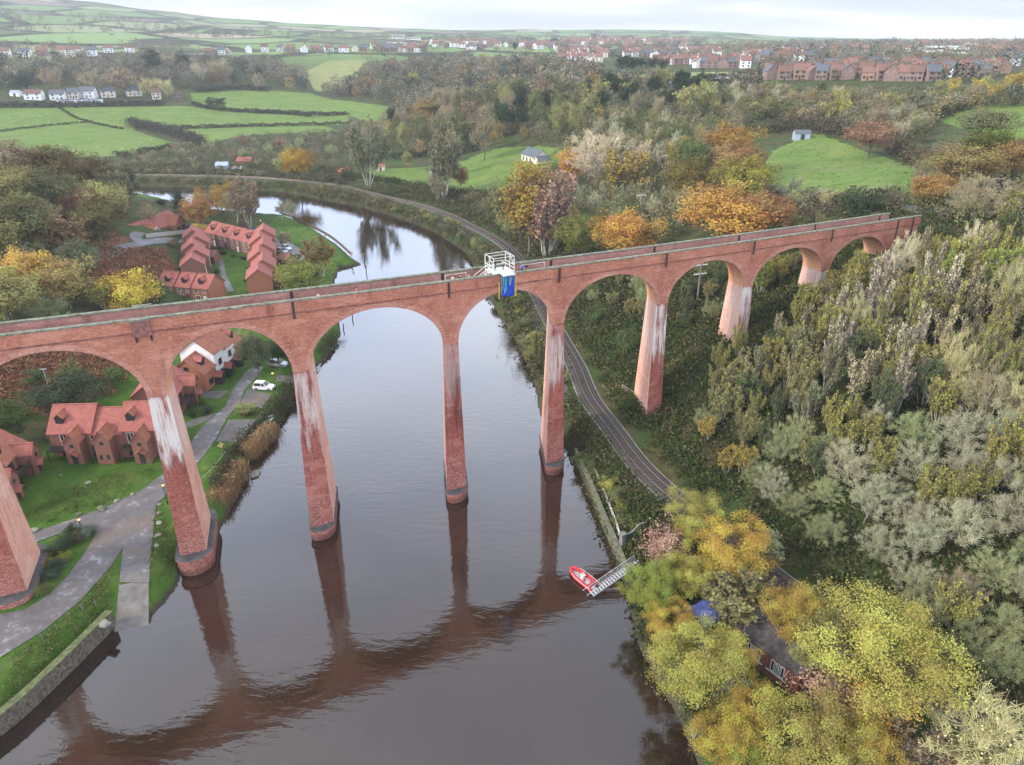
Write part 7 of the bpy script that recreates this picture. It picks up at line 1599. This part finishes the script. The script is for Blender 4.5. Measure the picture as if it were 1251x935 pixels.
mass('distant_woodland', [([(-60,112),(60,104),(200,112),(300,108),(375,112),(372,92),(330,78),(200,80),(100,76),(-60,80)], 420), ([(385,118),(440,122),(500,132),(560,126),(640,118),(720,112),(735,100),(700,85),(560,78),(450,86),(440,100)], 620), ([(470,160),(540,150),(640,135),(740,118),(800,112),(740,105),(640,115),(540,128),(480,140)], 330), ([(700,150),(760,140),(870,140),(940,150),(1000,148),(1120,170),(1150,140),(1330,125),(1330,112),(1140,120),(1000,120),(870,116),(800,122)], 10)], 1, (9,15), FARP, .085, 150, 11, (.42,.5), dome=True)
mass('distant_woodland', [([(-60,66),(360,72),(600,75),(800,78),(940,74),(1250,74),(1330,72),(1330,53),(1000,53),(700,58),(400,60),(-60,56)], 560), ([(-60,40),(300,50),(600,54),(900,52),(900,49),(500,47),(300,40),(100,20),(-60,8)], 420)], 1, (8,14), FARP, .11, 60, 12, (.5,.5), dome=True)

MIDP = [(3,(.22,.19,.115)),(3,(.27,.235,.16)),(3,(.18,.18,.08)),(2,(.12,.14,.06)),(1,(.32,.25,.11)),(.7,(.07,.09,.045)),(.5,(.40,.27,.09))]
mass('woodland', [([(672,215),(700,150),(800,125),(880,122),(930,150),(850,200),(835,240),(860,285),(760,305),(690,318),(650,285)], 330), ([(430,160),(540,140),(640,122),(720,118),(720,172),(600,176),(540,186),(470,190)], 420)], 1, (5,9), MIDP, .062, 230, 21, (.5,.55), dome=True)
mass('woodland', [([(870,122),(1010,124),(1140,124),(1330,112),(1330,122),(1150,140),(1120,172),(1040,165),(1000,150),(940,152),(880,146)], 520)], 1, (4.5,7.5), MIDP, .07, 170, 22, (.55,.55), dome=True)
mass('woodland', [([(-40,320),(0,235),(70,200),(150,225),(140,262),(100,290),(40,330)], 150), ([(1100,255),(1150,180),(1260,190),(1330,230),(1330,300),(1150,290)], 160)], 1, (3.5,6), MIDP, .055, 330, 23, (.55,.55), dome=True)
mass('scrub', [([(150,203),(260,210),(420,215),(470,192),(430,160),(300,167),(250,180),(150,193)], 700), ([(930,230),(985,250),(1050,256),(1095,246),(1100,258),(1000,268),(930,262)], 160), ([(560,245),(620,240),(680,285),(650,320),(605,275)], 160)], 1, (1.8,3.8), [(4,(.15,.125,.09)),(3,(.11,.115,.06)),(2,(.20,.17,.115)),(1,(.09,.11,.04))], .10, 110, 24, (.6,.6), dome=True)
mass('town_trees', [([(840,84),(930,80),(1050,78),(1250,78),(1330,76),(1330,54),(1100,52),(900,54),(840,60)], 620), ([(600,72),(690,62),(840,66),(840,52),(690,50),(600,56)], 140), ([(870,112),(920,104),(930,112)], 40), ([(925,103),(1165,104),(1230,98),(1330,98),(1330,74),(1180,76),(930,79)], 150)], 1, (6,10), FARP, .11, 90, 25, (.5,.55), dome=True)

mass('scrub', [([(120,215),(260,218.5),(420,231),(548,270),(604,312),(640,350),(625,372),(575,311),(530,283.5),(440,251),(400,243),(337,232),(170,226.5),(120,226)], 900), ([(120,212),(260,214),(420,226),(420,216),(260,208),(120,206)], 350)], 1, (1.2,2.5), [(4,(.18,.155,.10)),(3,(.13,.135,.065)),(2,(.24,.205,.13)),(1,(.10,.12,.045)),(.4,(.32,.25,.08))], .13, 90, 26, (.65,.6), dome=True)

mass('grass_tufts', [([(0,145),(60,140),(150,142),(220,150),(230,170),(150,189),(90,190),(0,175)], 500), ([(260,137),(330,132),(430,135),(480,140),(430,149),(300,150)], 200), ([(430,216),(480,207),(560,205),(620,192),(680,188),(640,214),(600,234),(540,234),(480,226)], 260), ([(930,205),(975,172),(1040,180),(1115,207),(1100,236),(1015,246),(960,233)], 420), ([(20,640),(60,600),(130,580),(190,575),(140,612),(60,640)], 260), ([(190,620),(182,700),(205,715),(215,690),(205,640)], 120), ([(0,880),(60,820),(125,760),(140,690),(90,745),(20,800)], 260), ([(330,300),(350,268),(385,285),(425,315),(400,312)], 160)], 1, (.12,.3), [(3,(.07,.12,.025)),(2,(.15,.16,.055)),(2,(.20,.16,.08)),(1,(.045,.075,.018))], .14, 12, 31, (2.2,.8))
# ================================================================== houses across the valley and the town on the skyline
def far_house(name, x, y, rz, w, d, ev, rd, wall, roof, label, group, parts=True, chim=True):
    z = hz1(x, y)
    if parts:
        o = empty(name, (x, y, z), rz, label, 'house', group)
        b = MB(); gable_block(b, -w/2, w/2, -d/2, d/2, -1.5, ev, rd); b.build('wall', wall, o)
        b = MB(); roof_block(b, -w/2, w/2, -d/2, d/2, ev, rd, 'x', .3, .2); r_ = b.build('roof', roof, o)
        if chim: b = MB(); b.box((w*.3-.5,-.4,rd-.6),(w*.3+.5,.4,rd+1.1)); b.build('chimney', M_HB, r_)
        for u in (-.27, .27):
            for zz_ in (.9, 3.3):
                if zz_+1.2 < ev: b = MB(); b.box((u*w-.75,-d/2-.05,zz_),(u*w+.75,-d/2+.04,zz_+1.25)); b.build('window', M_GLASS, o)
        b = MB(); b.box((-.5,-d/2-.05,0),(.5,-d/2+.04,2.1)); b.build('door', M_FRAMED, o)
    else:
        b = MB(); gable_block(b, -w/2, w/2, -d/2, d/2, -1.5, ev, rd); q = len(b.f); roof_block(b, -w/2, w/2, -d/2, d/2, ev, rd, 'x', .3, .25, 1)
        for u in (-.27, .27): b.box((u*w-.7,-d/2-.06,1.0),(u*w+.7,-d/2+.03,2.2), 2); b.box((u*w-.7,-d/2-.06,3.2),(u*w+.7,-d/2+.03,4.3), 2)
        if chim: b.box((w*.3-.5,-.4,rd-.6),(w*.3+.5,.4,rd+1.0), 0)
        o = b.build(name, [wall, roof, M_GLASS], loc=(x, y, z)); o.rotation_euler = (0,0,rz); tag(o, label, 'house', group)
    return o
WN = {}
def far_set(items, zone, group, parts, seed, hgt=(5.2, 8.6)):
    """items: (px, foot row, width in pixels, wall, roof)"""
    g = np.random.default_rng(seed); from collections import defaultdict; D = defaultdict(list)
    for it in items: D[(it[3][1], it[4][1])].append(it)
    for (wn, rn_), L_ in D.items():
        L_.sort(key=lambda q: q[0]); n = len(L_)
        for i, (px, py, wp, wl, rf) in enumerate(L_):
            P = at(px, py); d = P.length if False else math.sqrt(P.x**2+P.y**2+(HC-P.z)**2); w = min(15, max(7, wp*d/F*.74))
            look = f'{wn} house with {rn_} roof'
            lab = f'{look} {zone}' if n == 1 else ordlab(look, i, n, zone)
            k = g.uniform(.9, 1.12); rz = math.atan2(-P.x, P.y)*.6+g.uniform(-.35, .35)+(1.57 if g.uniform() < .22 else 0)
            far_house('house', P.x, P.y, rz, w, g.uniform(7, 8.5), hgt[0]*k, hgt[1]*k, wl[0], rf[0], lab, group, parts)
M_FR, M_FB = tile_mat('far_red_tile', (.25,.14,.115)), tile_mat('far_brown_tile', (.19,.115,.09))
M_FBR, M_FBO = simple('far_brick', (.235,.165,.14), .9, .25, .6), simple('far_orange_brick', (.32,.20,.145), .9, .2, .6)
BR, BO, WH, CRM = (M_FBR,'brick'), (M_FBO,'orange brick'), (M_WHITE,'white'), (M_CREAM,'cream')
RR_, GR_, BN_ = (M_FR,'red'), (M_SLATE,'grey'), (M_FB,'brown')
far_set([(43,121.5,21,WH,BN_),(72,122,18,WH,GR_),(91,120.5,12,CRM,GR_),(109,119.5,20,WH,GR_),(133,118.5,18,CRM,GR_),(164,117,19,CRM,GR_),(192,121,8,CRM,BN_),(217,122.5,8,BR,BN_)], 'in the valley row', 'houses along the foot of the far wood', True, 3)
for px, py, w_, lab in ((76,126,9,'low white garage, left end of the garage line below the valley row'),(85,126.3,12,'longest low white garage below the valley row'),(96,126,9,'low white garage in the middle below the valley row'),(107,125.5,9,'low white garage near the right end below the valley row'),(118,125.3,10,'low white garage, right end below the valley row')):
    P = at(px, py); o = empty('garage', P, -math.atan2(P.x, P.y)*.6, lab, 'garage', 'garages below the valley row'); d = P.length; w = w_*d/F
    b = MB(); b.box((-w/2,0,-1),(w/2,5,2.6)); b.build('wall', M_WHITE, o); b = MB(); b.box((-w/2-.2,-.2,2.605),(w/2+.2,5.2,2.85)); b.build('roof', M_SLATE, o); b = MB(); b.box((-w*.3,-.05,0),(w*.3,.04,2.2)); b.build('garage_door', M_LEAD, o)
far_set([(6,70,15,WH,RR_),(32,69.6,14,WH,GR_),(52,68.5,12,BR,RR_),(77,67.5,11,WH,RR_),(88,67.5,9,CRM,RR_),(97,67,10,WH,RR_),(113,68.5,12,WH,GR_),(133,64.5,12,WH,RR_),(159,64.5,11,WH,BN_),(177,64.5,12,BR,GR_),(256,68.5,13,BR,BN_),(271,67,9,WH,GR_),(279,66.5,8,CRM,GR_),(304,64.5,14,WH,GR_),(324,63.5,10,WH,BN_),(343,63.5,9,WH,GR_),(356,64,12,BR,RR_),(372,64,11,WH,RR_),(386,63.5,12,BR,RR_),(402,64,13,WH,RR_),(420,64,14,WH,RR_),(434,63,9,CRM,RR_),(444,62.5,12,BR,GR_)], 'on the ridge road', 'houses along the ridge road', True, 4, (5.5, 9))
g_ = np.random.default_rng(5)
def cluster(x0, x1, y0, y1, n, wpx, pal, rows):
    out = []
    for k in range(n):
        r = k % rows; u = (k//rows+.5+g_.uniform(-.25,.25)+.4*(r % 2))/math.ceil(n/rows); px = x0+(x1-x0)*min(1, u); py = y0+(y1-y0)*((r+.5)/rows)+g_.uniform(-.7,.7)
        wl, rf = pal[int(g_.integers(0, len(pal)))]; out.append((px, py, wpx*g_.uniform(.85,1.2), wl, rf))
    return out
EP = [(BR,RR_),(BR,RR_),(BO,RR_),(BR,GR_),(BR,GR_),(BR,BN_)]
far_set(cluster(930,1050,91,99,15,14,EP,2)+cluster(1046,1165,92,100,15,14,EP+[(WH,GR_)],2)+cluster(985,1160,85,89,14,13,EP,1)+cluster(1165,1225,88,95,9,14,EP,2)+[(1232,80.5,22,WH,GR_)], 'in the new brick estate', 'houses of the brick estate', True, 6, (4.5, 7.8))
TP = [(BR,RR_),(BR,RR_),(WH,RR_),(BR,BN_),(CRM,RR_)]; TG = [(BR,BN_),(WH,BN_),(BR,GR_),(WH,RR_),(BR,RR_)]
far_set(cluster(455,520,58,66,14,10,TG,2)+cluster(525,618,52,60,18,10,TG,2)+[(576,61,18,WH,GR_)], 'in the village left of the skyline field', 'houses of the skyline village', False, 7)
far_set(cluster(688,838,49,55,44,9,TP,3), 'on the red-roofed hill estate', 'houses of the red-roofed hill estate', False, 8)
far_set(cluster(634,682,56,61,10,10,TG,2)+cluster(682,745,62,78,22,11,TP,3), 'above the central wood', 'houses above the central wood', False, 9)
far_set(cluster(760,838,60,72,20,11,TG,3)+cluster(800,838,76,82,6,13,TP,1)+cluster(840,875,64,71,6,13,TP,2), 'in the town behind the conifers', 'town houses behind the conifers', False, 10)
far_set(cluster(845,910,76,86,16,13,TG,2)+cluster(905,985,66,78,16,12,TG,2), 'beside the allotments', 'houses beside the allotments', False, 11)
far_set(cluster(1000,1116,56,66,12,10,TG,2)+cluster(1116,1260,51,58,24,10,TP,2)+cluster(1185,1255,62,70,8,12,TP,1), 'on the far right skyline', 'houses on the right skyline', False, 12)
for px, py, w_, h_, lab in ((1150,64,30,7,'long low white flat-roofed works among the skyline trees'),(1168,66,18,6,'cream flat-roofed block beside the white works'),(487,47.5,14,7,'white farm building on the left skyline fields'),(505,49,16,5,'long pale glasshouse beside the white farm building'),(484,57,24,6,'long red-roofed school building with white wall on the green fields'),(1187,60,14,8,'pale square block on the right skyline')):
    P = at(px, py); d = math.sqrt(P.x**2+P.y**2+(HC-P.z)**2); w = w_*d/F; o = empty('works_building', P, -math.atan2(P.x, P.y)*.8, lab, 'building')
    b = MB(); b.box((-w/2,0,-2),(w/2,14,h_)); b.build('wall', M_WHITE if 'white' in lab else M_CREAM, o); b = MB(); b.box((-w/2-.4,-.4,h_+.005),(w/2+.4,14.4,h_+.6)); b.build('roof', M_TILE if 'red' in lab else M_LEAD, o); b = MB(); b.box((-w*.42,-.08,h_*.45),(w*.42,.05,h_*.7)); b.build('window', M_GLASS, o)
# conifer shelter belt and skyline trees one can tell apart
def far_trees(items, group):
    for px, top, w, k, key, col, lab in items: place(px, top, w, k, key, col, lab, group)
far_trees([(760,66,22,1.0,'far',DGR,'dark conifer mass, left one of the shelter belt on the pale field'),(772,64,18,1.2,'cone',DGR,'taller dark conifer in the shelter belt'),(784,68,18,1.0,'far',DGR,'dark conifer in the middle of the shelter belt'),(797,68,18,1.0,'far',DGR,'dark conifer right of the middle of the shelter belt'),(810,72,14,1.1,'far',DGR,'dark conifer at the right end of the shelter belt'),(735,88,16,.7,'far',DGR,'low dark bush left of the shelter belt'),(676,46,12,.8,'far',DGR,'round dark tree on the skyline green field'),(629,52,9,1.1,'far',DGR,'small dark tree in the skyline village'),(709,80,12,.8,'far',ORA,'orange tree at the upper edge of the central wood'),(450,94,22,.8,'far',ORA,'orange tree low in the central wood'),(505,88,16,1.0,'far',YGR,'pale olive tree in the central wood'),(540,107,22,.8,'far',ORA,'orange tree at the lower edge of the central wood'),(618,86,16,1.1,'far',DGR,'dark conifer in the central wood'),(550,118,24,.9,'round',YGR,'yellow-green tree on the edge above the dark wood'),(522,121,34,.85,'round',(.33,.23,.08),'orange-olive dome tree at the left end of the dark wood'),(512,134,30,.9,'round',(.30,.19,.07),'rusty dome tree in front of the orange-olive one'),
  (30,86,30,.9,'far',DGR,'dark green tree in the far left wood above the valley row'),(190,58,22,1.5,'cone',DGR,'tall dark conifer in the far wood on the left skyline'),(225,60,20,1.3,'cone',DGR,'second tall dark conifer right of it in the far wood'),(205,64,22,1.1,'farbare',GBR,'brown tree between the two tall conifers'),(180,94,18,1.3,'farbare',TAN,'pale tan bare tree, left one behind the valley row gap'),(192,95,18,1.2,'farbare',TAN,'pale tan bare tree, middle one behind the valley row gap'),(207,96,22,1.1,'farbare',TAN,'pale tan bare tree, right one behind the valley row gap'),(245,76,20,1.3,'farbare',PAL,'pale bare tree tall in the far wood'),(258,118,14,.9,'far',DGR,'round dark tree on the corner of the upper pasture'),(270,119,18,.8,'far',DGR,'second round dark tree on the corner of the upper pasture'),(270,72,30,1.0,'farbare',GBR,'brown bare tree in the middle of the far wood'),(120,84,34,.9,'farbare',GBR,'brown bare tree above the white valley houses'),(150,82,34,.9,'far',BRN,'brown tree above the cream valley houses'),(70,84,30,.9,'farbare',GBR,'brown bare tree left of the middle above the valley row')], 'trees of the far woods')
# parked caravans and plots of the allotments
M_PLOT = simple('plot_sheet', (.55,.57,.58), .7, .15, .5)
for i, (px, py) in enumerate(((806,103),(815,104),(824,105),(832,104),(818,101.5),(868,97),(878,98),(890,99),(902,98))):
    P = at(px, py); b = MB(); gable_block(b, -2.5, 2.5, -1.6, 1.6, -.5, 1.9, 2.6); q = b.build('allotment_shed', [M_PLOT if i % 3 else M_BLUEG], loc=P); q.rotation_euler = (0,0,i*.7); tag(q, f'pale allotment shed, {nth[i]} from left on the plots below the town' if True else '', 'shed', 'allotment sheds')
# sheep in the left field
SH = simple('sheep_wool', (.62,.59,.52), .95, .1, 3)
spx = [(12,146),(40,143),(60,150),(75,178),(90,186),(120,181),(150,183),(172,175),(185,172),(110,172),(58,140),(98,149)]
spx.sort()
for i, (px, py) in enumerate(spx):
    P = at(px, py); b = MB(); b.sphere((0,0,.62), .42, 0, 8, 6, (1.5,.85,.85)); b.sphere((.78,0,.85), .17, 1, 6, 5, (1.3,.8,.9)); [b.tube((x,y_,.45),(x,y_,-.02),.06,.045,5,1) for x in (-.38,.38) for y_ in (-.18,.18)]
    for s in (-1,1): b.tube((.68,s*.1,.95),(.6,s*.22,.95),.04,.02,4,1)
    q = b.build('sheep', [SH, simple('sheep_face', (.25,.22,.19), .9, .1, 3) if i == 0 else bpy.data.materials['sheep_face']], loc=P, smooth=True); q.rotation_euler = (0,0,i*2.1); tag(q, f'grazing white sheep, {nth[i]} from the left of twelve in the lower left field', 'sheep', 'sheep in the lower left field')
